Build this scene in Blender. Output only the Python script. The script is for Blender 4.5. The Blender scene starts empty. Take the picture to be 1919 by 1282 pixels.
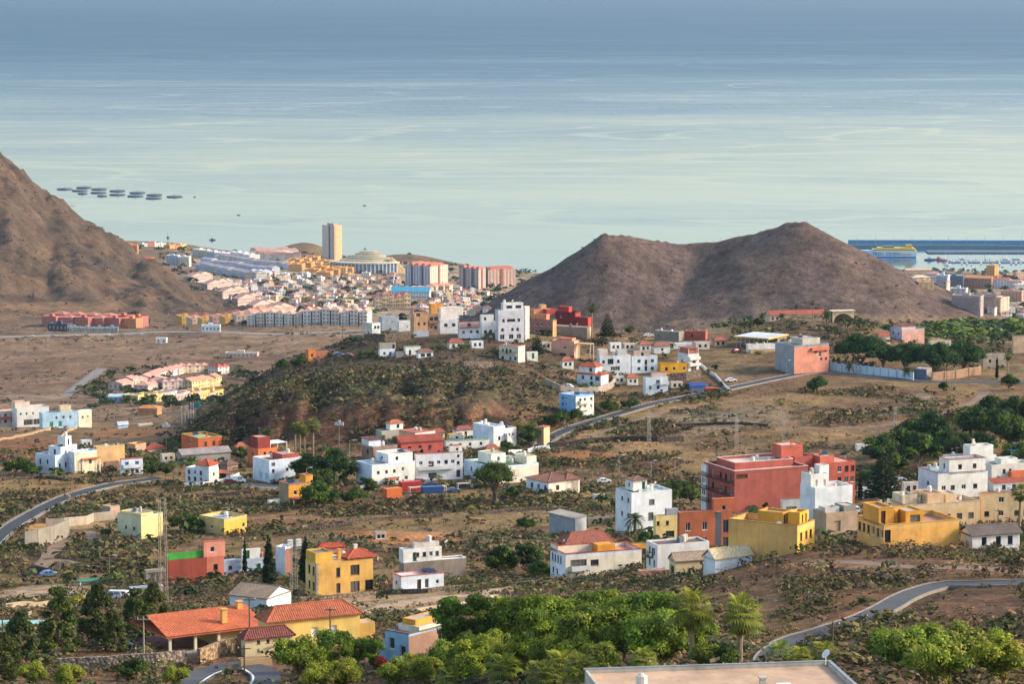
import bpy, math, random
import numpy as np
from mathutils import Vector, Matrix
R_ = math.radians
random.seed(7); rng = np.random.default_rng(7)
S = bpy.context.scene
COL = S.collection
# ------------------------------------------------------------------ camera
K = 6000.0; HC = 640.0; PITCH = math.atan(751.0 / K)
cam = bpy.data.cameras.new('camera'); cam_o = bpy.data.objects.new('camera', cam); COL.objects.link(cam_o)
cam.sensor_width = 36.0; cam.lens = K / 1919 * 36.0; cam.clip_start = 1.0; cam.clip_end = 120000
cam_o.location = (0, 0, HC); cam_o.rotation_euler = (math.pi / 2 - PITCH, 0, 0)
S.camera = cam_o
# ------------------------------------------------------------------ light
SUN_AZ = 86.0      # degrees clockwise from +Y (straight ahead): from the right
SUN_EL = 26.0
w = bpy.data.worlds.new('World'); S.world = w; w.use_nodes = True
nt = w.node_tree; nt.nodes.clear()
sky = nt.nodes.new('ShaderNodeTexSky'); sky.sky_type = 'NISHITA'; sky.sun_disc = False
sky.sun_elevation = R_(SUN_EL); sky.sun_rotation = R_(SUN_AZ); sky.altitude = 300; sky.air_density = 1.32; sky.dust_density = 2.4
bg = nt.nodes.new('ShaderNodeBackground'); bg.inputs['Strength'].default_value = 0.15
wo = nt.nodes.new('ShaderNodeOutputWorld'); nt.links.new(sky.outputs[0], bg.inputs[0]); nt.links.new(bg.outputs[0], wo.inputs[0])
sl = bpy.data.lights.new('sun', 'SUN'); sl.energy = 2.5; sl.angle = R_(10); sl.color = (1.0, 0.85, 0.66)
so = bpy.data.objects.new('sun', sl); COL.objects.link(so)
sdir = Vector((math.sin(R_(SUN_AZ)) * math.cos(R_(SUN_EL)), math.cos(R_(SUN_AZ)) * math.cos(R_(SUN_EL)), math.sin(R_(SUN_EL))))
so.rotation_euler = sdir.to_track_quat('Z', 'Y').to_euler(); so.location = (300, -100, 900)
S.view_settings.view_transform = 'Standard'; S.view_settings.look = 'None'
S.view_settings.gamma = 1.0; S.view_settings.use_curve_mapping = False; S.view_settings.exposure = 1.05
S.render.engine = 'CYCLES'
S.cycles.max_bounces = 5; S.cycles.diffuse_bounces = 2; S.cycles.glossy_bounces = 2; S.cycles.volume_bounces = 0
S.cycles.transparent_max_bounces = 8; S.cycles.use_denoising = True

# ------------------------------------------------------------------ pixel <-> world
CP, SP = math.cos(PITCH), math.sin(PITCH)
def ray(px, py):
    u = (np.asarray(px, float) - 959.5) / K; v = (np.asarray(py, float) - 641.0) / K
    return u, CP - v * SP, -SP - v * CP
def pt(px, py, d):                    # world point on that sight line at forward distance d
    dx, dy, dz = ray(px, py); t = d / dy
    return dx * t, d + 0 * dx, HC + dz * t
def proj(x, y, z):
    zz = z - HC; f = y * CP - zz * SP; dn = -y * SP - zz * CP
    return 959.5 + K * x / f, 641.0 + K * dn / f

# ------------------------------------------------------------------ colour
def lin(h):
    if isinstance(h, str):
        h = h.lstrip('#'); c = [int(h[i:i + 2], 16) / 255 for i in (0, 2, 4)]
    else: c = h
    return tuple(((v + .055) / 1.055) ** 2.4 if v > .04045 else v / 12.92 for v in c)

# ------------------------------------------------------------------ noise (numpy)
def _hash(ix, iy, s):
    h = (ix.astype(np.int64) * 374761393 + iy.astype(np.int64) * 668265263 + s * 974634777) & 0x7fffffff
    h = ((h ^ (h >> 13)) * 1274126177) & 0x7fffffff
    return ((h ^ (h >> 16)) & 0xffff) / 65535.0
def vnoise(x, y, s=0):
    ix = np.floor(x); iy = np.floor(y); fx = x - ix; fy = y - iy
    fx = fx * fx * (3 - 2 * fx); fy = fy * fy * (3 - 2 * fy)
    a = _hash(ix, iy, s); b = _hash(ix + 1, iy, s); c = _hash(ix, iy + 1, s); d = _hash(ix + 1, iy + 1, s)
    return (a * (1 - fx) + b * fx) * (1 - fy) + (c * (1 - fx) + d * fx) * fy
def fbm(x, y, o=4, s=0):
    r = 0; a = .5
    for i in range(o):
        r = r + a * vnoise(x, y, s + i); x = x * 2.03 + 7.1; y = y * 2.03 + 3.7; a *= .5
    return r
def sstep(a, b, x):
    t = np.clip((x - a) / (b - a), 0, 1); return t * t * (3 - 2 * t)

# ------------------------------------------------------------------ terrain: lofted feature lines (px, py, distance)
ROWS = [
 [(p, None, 5., 633.) for p in (-400, 2400)],
 [(p, None, 120., 599.) for p in (-400, 2400)],
 [(-100,1310,400),(800,1300,390),(1050,1300,330),(1200,1345,265),(1700,1345,265),(1800,1312,300),(2020,1310,300)],
 [(-100,1200,470),(300,1215,455),(560,1212,455),(800,1195,460),(1000,1175,460),(1300,1178,430),(1480,1198,400),(1600,1170,405),(1750,1112,440),(2020,1092,450)],
 [(-100,1130,640),(200,1125,640),(450,1135,600),(700,1122,620),(900,1102,630),(1100,1092,630),(1250,1072,610),(1380,1042,590),(1500,1022,570),(1700,1018,570),(2020,1028,570)],
 [(-100,1065,740),(200,1060,740),(320,1080,720),(560,1078,710),(800,1060,720),(1000,1050,720),(1250,1040,720),(1400,1045,690),(1500,1040,690),(1800,1030,690),(2020,1020,690)],
 [(-100,975,850),(300,970,860),(600,960,860),(900,960,860),(1200,975,840),(1400,965,830),(1600,960,830),(1800,950,850),(2020,950,850)],
 [(-100,890,980),(200,890,970),(500,895,950),(800,890,950),(1000,895,950),(1200,890,960),(1400,880,980),(1600,870,980),(1800,870,960),(2020,870,960)],
 [(-100,845,1120),(200,850,1080),(350,850,1050),(500,835,1040),(700,825,1040),(850,812,1040),(1000,830,1030),(1100,800,1060),(1250,780,1080),(1400,770,1080),(1600,770,1080),(1800,780,1060),(2020,780,1060)],
 [(-100,830,1250),(200,835,1230),(310,832,1130),(420,775,1090),(520,745,1080),(700,755,1062),(900,757,1062),(1000,770,1080),(1100,755,1110),(1250,735,1130),(1400,725,1140),(1600,715,1150),(1800,725,1140),(2020,730,1140)],
 [(-100,810,1500),(200,812,1480),(330,812,1250),(430,742,1180),(540,682,1170),(700,672,1150),(850,665,1150),(960,675,1150),(1100,700,1160),(1200,705,1170),(1300,700,1175),(1400,695,1180),(1600,690,1190),(1800,705,1180),(2020,700,1180)],
 [(-100,790,1750),(200,795,1730),(330,797,1500),(430,742,1220),(540,676,1190),(620,655,1200),(690,634,1200),(850,630,1200),(960,637,1200),(1100,647,1220),(1200,650,1240),(1300,640,1260),(1400,640,1260),(1500,640,1250),(1600,625,1260),(1800,650,1280),(2020,645,1280)],
 [(-100,775,1900),(200,780,1880),(330,780,1750),(430,765,1300),(540,692,1240),(690,626,1240),(850,620,1240),(1000,620,1250),(1100,620,1280),(1250,626,1320),(1400,612,1330),(1500,598,1320),(1600,600,1330),(1700,635,1380),(1800,645,1400),(2020,640,1400)],
 [(-100,760,2050),(200,760,2050),(330,760,2000),(430,765,1700),(540,760,1600),(690,720,1450),(850,700,1450),(1000,690,1480),(1200,680,1500),(1400,670,1550),(1600,650,1600),(1800,640,1600),(2020,635,1600)],
 [(-100,738,2250),(200,735,2250),(450,735,2250),(700,735,2250),(1000,700,2250),(1300,670,2250),(1600,640,2100),(1800,620,1950),(2020,615,1950)],
 [(-100,622,2800),(300,622,2800),(700,616,2750),(1000,612,2700),(1300,612,2700),(1600,612,2700),(1850,610,2650),(2020,606,2700)],
 [(-100,604,3050),(200,604,3050),(420,607,3100),(700,600,3200),(1000,590,3200),(1850,595,3200),(2020,590,3200)],
 [(-300,150,3950),(-100,245,3900),(0,293,3900),(40,322,3880),(80,368,3850),(130,400,3830),(200,446,3800),(250,478,3750),(300,512,3700),(360,556,3600),(430,600,3400),(470,588,3600),(700,570,3700),(1000,560,3800),(1850,565,3800),(2020,560,3800)],
 [(-100,400,4700),(0,420,4700),(200,500,4600),(330,535,4500),(430,556,4400),(700,545,4500),(1000,540,4500),(1850,540,4500),(2020,540,4500)],
 [(-100,480,5600),(200,480,5600),(330,498,5400),(500,515,5300),(700,520,5300),(1000,528,5200),(1700,522,5200),(2020,520,5200)],
]
COAST = [(-400,6900),(230,6850),(350,6760),(430,6620),(530,6560),(600,6520),(690,6450),(760,6420),(880,6290),(1010,6170),(1300,6100),(1650,6190),(1760,6220),(1919,6190),(2400,6190)]
_rows = []
for r in ROWS:
    a, d, z = [], [], []
    for t in r:
        if t[1] is None:
            x, y, _ = pt(t[0], 641, t[2]); zz = t[3]
        else: x, y, zz = pt(t[0], t[1], t[2])
        a.append(float(x) / t[2]); d.append(t[2]); z.append(float(zz))
    _rows.append((np.array(a), np.array(d), np.array(z)))
ca = np.array([(p - 959.5) / K / CP for p, _ in COAST]); cd = np.array([float(q) for _, q in COAST])
for off, zz in ((-70, 9.), (40, -3.), (500, -20.), (3500, -26.)):
    _rows.append((ca, cd + off, np.full(len(ca), zz)))
AG = np.linspace(-.30, .30, 601)
def _sm(v, n=6):
    k = np.exp(-np.linspace(-2, 2, 2 * n + 1) ** 2); k /= k.sum()
    return np.convolve(np.pad(v, n, 'edge'), k, 'valid')
TD = np.array([_sm(np.interp(AG, a, d)) for a, d, z in _rows]); TZ = np.array([_sm(np.interp(AG, a, z)) for a, d, z in _rows])
for i in range(1, len(TD)): TD[i] = np.maximum(TD[i], TD[i - 1] + 4)
# slopes for a shape-keeping cubic along the distance
_dl = np.diff(TZ, axis=0) / np.diff(TD, axis=0)
TM = np.zeros_like(TZ); TM[0] = _dl[0]; TM[-1] = _dl[-1]
pr = _dl[:-1] * _dl[1:]
TM[1:-1] = np.where(pr > 0, 2 * pr / np.where(np.abs(_dl[:-1] + _dl[1:]) < 1e-9, 1e-9, _dl[:-1] + _dl[1:]), 0)
NR = len(TD)
# the twin-peaked volcanic cone
CONE_D = 2620.0
CSIL = [(850,626),(905,594),(950,566),(1000,527),(1050,490),(1100,456),(1125,441),(1142,438),(1175,442),(1230,452),(1290,457),(1350,452),(1410,440),(1455,426),(1485,416),(1500,414),(1520,419),(1560,440),(1600,464),(1640,490),(1720,537),(1790,577),(1840,606),(1900,640)]
_cx = []; _cz = []
for p, q in CSIL:
    x, y, z = pt(p, q, CONE_D); _cx.append(float(x)); _cz.append(float(z))
_cx = np.array(_cx); _cz = np.array(_cz)
def base_z(x, y):
    x = np.asarray(x, float); y = np.asarray(y, float)
    a = x / np.maximum(y, 1.0)
    f = np.clip((a - AG[0]) / (AG[1] - AG[0]), 0, len(AG) - 1.001); i = f.astype(int); f = f - i
    D = TD[:, i] * (1 - f) + TD[:, i + 1] * f; Z = TZ[:, i] * (1 - f) + TZ[:, i + 1] * f; M = TM[:, i] * (1 - f) + TM[:, i + 1] * f
    k = np.clip((D < y).sum(0) - 1, 0, NR - 2)
    g = lambda T, k: np.take_along_axis(T, k[None], 0)[0]
    d0, d1, z0, z1, m0, m1 = g(D, k), g(D, k + 1), g(Z, k), g(Z, k + 1), g(M, k), g(M, k + 1)
    hh = d1 - d0; t = np.clip((y - d0) / hh, 0, 1)
    return (2*t**3 - 3*t*t + 1) * z0 + (t**3 - 2*t*t + t) * hh * m0 + (-2*t**3 + 3*t*t) * z1 + (t**3 - t*t) * hh * m1
def hz0(x, y):
    x = np.atleast_1d(np.asarray(x, float)); y = np.atleast_1d(np.asarray(y, float))
    z = base_z(x, y)
    # headlands by the sea
    z = z + 26 * np.exp(-(((x + 418) / 60) ** 2 + ((y - 6480) / 110) ** 2)) + 14 * np.exp(-(((x + 190) / 90) ** 2 + ((y - 6360) / 60) ** 2))
    z = z + 3 * np.exp(-(((x + 740) / 60) ** 2 + ((y - 6700) / 60) ** 2))
    # uneven ground
    land = sstep(6200, 5600, y)
    z = z + (fbm(x / 14, y / 14, 4, 3) - .47) * 1.6 * sstep(150, 420, y) * land
    far = sstep(1900, 2800, y) * land
    z = z + (fbm(x / 120, y / 120, 4, 9) - .47) * 12 * far * sstep(4300, 3900, y)
    mt = sstep(3050, 3400, y) * sstep(4600, 4000, y) * sstep(-150, -420, x)       # gullies on the left mountain
    rg = 1 - np.abs(2 * fbm(x / 60 + y / 300, y / 210 - x / 400, 4, 21) - .94)
    z = z + mt * (rg - .85) * 30
    z = z + mt * (fbm(x / 24, y / 42, 4, 22) - .47) * 11 * sstep(3120, 3350, y)
    # old farm terraces following the contours, and the eroded cliff under the ridge
    tz = z / 2.6 + (fbm(x / 90, y / 90, 3, 45) - .47) * 1.6; fr_ = tz - np.floor(tz)
    tm_ = sstep(1480, 1650, y) * sstep(2750, 2600, y) * sstep(.40, .52, fbm(x / 260, y / 200, 3, 46)); z = z + tm_ * (sstep(.55, .95, fr_) - fr_) * 1.3
    aa_ = x / np.maximum(y, 1.); cm_ = sstep(1035, 1052, y) * sstep(1130, 1085, y) * sstep(-.103, -.085, aa_) * sstep(.002, -.012, aa_)
    z = z + cm_ * ((1 - np.abs(2 * fbm(x / 9, y / 40, 3, 47) - .94)) - .72) * 9
    z = z + mt * (np.maximum(0, fbm(x / 26, y / 40, 4, 48) - .45) - .06) * 40 * sstep(3500, 3800, y)
    # cone
    near = (np.abs(y - CONE_D) < 420) & (np.abs(x - 160) < 420)
    if not near.any(): return z
    ch = np.full_like(z, -100.); xx = x[near]; yy = y[near]; q = np.full(len(xx), 0.)
    wx = xx + (fbm(xx / 40, yy / 40, 2, 33) - .37) * 9; wy = yy + (fbm(xx / 40, yy / 40, 2, 34) - .37) * 9; c = np.full(len(xx), -100.)
    for p in np.linspace(1135, 1505, 26):
        rx, ry, rz = pt(p, float(np.interp(p, [q_[0] for q_ in CSIL], [q_[1] for q_ in CSIL])), CONE_D)
        rx = float(rx); ry = CONE_D + 26 * math.sin((p - 1135) / 370 * math.pi); rz = float(rz) - (ry - CONE_D) * .087
        dd_ = np.hypot(wx - rx, wy - ry); sl_ = .69 - .12 * (p - 1135) / 370
        c = np.maximum(c, rz - sl_ * dd_ * (1 - .0011 * np.minimum(dd_, 160)) + 1.5)
    ch[near] = c
    gl = 1 - np.abs(2 * fbm(x / 34 + 3, y / 150, 3, 31) - .94)
    hh_ = sstep(408, 385, ch); ch = ch + (gl - .8) * 3.2 * hh_ + (fbm(x / 9, y / 9, 3, 35) - .44) * 1.6
    k = 5.0
    hmx = np.clip(.5 + .5 * (ch - z) / k, 0, 1)
    sm = z * (1 - hmx) + ch * hmx + k * hmx * (1 - hmx)
    return np.where(near, np.maximum(z, sm), z)
ROADS = []          # filled below: (name, points Nx3, width)
def hz(x, y):
    x = np.atleast_1d(np.asarray(x, float)); y = np.atleast_1d(np.asarray(y, float))
    z = hz0(x, y)
    for nm, P, wd, fl in ROADS:
        m = (x > P[:, 0].min() - 25) & (x < P[:, 0].max() + 25) & (y > P[:, 1].min() - 25) & (y < P[:, 1].max() + 25)
        if not m.any(): continue
        xi = x[m]; yi = y[m]; best = np.full(len(xi), 1e9); zb = np.zeros(len(xi))
        for j in range(len(P) - 1):
            ax, ay, az = P[j]; bx, by, bz = P[j + 1]; L2 = (bx - ax) ** 2 + (by - ay) ** 2 + 1e-9
            t = np.clip(((xi - ax) * (bx - ax) + (yi - ay) * (by - ay)) / L2, 0, 1)
            dd = np.hypot(xi - ax - t * (bx - ax), yi - ay - t * (by - ay))
            u = dd < best; best = np.where(u, dd, best); zb = np.where(u, az + t * (bz - az), zb)
        k = sstep(wd / 2 + fl, wd / 2 + 1.2, best)
        z[m] = z[m] * (1 - k) + (zb - .3) * k
    return z
_DS = np.exp(np.linspace(math.log(130), math.log(7600), 620))
def ground(px, py, f=None):
    dx, dy, dz = ray(px, py); t = _DS / dy
    x = dx * t; zr = HC + dz * t; zt = (f or hz0)(x, _DS)
    b = np.nonzero(zt >= zr)[0]
    if len(b) == 0: return Vector((float(x[-1]), float(_DS[-1]), 0.))
    i = max(b[0], 1); e0 = zr[i - 1] - zt[i - 1]; e1 = zr[i] - zt[i]; k = e0 / (e0 - e1 + 1e-9)
    q = np.linspace(_DS[i - 1], _DS[i], 14); t = q / dy; zt = (f or hz0)(dx * t, q); zr = HC + dz * t; b = np.nonzero(zt >= zr)[0]; j = max(int(b[0]) if len(b) else 13, 1)
    e0 = zr[j - 1] - zt[j - 1]; e1 = zr[j] - zt[j]; k = min(max(e0 / (e0 - e1 + 1e-9), 0), 1); d = float(q[j - 1] + k * (q[j] - q[j - 1])); p = pt(px, py, d)
    return Vector((float(p[0]), d, float(p[2])))

# ------------------------------------------------------------------ objects
def tag(o, label=None, cat=None, group=None, kind=None):
    if label: o['label'] = label
    if cat: o['category'] = cat
    if group: o['group'] = group
    if kind: o['kind'] = kind
    return o
def empty(name, loc, rz=0.):
    o = bpy.data.objects.new(name, None); COL.objects.link(o); o.location = loc; o.rotation_euler = (0, 0, rz); o.empty_display_size = .5
    return o
def link(name, me, parent=None, loc=None, rot=None, scale=None):
    o = bpy.data.objects.new(name, me); COL.objects.link(o)
    if parent is not None: o.parent = parent
    if loc is not None: o.location = loc
    if rot is not None: o.rotation_euler = rot
    if scale is not None: o.scale = scale
    return o
def copy_tree(o, parent=None):
    c = o.copy(); COL.objects.link(c); c.parent = parent
    for ch in list(o.children): copy_tree(ch, c)
    return c
class MB:
    def __init__(s): s.v = []; s.f = []
    def quad(s, a, b, c, d):
        n = len(s.v); s.v += [tuple(a), tuple(b), tuple(c), tuple(d)]; s.f.append((n, n + 1, n + 2, n + 3))
    def tri(s, a, b, c):
        n = len(s.v); s.v += [tuple(a), tuple(b), tuple(c)]; s.f.append((n, n + 1, n + 2))
    def poly(s, ps):
        n = len(s.v); s.v += [tuple(p) for p in ps]; s.f.append(tuple(range(n, n + len(ps))))
    def box(s, x0, x1, y0, y1, z0, z1):
        n = len(s.v)
        s.v += [(x0,y0,z0),(x1,y0,z0),(x1,y1,z0),(x0,y1,z0),(x0,y0,z1),(x1,y0,z1),(x1,y1,z1),(x0,y1,z1)]
        s.f += [tuple(n + i for i in q) for q in ((0,3,2,1),(4,5,6,7),(0,1,5,4),(1,2,6,5),(2,3,7,6),(3,0,4,7))]
        return s
    def tube(s, a, b, r0, r1=None, n=6, cap=True):
        a = Vector(a); b = Vector(b); r1 = r0 if r1 is None else r1
        d = (b - a).normalized(); u = d.orthogonal().normalized(); v = d.cross(u); k = len(s.v)
        for p, r in ((a, r0), (b, r1)):
            for i in range(n):
                t = 2 * math.pi * i / n; q = p + u * math.cos(t) * r + v * math.sin(t) * r; s.v.append(tuple(q))
        for i in range(n): j = (i + 1) % n; s.f.append((k + i, k + j, k + n + j, k + n + i))
        if cap: s.f.append(tuple(k + n + i for i in range(n))); s.f.append(tuple(k + n - 1 - i for i in range(n)))
        return s
    def mesh(s, name, mat, smooth=False):
        me = bpy.data.meshes.new(name); me.from_pydata(s.v, [], s.f); me.materials.append(mat)
        if smooth: me.polygons.foreach_set('use_smooth', [True] * len(me.polygons))
        return me
    def obj(s, name, mat, parent=None, loc=None, smooth=False): return link(name, s.mesh(name, mat, smooth), parent, loc)
def np_mesh(name, V, F, mat, col=None, smooth=False):
    """V (n,3), F (m,3 or 4) numpy; col (n,3) linear colours per vertex -> attribute 'col'"""
    me = bpy.data.meshes.new(name); n = F.shape[1]
    me.vertices.add(len(V)); me.vertices.foreach_set('co', np.ascontiguousarray(V, np.float32).ravel())
    me.loops.add(F.size); me.loops.foreach_set('vertex_index', np.ascontiguousarray(F, np.int32).ravel())
    me.polygons.add(len(F)); me.polygons.foreach_set('loop_start', np.arange(0, F.size, n, dtype=np.int32))
    if smooth: me.polygons.foreach_set('use_smooth', np.ones(len(F), bool))
    if col is not None:
        at = me.color_attributes.new('col', 'FLOAT_COLOR', 'POINT')
        c4 = np.ones((len(V), 4), np.float32); c4[:, :3] = col; at.data.foreach_set('color', c4.ravel())
    me.materials.append(mat); me.update(calc_edges=True)
    return me

# ------------------------------------------------------------------ materials
_M = {}
def nmat(name):
    m = bpy.data.materials.new(name); m.use_nodes = True; t = m.node_tree; b = t.nodes['Principled BSDF']; return m, t, b
def mixrgb(t, typ, fac, a, b):
    n = t.nodes.new('ShaderNodeMix'); n.data_type = 'RGBA'; n.blend_type = typ
    for s_, v in ((0, fac), (6, a), (7, b)):
        if hasattr(v, 'is_output'): t.links.new(v, n.inputs[s_])
        elif s_ == 0: n.inputs[0].default_value = v
        else: n.inputs[s_].default_value = (*v[:3], 1)
    return n.outputs[2]
def ramp(t, src, stops):
    n = t.nodes.new('ShaderNodeValToRGB'); e = n.color_ramp.elements
    while len(e) < len(stops): e.new(.5)
    for el, (p, c) in zip(e, stops): el.position = p; el.color = (*c, 1) if isinstance(c, (tuple, list)) else (c, c, c, 1)
    t.links.new(src, n.inputs[0]); return n.outputs[0]
def noise(t, scale, detail=3, vec=None, rough=.55, dist=0):
    n = t.nodes.new('ShaderNodeTexNoise'); n.inputs['Scale'].default_value = scale; n.inputs['Detail'].default_value = detail
    n.inputs['Roughness'].default_value = rough; n.inputs['Distortion'].default_value = dist
    if vec is not None: t.links.new(vec, n.inputs['Vector'])
    return n.outputs[0]
def objco(t, sc=None, geo=False):
    if geo: o = t.nodes.new('ShaderNodeNewGeometry').outputs['Position']
    else: o = t.nodes.new('ShaderNodeTexCoord').outputs['Object']
    if sc:
        m = t.nodes.new('ShaderNodeMapping'); m.inputs['Scale'].default_value = sc; t.links.new(o, m.inputs[0]); o = m.outputs[0]
    return o
def bump(t, b, src, dist, strength=.5):
    n = t.nodes.new('ShaderNodeBump'); n.inputs['Distance'].default_value = dist; n.inputs['Strength'].default_value = strength
    t.links.new(src, n.inputs['Height']); t.links.new(n.outputs[0], b.inputs['Normal'])
def plaster(h, rough=.85, wear=.5):
    k = ('pl', h, wear)
    if k not in _M:
        m, t, b = nmat('plaster_' + str(h).lstrip('#')); c = lin(h); b.inputs['Roughness'].default_value = rough
        g = objco(t, None, True); gs = objco(t, (1.6, 1.6, .16), True)
        n1 = noise(t, .35, 4, g); n2 = noise(t, 1.0, 4, gs, .65)
        f1 = ramp(t, n1, [(.3, .76), (.68, 1.06)]); f2 = ramp(t, n2, [(.3, 1 - .32 * wear), (.5, 1.0)])
        c1 = mixrgb(t, 'MULTIPLY', 1.0, c, f1); n3 = noise(t, .13, 5, g, .7, .6); c2 = mixrgb(t, 'MULTIPLY', 1.0, mixrgb(t, 'MULTIPLY', 1.0, c1, f2), ramp(t, n3, [(.36, 1 - .3 * wear), (.5, 1.0), (.64, 1.0), (.7, 1 - .16 * wear)]))
        t.links.new(c2, b.inputs['Base Color']); bump(t, b, noise(t, 9, 3, g), .02, .25); _M[k] = m
    return _M[k]
def plain(h, rough=.6, metal=0., spec=.4):
    k = ('pn', h, rough, metal)
    if k not in _M:
        m, t, b = nmat('paint_' + str(h).lstrip('#')); c = lin(h)
        f = ramp(t, noise(t, 2.0, 3, objco(t, None, True)), [(.3, .85), (.7, 1.1)])
        t.links.new(mixrgb(t, 'MULTIPLY', 1.0, c, f), b.inputs['Base Color'])
        b.inputs['Roughness'].default_value = rough; b.inputs['Metallic'].default_value = metal; b.inputs['Specular IOR Level'].default_value = spec; _M[k] = m
    return _M[k]
def glass():
    if 'glass' not in _M:
        m, t, b = nmat('window_glass'); oi = t.nodes.new('ShaderNodeObjectInfo')
        c = ramp(t, oi.outputs['Random'], [(0, (.012, .016, .02)), (.55, (.03, .035, .045)), (.8, (.10, .09, .08)), (1, (.2, .19, .17))])
        t.links.new(c, b.inputs['Base Color']); b.inputs['Roughness'].default_value = .12; b.inputs['Specular IOR Level'].default_value = .6; _M['glass'] = m
    return _M['glass']
def tilemat(h, sc=1.0):
    k = ('tile', h)
    if k not in _M:
        m, t, b = nmat('roof_tile_' + h.lstrip('#')); c = lin(h); g = objco(t, None, True)
        f = ramp(t, noise(t, 3.2, 2, g), [(.3, .62), (.7, 1.25)]); f2 = ramp(t, noise(t, .35, 3, g), [(.3, .75), (.65, 1.05)])
        t.links.new(mixrgb(t, 'MULTIPLY', 1., mixrgb(t, 'MULTIPLY', 1., c, f), f2), b.inputs['Base Color']); b.inputs['Roughness'].default_value = .8
        bump(t, b, noise(t, 4, 2, g), .05, .5); _M[k] = m
    return _M[k]
def attrmat(name, rough=.8, rnd=.25, nsc=None, trans=0.):
    """colour from the mesh attribute 'col', varied per object"""
    if name not in _M:
        m, t, b = nmat(name); a = t.nodes.new('ShaderNodeVertexColor'); a.layer_name = 'col'
        oi = t.nodes.new('ShaderNodeObjectInfo'); f = ramp(t, oi.outputs['Random'], [(0, (1 - rnd, 1 - rnd, 1 - rnd * .5)), (.35, (1 + rnd * .9, 1 + rnd * .3, 1 - rnd)), (.65, (1 - rnd * .5, 1., 1.)), (1, (1 + rnd, 1 + rnd * .8, 1.))])
        c = mixrgb(t, 'MULTIPLY', 1., a.outputs[0], f)
        t.links.new(c, b.inputs['Base Color']); b.inputs['Roughness'].default_value = rough; b.inputs['Specular IOR Level'].default_value = .15
        if trans:
            tr = t.nodes.new('ShaderNodeBsdfTranslucent'); t.links.new(c, tr.inputs[0]); mx = t.nodes.new('ShaderNodeMixShader'); mx.inputs[0].default_value = trans
            t.links.new(b.outputs[0], mx.inputs[1]); t.links.new(tr.outputs[0], mx.inputs[2]); t.links.new(mx.outputs[0], t.nodes['Material Output'].inputs[0])
        _M[name] = m
    return _M[name]
# ================================================================== roads (centre lines first, the ground is graded to them)
def road_line(pts, width, fl=5., name='road', n=10, lift=.05):
    G = [ground(*p) for p in pts]; P = []
    for i in range(len(G) - 1):
        p0 = G[max(i - 1, 0)]; p1 = G[i]; p2 = G[i + 1]; p3 = G[min(i + 2, len(G) - 1)]
        for j in range(n):
            t = j / n
            P.append(.5 * ((2 * p1) + (p2 - p0) * t + (2 * p0 - 5 * p1 + 4 * p2 - p3) * t * t + (3 * p1 - p0 - 3 * p2 + p3) * t ** 3))
    P.append(G[-1]); P = np.array([tuple(p) for p in P])
    for _ in range(3):
        Q = P[:, :2].copy(); P[2:-2, :2] = (Q[:-4] + Q[1:-3] + Q[2:-2] + Q[3:-1] + Q[4:]) / 5
    P[:, 2] = hz0(P[:, 0], P[:, 1])
    z = P[:, 2].copy(); k = np.ones(9) / 9
    P[:, 2] = np.convolve(np.pad(z, 4, 'edge'), k, 'valid') + lift
    ROADS.append((name, P, width, fl)); return P
RD = {}
RD['left_road'] = road_line([(-60,1060),(-10,1012),(40,975),(110,938),(190,912),(262,901),(300,897)], 5.4)
RD['hill_road'] = road_line([(1010,838),(1036,818),(1110,790),(1190,766),(1270,748),(1340,734),(1420,716),(1490,702),(1540,697),(1620,705),(1720,714),(1840,716),(1960,716)], 5.2)
RD['lower_road'] = road_line([(1440,1232),(1480,1206),(1540,1186),(1600,1166),(1650,1143),(1700,1116),(1760,1099),(1840,1095),(1960,1092)], 3.4)
RD['bend_road'] = road_line([(330,1300),(375,1268),(400,1256),(440,1248),(480,1254),(500,1272),(480,1300)], 4., 3.)
RD['highway'] = road_line([(-60,634),(80,630),(200,627),(300,622),(380,623),(470,625),(600,622),(720,618)], 12., 8.)
TRK = {}
for nm, pts, wd in (('t1', [(1045,838),(1120,812),(1190,790),(1250,768),(1330,756),(1420,748),(1500,744)], 3.),
    ('t2', [(1480,800),(1580,802),(1660,796),(1730,780),(1790,768),(1830,748),(1850,730)], 3.),
    ('t3', [(75,1075),(90,1040),(110,1020),(122,1010),(135,1000)], 4.), ('t4', [(60,1060),(95,1048),(130,1052),(160,1060),(190,1066)], 3.),
    ('t5', [(170,995),(168,1004),(185,1012),(215,1018),(260,1018),(300,1010)], 3.),
    ('t6', [(1500,1058),(1600,1053),(1700,1060),(1800,1062),(1960,1072)], 4.), ('t7', [(640,1160),(760,1135),(850,1118),(960,1108)], 5.),
    ('t8', [(120,740),(180,700),(190,690)], 8.), ('t11', [(420,905),(500,910),(560,915)], 7.)):
    TRK[nm] = road_line(pts, wd, 2.5, nm, 6, 0)
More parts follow.
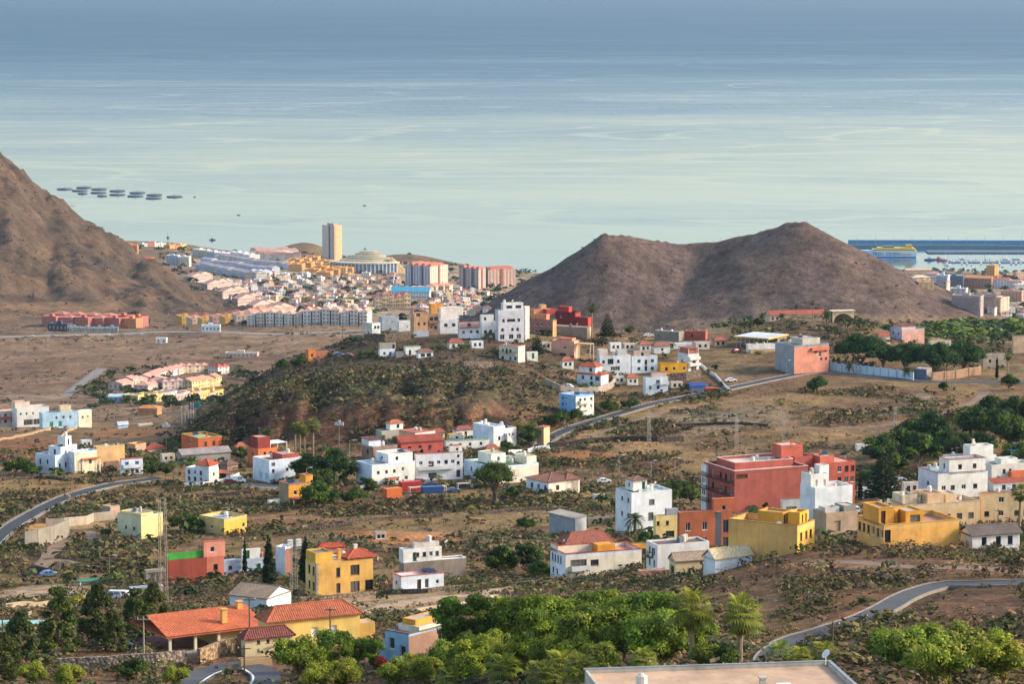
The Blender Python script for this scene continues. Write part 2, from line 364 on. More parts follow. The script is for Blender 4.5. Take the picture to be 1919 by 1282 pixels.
def ribbon(name, P, w0, w1, mat, dz, skirt=.8, parent=None, jit=0.):
    """strip between lateral offsets w0..w1 of a centre line"""
    T = np.gradient(P[:, :2], axis=0); T /= np.linalg.norm(T, axis=1)[:, None] + 1e-9; Nn = np.stack([T[:, 1], -T[:, 0]], 1)
    a = np.c_[P[:, :2] + Nn * w0, P[:, 2] + dz]; b = np.c_[P[:, :2] + Nn * w1, P[:, 2] + dz]
    if jit: jn = np.random.default_rng(len(P)).normal(size=(len(P), 1)) * jit; a[:, :2] += Nn * jn; b[:, :2] += Nn * np.roll(jn, 3, 0)
    mb = MB()
    for i in range(len(P) - 1):
        mb.quad(a[i], a[i + 1], b[i + 1], b[i]) if w0 > w1 else mb.quad(b[i], b[i + 1], a[i + 1], a[i])
        for e in (a, b):
            lo = e.copy(); lo[:, 2] -= skirt; mb.quad(e[i], e[i + 1], lo[i + 1], lo[i])
    return mb.obj(name, mat, parent)
def asphalt(h='#3d3f44'):
    k = ('as', h)
    if k not in _M:
        m, t, b = nmat('asphalt'); g = objco(t, None, True)
        f = ramp(t, noise(t, .25, 4, g), [(.3, .75), (.7, 1.3)])
        t.links.new(mixrgb(t, 'MULTIPLY', 1., lin(h), f), b.inputs['Base Color']); b.inputs['Roughness'].default_value = .8; _M[k] = m
    return _M[k]
kerbm = plaster('#857d72')
for nm, wd, hx in (('left_road', 5.4, '#2b2b30'), ('hill_road', 5.2, '#323238'), ('lower_road', 3.4, '#3c3c42'), ('bend_road', 4., '#434348'), ('highway', 12., '#857b72')):
    P = RD[nm]; o = ribbon('road', P, -wd / 2, wd / 2, asphalt(hx), .0); tag(o, kind='structure')
    if nm != 'highway':
        for sg in (-1, 1):
            if nm == 'bend_road': continue
            ribbon('kerb', P, sg * (wd / 2 + .02), sg * (wd / 2 + .28), kerbm,   .12, .9, o)
    if nm in ('left_road', 'hill_road'): ribbon('edge_line', P, wd / 2 - .6, wd / 2 - .42, plain('#d8d4c8'), .008, .004, o); ribbon('edge_line', P, -wd / 2 + .42, -wd / 2 + .6, plain('#d8d4c8'), .008, .004, o)
    if nm == 'bend_road': ribbon('edge_line', P, wd / 2 - .5, wd / 2 - .2, plain('#e6e2d8'), .008, .004, o)
trm = plaster('#836a55', wear=.9)
for k_, P in TRK.items():
    wd = [r for r in ROADS if r[0] == k_][0][2]
    o = ribbon('dirt_track', P, -wd / 2, wd / 2, asphalt('#77706a') if k_ in ('t8', 't11', 't10') else (plaster('#a98d72', wear=.9) if k_ == 't7' else trm), -.24, .25, None, wd * .07); tag(o, kind='structure')

# ================================================================== ground sheet
nA, nD = 395, 740
aa = np.linspace(-.235, .235, nA)
dd = np.concatenate([np.exp(np.linspace(math.log(6), math.log(240), 40, endpoint=False)), np.exp(np.linspace(math.log(240), math.log(1450), 470, endpoint=False)), np.exp(np.linspace(math.log(1450), math.log(9500), nD - 510))])
dd = np.sort(np.concatenate([dd, np.linspace(1036.3, 1098.7, 26), np.linspace(3003.3, 3950.7, 80), np.linspace(2352.2, 2801.1, 60)])); nD = len(dd)
X = (aa[None, :] * (dd[:, None] + 170)); Y = np.repeat(dd[:, None], nA, 1)
Z = hz(X.ravel(), Y.ravel())
V = np.c_[X.ravel(), Y.ravel(), Z]
PX, PY = proj(V[:, 0], V[:, 1], V[:, 2])
i0 = (np.arange(nD - 1)[:, None] * nA + np.arange(nA - 1)[None, :]).ravel()
F = np.c_[i0, i0 + 1, i0 + nA + 1, i0 + nA]
# soil kinds: what the ground is made of, from place to place
def soil_color(x, y, z, px, py):
    n = fbm(x / 38, y / 38, 4, 51); n2 = fbm(x / 11, y / 11, 3, 61)
    c = np.zeros((len(x), 3)); c[:] = (.15, .096, .066)
    def put(m, col):
        nonlocal c
        m = np.clip(m, 0, 1)[:, None]; c = c * (1 - m) + np.array(col) * m
    put(sstep(.45, .6, n) * .8, (.20, .145, .085))                    # dry grass
    put(sstep(.5, .62, n2) * .6, (.085, .07, .05))                   # dark scrub litter
    pl = sstep(1450, 1800, y) * sstep(6000, 5500, y)
    put(pl, (.185, .125, .098)); put(pl * sstep(.46, .6, n), (.15, .10, .075)); put(pl * sstep(.5, .62, fbm(x / 160, y / 160, 4, 71)) * .7, (.24, .165, .12))
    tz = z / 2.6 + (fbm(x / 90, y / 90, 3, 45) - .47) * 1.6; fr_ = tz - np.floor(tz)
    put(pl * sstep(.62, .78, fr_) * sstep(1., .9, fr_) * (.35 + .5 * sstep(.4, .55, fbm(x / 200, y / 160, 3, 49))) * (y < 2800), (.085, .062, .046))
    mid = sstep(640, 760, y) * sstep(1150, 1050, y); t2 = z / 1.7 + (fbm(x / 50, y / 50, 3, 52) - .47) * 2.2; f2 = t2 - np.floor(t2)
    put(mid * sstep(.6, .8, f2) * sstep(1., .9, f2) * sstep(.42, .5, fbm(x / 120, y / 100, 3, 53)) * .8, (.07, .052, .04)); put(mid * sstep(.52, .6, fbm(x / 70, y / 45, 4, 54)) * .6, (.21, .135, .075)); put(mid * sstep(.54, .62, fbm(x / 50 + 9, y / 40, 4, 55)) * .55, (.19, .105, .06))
    thk = .5 * fbm(x / 22, y / 22, 3, 6) + .5 * fbm(x / 70, y / 55, 3, 64); put(sstep(600, 700, y) * sstep(1160, 1080, y) * sstep(.45, .52, thk) * .75, (.075, .062, .036)); put(sstep(600, 700, y) * sstep(1160, 1080, y) * sstep(.42, .36, thk) * .6, (.23, .16, .085))
    mt = sstep(3000, 3300, y) * sstep(4900, 4700, y) * sstep(-190, -260, x)
    put(mt, (.088, .062, .054)); put(mt * sstep(.44, .54, fbm(x / 55 + y / 90, y / 80, 4, 81)), (.07, .052, .044)); put(mt * sstep(.5, .58, fbm(x / 12, y / 26, 3, 83)) * .6, (.06, .05, .04)); put(mt * sstep(.52, .62, fbm(x / 30, y / 60, 4, 82)) * .7, (.125, .085, .066))
    cz = np.interp(x, _cx, _cz); co = sstep(1, 14, z - base_z(x, y)) * (np.abs(y - CONE_D) < 450) * (x > _cx[0]) * (x < _cx[-1])
    put(co, (.105, .078, .082)); put(co * sstep(.5, .62, fbm(x / 40, y / 40, 4, 91)) * .6, (.135, .10, .09)); put(co * sstep(.46, .58, fbm(x / 7, y / 7, 3, 92)) * .55, (.075, .058, .052))
    tw = sstep(3180, 3350, y) * sstep(6250, 6100, y) * (z > 3) * np.where(px < 1000, sstep(.10, .045, (590 - py) / 200 * 0 + np.where(px < 330 + (py - 470) * 1.35, 1., 0.)), sstep(1690, 1720, px - (py - 505) * 1.5))
    put(tw * sstep(.36, .5, fbm(x / 45, y / 45, 3, 58)) * .9, (.36, .29, .23))
    nr = sstep(720, 640, y); put(nr * .65, (.12, .066, .042)); put(nr * sstep(.48, .58, fbm(x / 20, y / 20, 4, 59)) * .6, (.17, .105, .06))
    # the rocky cliff under the ridge
    cl = sstep(300, 340, px) * sstep(1010, 930, px) * sstep(845, 820, py) * sstep(735, 765, py) * (y > 1000) * (y < 1200)
    put(cl, (.095, .052, .040)); put(cl * sstep(.45, .55, fbm(x / 5, y / 22, 3, 41)), (.165, .095, .065)); put(cl * sstep(.55, .63, fbm(x / 7 + 5, y / 14, 3, 42)), (.035, .024, .02))
    hill = sstep(380, 470, px) * sstep(1120, 1020, px) * sstep(775, 740, py) * (y > 1040) * (y < 1215)
    put(hill * .9, (.085, .062, .048)); put(hill * sstep(.46, .56, fbm(x / 14, y / 20, 4, 57)) * .6, (.07, .068, .042))
    for (u, v_, ru, rv, col, st) in PATCH:
        q = ((px - u) / ru) ** 2 + ((py - v_) / rv) ** 2 + (n2 - .47) * 1.4
        put(sstep(1.15, .75, q) * st * (y < 6000), col)
    put(sstep(6100, 6300, y) * sstep(-1e9, 0, -z) * 0 + sstep(3, 0, z) * (y > 5900), (.10, .085, .075))
    return c
OR = (.30, .14, .07); OC = (.33, .21, .11); DK = (.07, .05, .04); GY = (.22, .185, .16); RD_ = (.2, .095, .06)
PATCH = [(760,1010,110,13,OR,.95),(690,1002,70,8,OR,.7),(1090,855,80,9,OR,.75),(1180,868,60,8,RD_,.6),(60,850,95,22,RD_,.8),(30,830,90,14,RD_,.7),(250,812,90,10,OR,.6),(140,910,90,10,OC,.4),
 (200,940,130,12,DK,.5),(1330,790,80,22,GY,.55),(1420,780,70,20,GY,.5),(1250,760,120,10,OC,.5),(1100,815,60,12,OC,.6),(1150,830,90,8,OC,.45),(760,1130,160,22,(.33,.24,.17),.8),(930,1110,110,9,(.30,.22,.16),.6),
 (1000,1100,60,7,OC,.4),(1640,1055,180,10,(.17,.10,.07),.9),(1850,1070,90,10,(.19,.10,.065),.9),(1800,1140,140,40,(.10,.058,.042),.9),(1600,1150,60,14,RD_,.8),(1620,1115,40,10,RD_,.7),(1420,1120,40,20,(.18,.11,.075),.7),
 (120,1110,120,14,(.32,.25,.2),.85),(40,1120,60,10,(.32,.25,.2),.8),(120,1050,60,28,DK,.6),(180,1035,40,20,DK,.5),(370,1105,50,30,DK,.8),(450,1235,140,30,(.16,.10,.075),.8),(260,985,80,8,OC,.3),
 (1700,735,70,6,(.16,.095,.07),.8),(1630,760,90,14,(.15,.095,.07),.7),(1800,760,70,14,(.14,.09,.07),.6),(1700,800,120,10,(.17,.115,.085),.7),(1500,800,160,14,(.16,.11,.08),.4),(600,1250,120,20,(.12,.08,.06),.6),
 (250,980,50,6,OC,.5),(150,985,60,8,(.38,.26,.15),.7),(75,990,25,9,(.45,.26,.1),.9),(1720,745,30,7,GY,.8),(1660,772,60,7,GY,.5),(1400,712,70,8,(.16,.11,.09),.7),(1300,640,40,6,GY,.5),(1330,610,90,14,(.26,.19,.14),.5),(1600,600,120,12,(.24,.17,.13),.5),
 (300,640,300,6,(.25,.175,.13),.5),(450,655,200,6,(.24,.17,.125),.5),(150,690,160,10,(.16,.105,.08),.5),(60,745,60,6,GY,.6),(300,795,120,8,(.19,.12,.08),.6),(240,560,60,8,(.27,.17,.11),.4),(120,575,120,10,(.22,.14,.09),.5)]
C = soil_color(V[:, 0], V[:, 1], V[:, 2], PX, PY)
def groundmat():
    m, t, b = nmat('dry_ground'); a = t.nodes.new('ShaderNodeVertexColor'); a.layer_name = 'col'; g = objco(t, None, True)
    c = mixrgb(t, 'MULTIPLY', 1., a.outputs[0], ramp(t, noise(t, .9, 5, g, .7), [(.3, .55), (.5, 1.), (.72, 1.5)]))
    c = mixrgb(t, 'MULTIPLY', 1., c, ramp(t, noise(t, .16, 5, g, .65), [(.32, .6), (.5, 1.), (.7, 1.35)]))
    c = mixrgb(t, 'MULTIPLY', 1., c, ramp(t, noise(t, .03, 5, g, .65), [(.33, .66), (.5, 1.), (.66, 1.3)]))
    c = mixrgb(t, 'MULTIPLY', 1., c, (1.08, 1.0, .80))
    t.links.new(c, b.inputs['Base Color']); b.inputs['Roughness'].default_value = .95; b.inputs['Specular IOR Level'].default_value = .1
    mx = t.nodes.new('ShaderNodeMath'); mx.operation = 'ADD'; mm = t.nodes.new('ShaderNodeMath'); mm.operation = 'MULTIPLY'; mm.inputs[1].default_value = 3.
    t.links.new(noise(t, .12, 5, g, .65), mm.inputs[0]); t.links.new(mm.outputs[0], mx.inputs[0]); t.links.new(noise(t, .8, 4, g, .7), mx.inputs[1])
    bump(t, b, mx.outputs[0], 1.2, .55); return m
gme = np_mesh('ground', V, F, groundmat(), C, True)
tag(link('ground', gme), kind='structure')

# ================================================================== sea
def seamat():
    m, t, b = nmat('sea_water'); g = objco(t, None, True)
    def mp(sc, rot=0):
        q = t.nodes.new('ShaderNodeMapping'); q.inputs['Scale'].default_value = sc; q.inputs['Rotation'].default_value = (0, 0, rot); t.links.new(g, q.inputs[0]); return q.outputs[0]
    big = noise(t, 1., 5, mp((.00013, .00032, 1), .2), .55, 2.0); streak = noise(t, 1., 4, mp((.0006, .0022, 1), -.12), .6, 2.0); fine = noise(t, 1., 5, mp((.012, .03, 1), .2), .65)
    slick = noise(t, 1., 3, mp((.00025, .0006, 1), -.3), .5, 3.0)
    sl = ramp(t, slick, [(.47, 0.), (.495, 1.), (.52, 0.)])           # thin calm lines on the water
    sep = t.nodes.new('ShaderNodeSeparateXYZ'); t.links.new(g, sep.inputs[0])
    mr = t.nodes.new('ShaderNodeMapRange'); mr.inputs[1].default_value = 9500; mr.inputs[2].default_value = 31000; mr.inputs[3].default_value = 0.; mr.inputs[4].default_value = 1.; t.links.new(sep.outputs[1], mr.inputs[0])
    def ma(op, a, c):
        n = t.nodes.new('ShaderNodeMath'); n.operation = op
        for i, v in enumerate((a, c)):
            if hasattr(v, 'is_output'): t.links.new(v, n.inputs[i])
            else: n.inputs[i].default_value = v
        return n.outputs[0]
    wind = ma('ADD', ma('MULTIPLY', mr.outputs[0], .9), ma('MULTIPLY', ramp(t, big, [(.35, 0.), (.65, 1.)]), .09))
    wind = ma('ADD', wind, ma('MULTIPLY', ramp(t, streak, [(.35, 0.), (.65, 1.)]), .045)); wind = ma('ADD', wind, ma('MULTIPLY', ramp(t, fine, [(.3, 0.), (.7, 1.)]), .05))
    rg = ma('ADD', .02, wind); rg = ma('SUBTRACT', rg, ma('MULTIPLY', sl, .08))
    rg = ma('MAXIMUM', rg, .03); t.links.new(rg, b.inputs['Roughness'])
    b.inputs['Base Color'].default_value = (.012, .06, .10, 1); b.inputs['IOR'].default_value = 1.36
    return m
mb = MB(); ys = [5200, 9000, 16000, 30000, 62000]
for i in range(4):
    for j in range(4): x0 = -18000 + 9000 * j; mb.quad((x0, ys[i], 0), (x0 + 9000, ys[i], 0), (x0 + 9000, ys[i + 1], 0), (x0, ys[i + 1], 0))
tag(mb.obj('sea', seamat()), kind='structure')
# ================================================================== haze
hm = bpy.data.materials.new('haze_air'); hm.use_nodes = True; t = hm.node_tree; t.nodes.clear()
pv = t.nodes.new('ShaderNodeVolumePrincipled'); pv.inputs['Color'].default_value = (.42, .60, .85, 1); pv.inputs['Density'].default_value = 1.75e-5; pv.inputs['Anisotropy'].default_value = .25
ot = t.nodes.new('ShaderNodeOutputMaterial'); t.links.new(pv.outputs[0], ot.inputs['Volume'])
hb = MB(); hb.box(-19000, 19000, -500, 63000, -28, 662); tag(hb.obj('haze', hm), kind='stuff')
# ================================================================== building kit
_MC = {}
def win_mesh(w, h, kind):
    """window unit: local x = width (centred), z up from sill, faces -y; returns (frame mesh, pane mesh)"""
    k = ('win', round(w, 1), round(h, 1), kind)
    if k in _MC: return _MC[k]
    fr = {'d': '#3a2a20', 'w': '#e8e6e0', 'b': '#4d2f22', 'u': '#3d6fb0', 'g': '#1f5a3a', 'y': '#77756f'}[kind[0]]
    a, b = -w / 2, w / 2; t = .09; m = MB()
    m.box(a, a + t, -.05, .05, 0, h); m.box(b - t, b, -.05, .05, 0, h); m.box(a + t, b - t, -.05, .05, 0, t); m.box(a + t, b - t, -.05, .05, h - t, h)
    if w > 1.0:
        n = max(2, int(round(w / .8)))
        for i in range(1, n): x = a + w * i / n; m.box(x - .03, x + .03, -.04, .04, t, h - t)
    m.box(a - .08, b + .08, -.26, .06, -.09, -.01)
    f = m.mesh('window', plain(fr, .5))
    p = MB(); p.box(a + t, b - t, .0, .02, t, h - t)
    if kind.endswith('s'):           # closed louvred shutters
        p = MB(); n = max(3, int(h / .16))
        for i in range(n): z = t + (h - 2 * t) * i / n; p.box(a + t, b - t, -.02, .03, z, z + (h - 2 * t) / n * .8)
        pm = p.mesh('shutter', plain(fr, .6))
    else: pm = p.mesh('pane', glass())
    _MC[k] = (f, pm, kind.endswith('s')); return _MC[k]
def door_mesh(w, h, col):
    k = ('door', round(w, 1), round(h, 1), col)
    if k in _MC: return _MC[k]
    a, b = -w / 2, w / 2; m = MB(); m.box(a, b, -.02, .05, 0, h)
    n = max(2, int(w / .5)); r = max(2, int(h / .8))
    for i in range(n):
        for j in range(r):
            x0 = a + w * i / n + .05; x1 = a + w * (i + 1) / n - .05; z0 = h * j / r + .06; z1 = h * (j + 1) / r - .06
            m.box(x0, x1, -.05, -.021, z0, z1)
    _MC[k] = m.mesh('door', plain(col, .55)); return _MC[k]
def facade(mb, o, e, n, W, z0, z1, ops, rv=.18):
    """wall face with real openings; o origin, e direction along, n outward normal (2-D tuples)"""
    ops = [q for q in ops if q[1] > q[0] and q[3] > q[2]]
    xs = sorted({0., W, *[min(max(q[i], 0), W) for q in ops for i in (0, 1)]}); zs = sorted({z0, z1, *[min(max(q[i], z0), z1) for q in ops for i in (2, 3)]})
    P = lambda s, z, d=0.: (o[0] + e[0] * s - n[0] * d, o[1] + e[1] * s - n[1] * d, z)
    for i in range(len(xs) - 1):
        for j in range(len(zs) - 1):
            if xs[i + 1] - xs[i] < 1e-4 or zs[j + 1] - zs[j] < 1e-4: continue
            cx = (xs[i] + xs[i + 1]) / 2; cz = (zs[j] + zs[j + 1]) / 2
            if any(q[0] < cx < q[1] and q[2] < cz < q[3] for q in ops): continue
            mb.quad(P(xs[i], zs[j]), P(xs[i + 1], zs[j]), P(xs[i + 1], zs[j + 1]), P(xs[i], zs[j + 1]))
    for s0, s1, a, b in ops:
        mb.quad(P(s0, a), P(s0, a, rv), P(s0, b, rv), P(s0, b)); mb.quad(P(s1, a, rv), P(s1, a), P(s1, b), P(s1, b, rv))
        mb.quad(P(s0, a), P(s1, a), P(s1, a, rv), P(s0, a, rv)); mb.quad(P(s0, b, rv), P(s1, b, rv), P(s1, b), P(s0, b))
        mb.quad(P(s0, a, rv + .12), P(s1, a, rv + .12), P(s1, b, rv + .12), P(s0, b, rv + .12))
def roof_plane(mb, P0, P1, Q0, Q1, step=.3, amp=.05):
    """corrugated tile plane, eave P0-P1, upper edge Q0-Q1"""
    P0, P1, Q0, Q1 = map(Vector, (P0, P1, Q0, Q1)); ev = P1 - P0; W = ev.length
    if W < .05: return
    ex = ev / W; s0 = (Q0 - P0).dot(ex); s1 = (Q1 - P0).dot(ex); up = (Q0 - P0) - ex * s0; L = up.length
    nrm = ex.cross(up).normalized()
    n = max(2, int(W / step) * 2)
    pv_ = None
    for i in range(n + 1):
        s = W * i / n; f = 1.
        if s0 > 1e-4 and s < s0: f = s / s0
        if s1 < W - 1e-4 and s > s1: f = (W - s) / (W - s1)
        off = nrm * (amp if i % 2 else -amp * .3); b = P0 + ex * s + off; t_ = P0 + ex * s + up * f + off
        if pv_: mb.quad(pv_[0], b, t_, pv_[1])
        pv_ = (b, t_)
def hip_roof(root, x0, x1, y0, y1, z, rise, mat, ov=.4, gable=None, step=.3, name='roof', amp=.05, wall=None):
    m = MB(); x0 -= ov; x1 += ov; y0 -= ov; y1 += ov; W = x1 - x0; D = y1 - y0; z -= .05
    if gable is None: ins = min(W, D) / 2
    else: ins = .0
    if (W >= D and gable != 'y') or gable == 'x':
        r0 = (x0 + ins, (y0 + y1) / 2, z + rise); r1 = (x1 - ins, (y0 + y1) / 2, z + rise)
        roof_plane(m, (x0, y0, z), (x1, y0, z), r0, r1, step, amp); roof_plane(m, (x1, y1, z), (x0, y1, z), r1, r0, step, amp)
        if gable is None: roof_plane(m, (x0, y1, z), (x0, y0, z), r0, r0, step, amp); roof_plane(m, (x1, y0, z), (x1, y1, z), r1, r1, step, amp)
        elif wall:
            for xx in (x0 + ov, x1 - ov):
                g = MB(); g.tri((xx, y0 + ov, z), (xx, y1 - ov, z), (xx, (y0 + y1) / 2, z + rise * .93)); g.obj('gable_wall', wall, root)
    else:
        r0 = ((x0 + x1) / 2, y0 + ins, z + rise); r1 = ((x0 + x1) / 2, y1 - ins, z + rise)
        roof_plane(m, (x0, y1, z), (x0, y0, z), r1, r0, step, amp); roof_plane(m, (x1, y0, z), (x1, y1, z), r0, r1, step, amp)
        if gable is None: roof_plane(m, (x0, y0, z), (x1, y0, z), r0, r0, step, amp); roof_plane(m, (x1, y1, z), (x0, y1, z), r1, r1, step, amp)
        elif wall:
            for yy in (y0 + ov, y1 - ov):
                g = MB(); g.tri((x0 + ov, yy, z), (x1 - ov, yy, z), ((x0 + x1) / 2, yy, z + rise * .93)); g.obj('gable_wall', wall, root)
    m.box(x0 + .04, x1 - .04, y0 + .04, y1 - .04, z - .14, z - .03)
    o = m.obj(name, mat, root)
    c = MB(); c.tube(r0, r1, .14, n=6)
    if gable is None:
        cs = [((x0, y0, z), r0), ((x0, y1, z), r0 if W >= D else r1), ((x1, y1, z), r1), ((x1, y0, z), r1 if W >= D else r0)]
        for a, b in cs: c.tube(a, b, .13, n=5)
    c.obj('ridge_tiles', mat, o); return o
def opening(root, face, L, R, off, u, zc, w, h, kind):
    """adds the window or door object; off = (x,y) corner of its volume; returns the hole on the face"""
    if face == 'L': s = L * (1 - u); loc = (off[0] + .2, off[1] + s, zc - h / 2); rz = -math.pi / 2
    else: s = R * u; loc = (off[0] + s, off[1] + .2, zc - h / 2); rz = 0.
    if kind[0] == 'D':
        link('door', door_mesh(w, h, kind[1:]), root, loc, (0, 0, rz))
    elif kind[0] == 'O': pass        # open hole (carport, loggia)
    else:
        if kind == 'd': kind = random.Random(int(u * 977 + zc * 131 + w * 17 + root.location.x * 3)).choice(['d', 'd', 'd', 'w', 'w', 'b', 'y', 'bs'])
        f, p, sh = win_mesh(w, h, kind); o = link('window', f, root, loc, (0, 0, rz)); link('shutter' if sh else 'pane', p, o)
    return (s - w / 2, s + w / 2, zc - h / 2, zc + h / 2)
def volume(root, x0, x1, y0, y1, z0, z1, col, ops=(), roof='flat', rc='#b9a898', par=.6, cop=None, rise=1.6, name='wall', foot=0., H0=None, step=.3, colR=None, ov=.4, tile='#b5563a', wear=.5):
    """one block of a house. ops: (face, u, zc, w, h, kind) ; returns wall object"""
    mat = plaster(col, wear=wear); L = y1 - y0; R = x1 - x0
    flat = roof == 'flat'; zt = z1 - (par if flat else 0)
    hl, hr = [], []
    for op in ops:
        face, u, zc, w, h, kind = op
        if zc + h / 2 > zt - .05: zc = zt - h / 2 - .08
        q = opening(root, face, L, R, (x0, y0), u, z0 + zc if False else zc, w, h, kind)
        (hl if face == 'L' else hr).append(q)
    mb = MB(); zb = z0 - foot
    facade(mb, (x0, y0), (0, 1), (-1, 0), L, zb, zt, hl)
    if colR: o = mb.obj(name, mat, root); mb = MB(); facade(mb, (x0, y0), (1, 0), (0, -1), R, zb, zt, hr); m2 = plaster(colR, wear=wear)  # many white houses carry shade in col and sunlight in colR
    else: facade(mb, (x0, y0), (1, 0), (0, -1), R, zb, zt, hr); m2 = mat
    facade(mb, (x1, y0), (0, 1), (1, 0), L, zb, zt, []); facade(mb, (x0, y1), (1, 0), (0, 1), R, zb, zt, [])
    mb.quad((x0, y0, zt - .02), (x1, y0, zt - .02), (x1, y1, zt - .02), (x0, y1, zt - .02))
    o = mb.obj(name, m2, root)
    if flat:
        t = .22
        if par > .05:
            p = MB()
            for (a, b, c, d) in ((x0, x1, y0, y0 + t), (x0, x1, y1 - t, y1), (x0, x0 + t, y0 + t, y1 - t), (x1 - t, x1, y0 + t, y1 - t)): p.box(a, b, c, d, zt, z1)
            p.obj('parapet', m2 if not colR else mat, root)
        s = MB(); s.box(x0 + t, x1 - t, y0 + t, y1 - t, zt - .1, zt + .03); s.obj('roof_deck', plaster(rc), root)
        if cop:
            p = MB(); k = .06; h = .14 if par > .05 else .25; zc_ = z1 if par > .05 else zt - .02
            for (a, b, c, d) in ((x0 - k, x1 + k, y0 - k, y0 + t + k), (x0 - k, x1 + k, y1 - t - k, y1 + k), (x0 - k, x0 + t + k, y0 + t + k, y1 - t - k), (x1 - t - k, x1 + k, y0 + t + k, y1 - t - k)): p.box(a, b, c, d, zc_ + .003, zc_ + h)
            p.obj('coping', tilemat(cop) if cop[0] == '#' else plaster(cop), root)
    elif roof == 'hip': hip_roof(root, x0, x1, y0, y1, z1, rise, tilemat(tile), ov, None, step)
    elif roof in ('gx', 'gy'): hip_roof(root, x0, x1, y0, y1, z1, rise, tilemat(tile), ov, roof[1], step, wall=mat)
    elif roof == 'shed':            # tilts down to the right face
        m = MB(); roof_plane(m, (x0 - ov, y0 - ov, z1), (x1 + ov, y0 - ov, z1), (x0 - ov, y1 + ov, z1 + rise), (x1 + ov, y1 + ov, z1 + rise), step); m.obj('roof', tilemat(tile), root)
        g = MB(); g.quad((x0, y1, z1), (x1, y1, z1), (x1, y1, z1 + rise * .95), (x0, y1, z1 + rise * .95)); g.tri((x0, y0, z1), (x0, y1, z1), (x0, y1, z1 + rise * .95)); g.tri((x1, y0, z1), (x1, y1, z1), (x1, y1, z1 + rise * .95)); g.obj('gable_wall', mat, root)
    return o
def balcony(root, face, off, L, R, u0, u1, z, dep=1.1, col='#ded8cc', solid=True, rail='#33302e'):
    m = MB(); r = MB()
    def bx(mm, s0, s1, d0, d1, za, zb):
        if face == 'R': mm.box(off[0] + s0, off[0] + s1, off[1] - d1, off[1] - d0, za, zb)
        else: mm.box(off[0] - d1, off[0] - d0, off[1] + s0, off[1] + s1, za, zb)
    W = R if face == 'R' else L; a, b = (W * u0, W * u1) if face == 'R' else (W * (1 - u1), W * (1 - u0))
    bx(m, a, b, .004, dep, z - .16, z); o = m.obj('balcony', plaster(col), root)
    if solid: bx(r, a, b, dep - .1, dep + .02, z + .004, z + .95); bx(r, a, a + .1, .004, dep - .1, z + .004, z + .95); bx(r, b - .1, b, .004, dep - .1, z + .004, z + .95); r.obj('balustrade', plaster(col), o)
    else:
        n = max(3, int((b - a) / .22))
        for i in range(n + 1): s = a + (b - a) * i / n; bx(r, s - .02, s + .02, dep - .05, dep - .01, z + .004, z + 1.)
        bx(r, a, b, dep - .06, dep, z + 1., z + 1.06); bx(r, a, a + .04, .004, dep - .06, z + .95, z + 1.05); bx(r, b - .04, b, .004, dep - .06, z + .95, z + 1.05); r.obj('railing', plain(rail), o)
def tank(root, x, y, z, r=.55, h=1.2, col='#c9c6c0'):
    m = MB(); m.tube((x, y, z), (x, y, z + h), r, r, 12); m.tube((x, y, z + h), (x, y, z + h + .2), r * .8, r * .3, 12); m.obj('water_tank', plain(col, .5), root)
def chimney(root, x, y, z, h=1.2, col='#e8e2d8', w=.6):
    m = MB(); m.box(x - w / 2, x + w / 2, y - w / 2, y + w / 2, z, z + h); m.box(x - w / 2 - .1, x + w / 2 + .1, y - w / 2 - .1, y + w / 2 + .1, z + h + .2, z + h + .32)
    for dx in (-1, 1):
        for dy in (-1, 1): m.box(x + dx * w * .35 - .07, x + dx * w * .35 + .07, y + dy * w * .35 - .07, y + dy * w * .35 + .07, z + h, z + h + .2)
    m.obj('chimney', plaster(col), root)
def antenna(root, x, y, z, h=2.6):
    m = MB(); m.tube((x, y, z), (x, y, z + h), .03, n=5)
    for i in range(5): w_ = .5 - .06 * i; m.tube((x - w_, y - .5 + i * .22, z + h - .1), (x + w_, y - .5 + i * .22, z + h - .1), .015, n=4)
    m.tube((x, y - .55, z + h - .1), (x, y + .5, z + h - .1), .02, n=4); m.obj('antenna', plain('#8a8a8a', .4), root)
def dish(root, x, y, z, r=.5):
    m = MB(); m.tube((x, y, z), (x, y, z + .7), .04, n=5); n = 12; c = Vector((x, y, z + 1.)); ax = Vector((-.3, .7, .6)).normalized(); u = ax.orthogonal().normalized(); v = ax.cross(u)
    for i in range(n):
        a = 2 * math.pi * i / n; b = 2 * math.pi * (i + 1) / n
        m.tri(c - ax * .15, c + (u * math.cos(a) + v * math.sin(a)) * r, c + (u * math.cos(b) + v * math.sin(b)) * r)
    m.obj('satellite_dish', plain('#d8d8d4', .4), root)
FOOTPRINTS = []
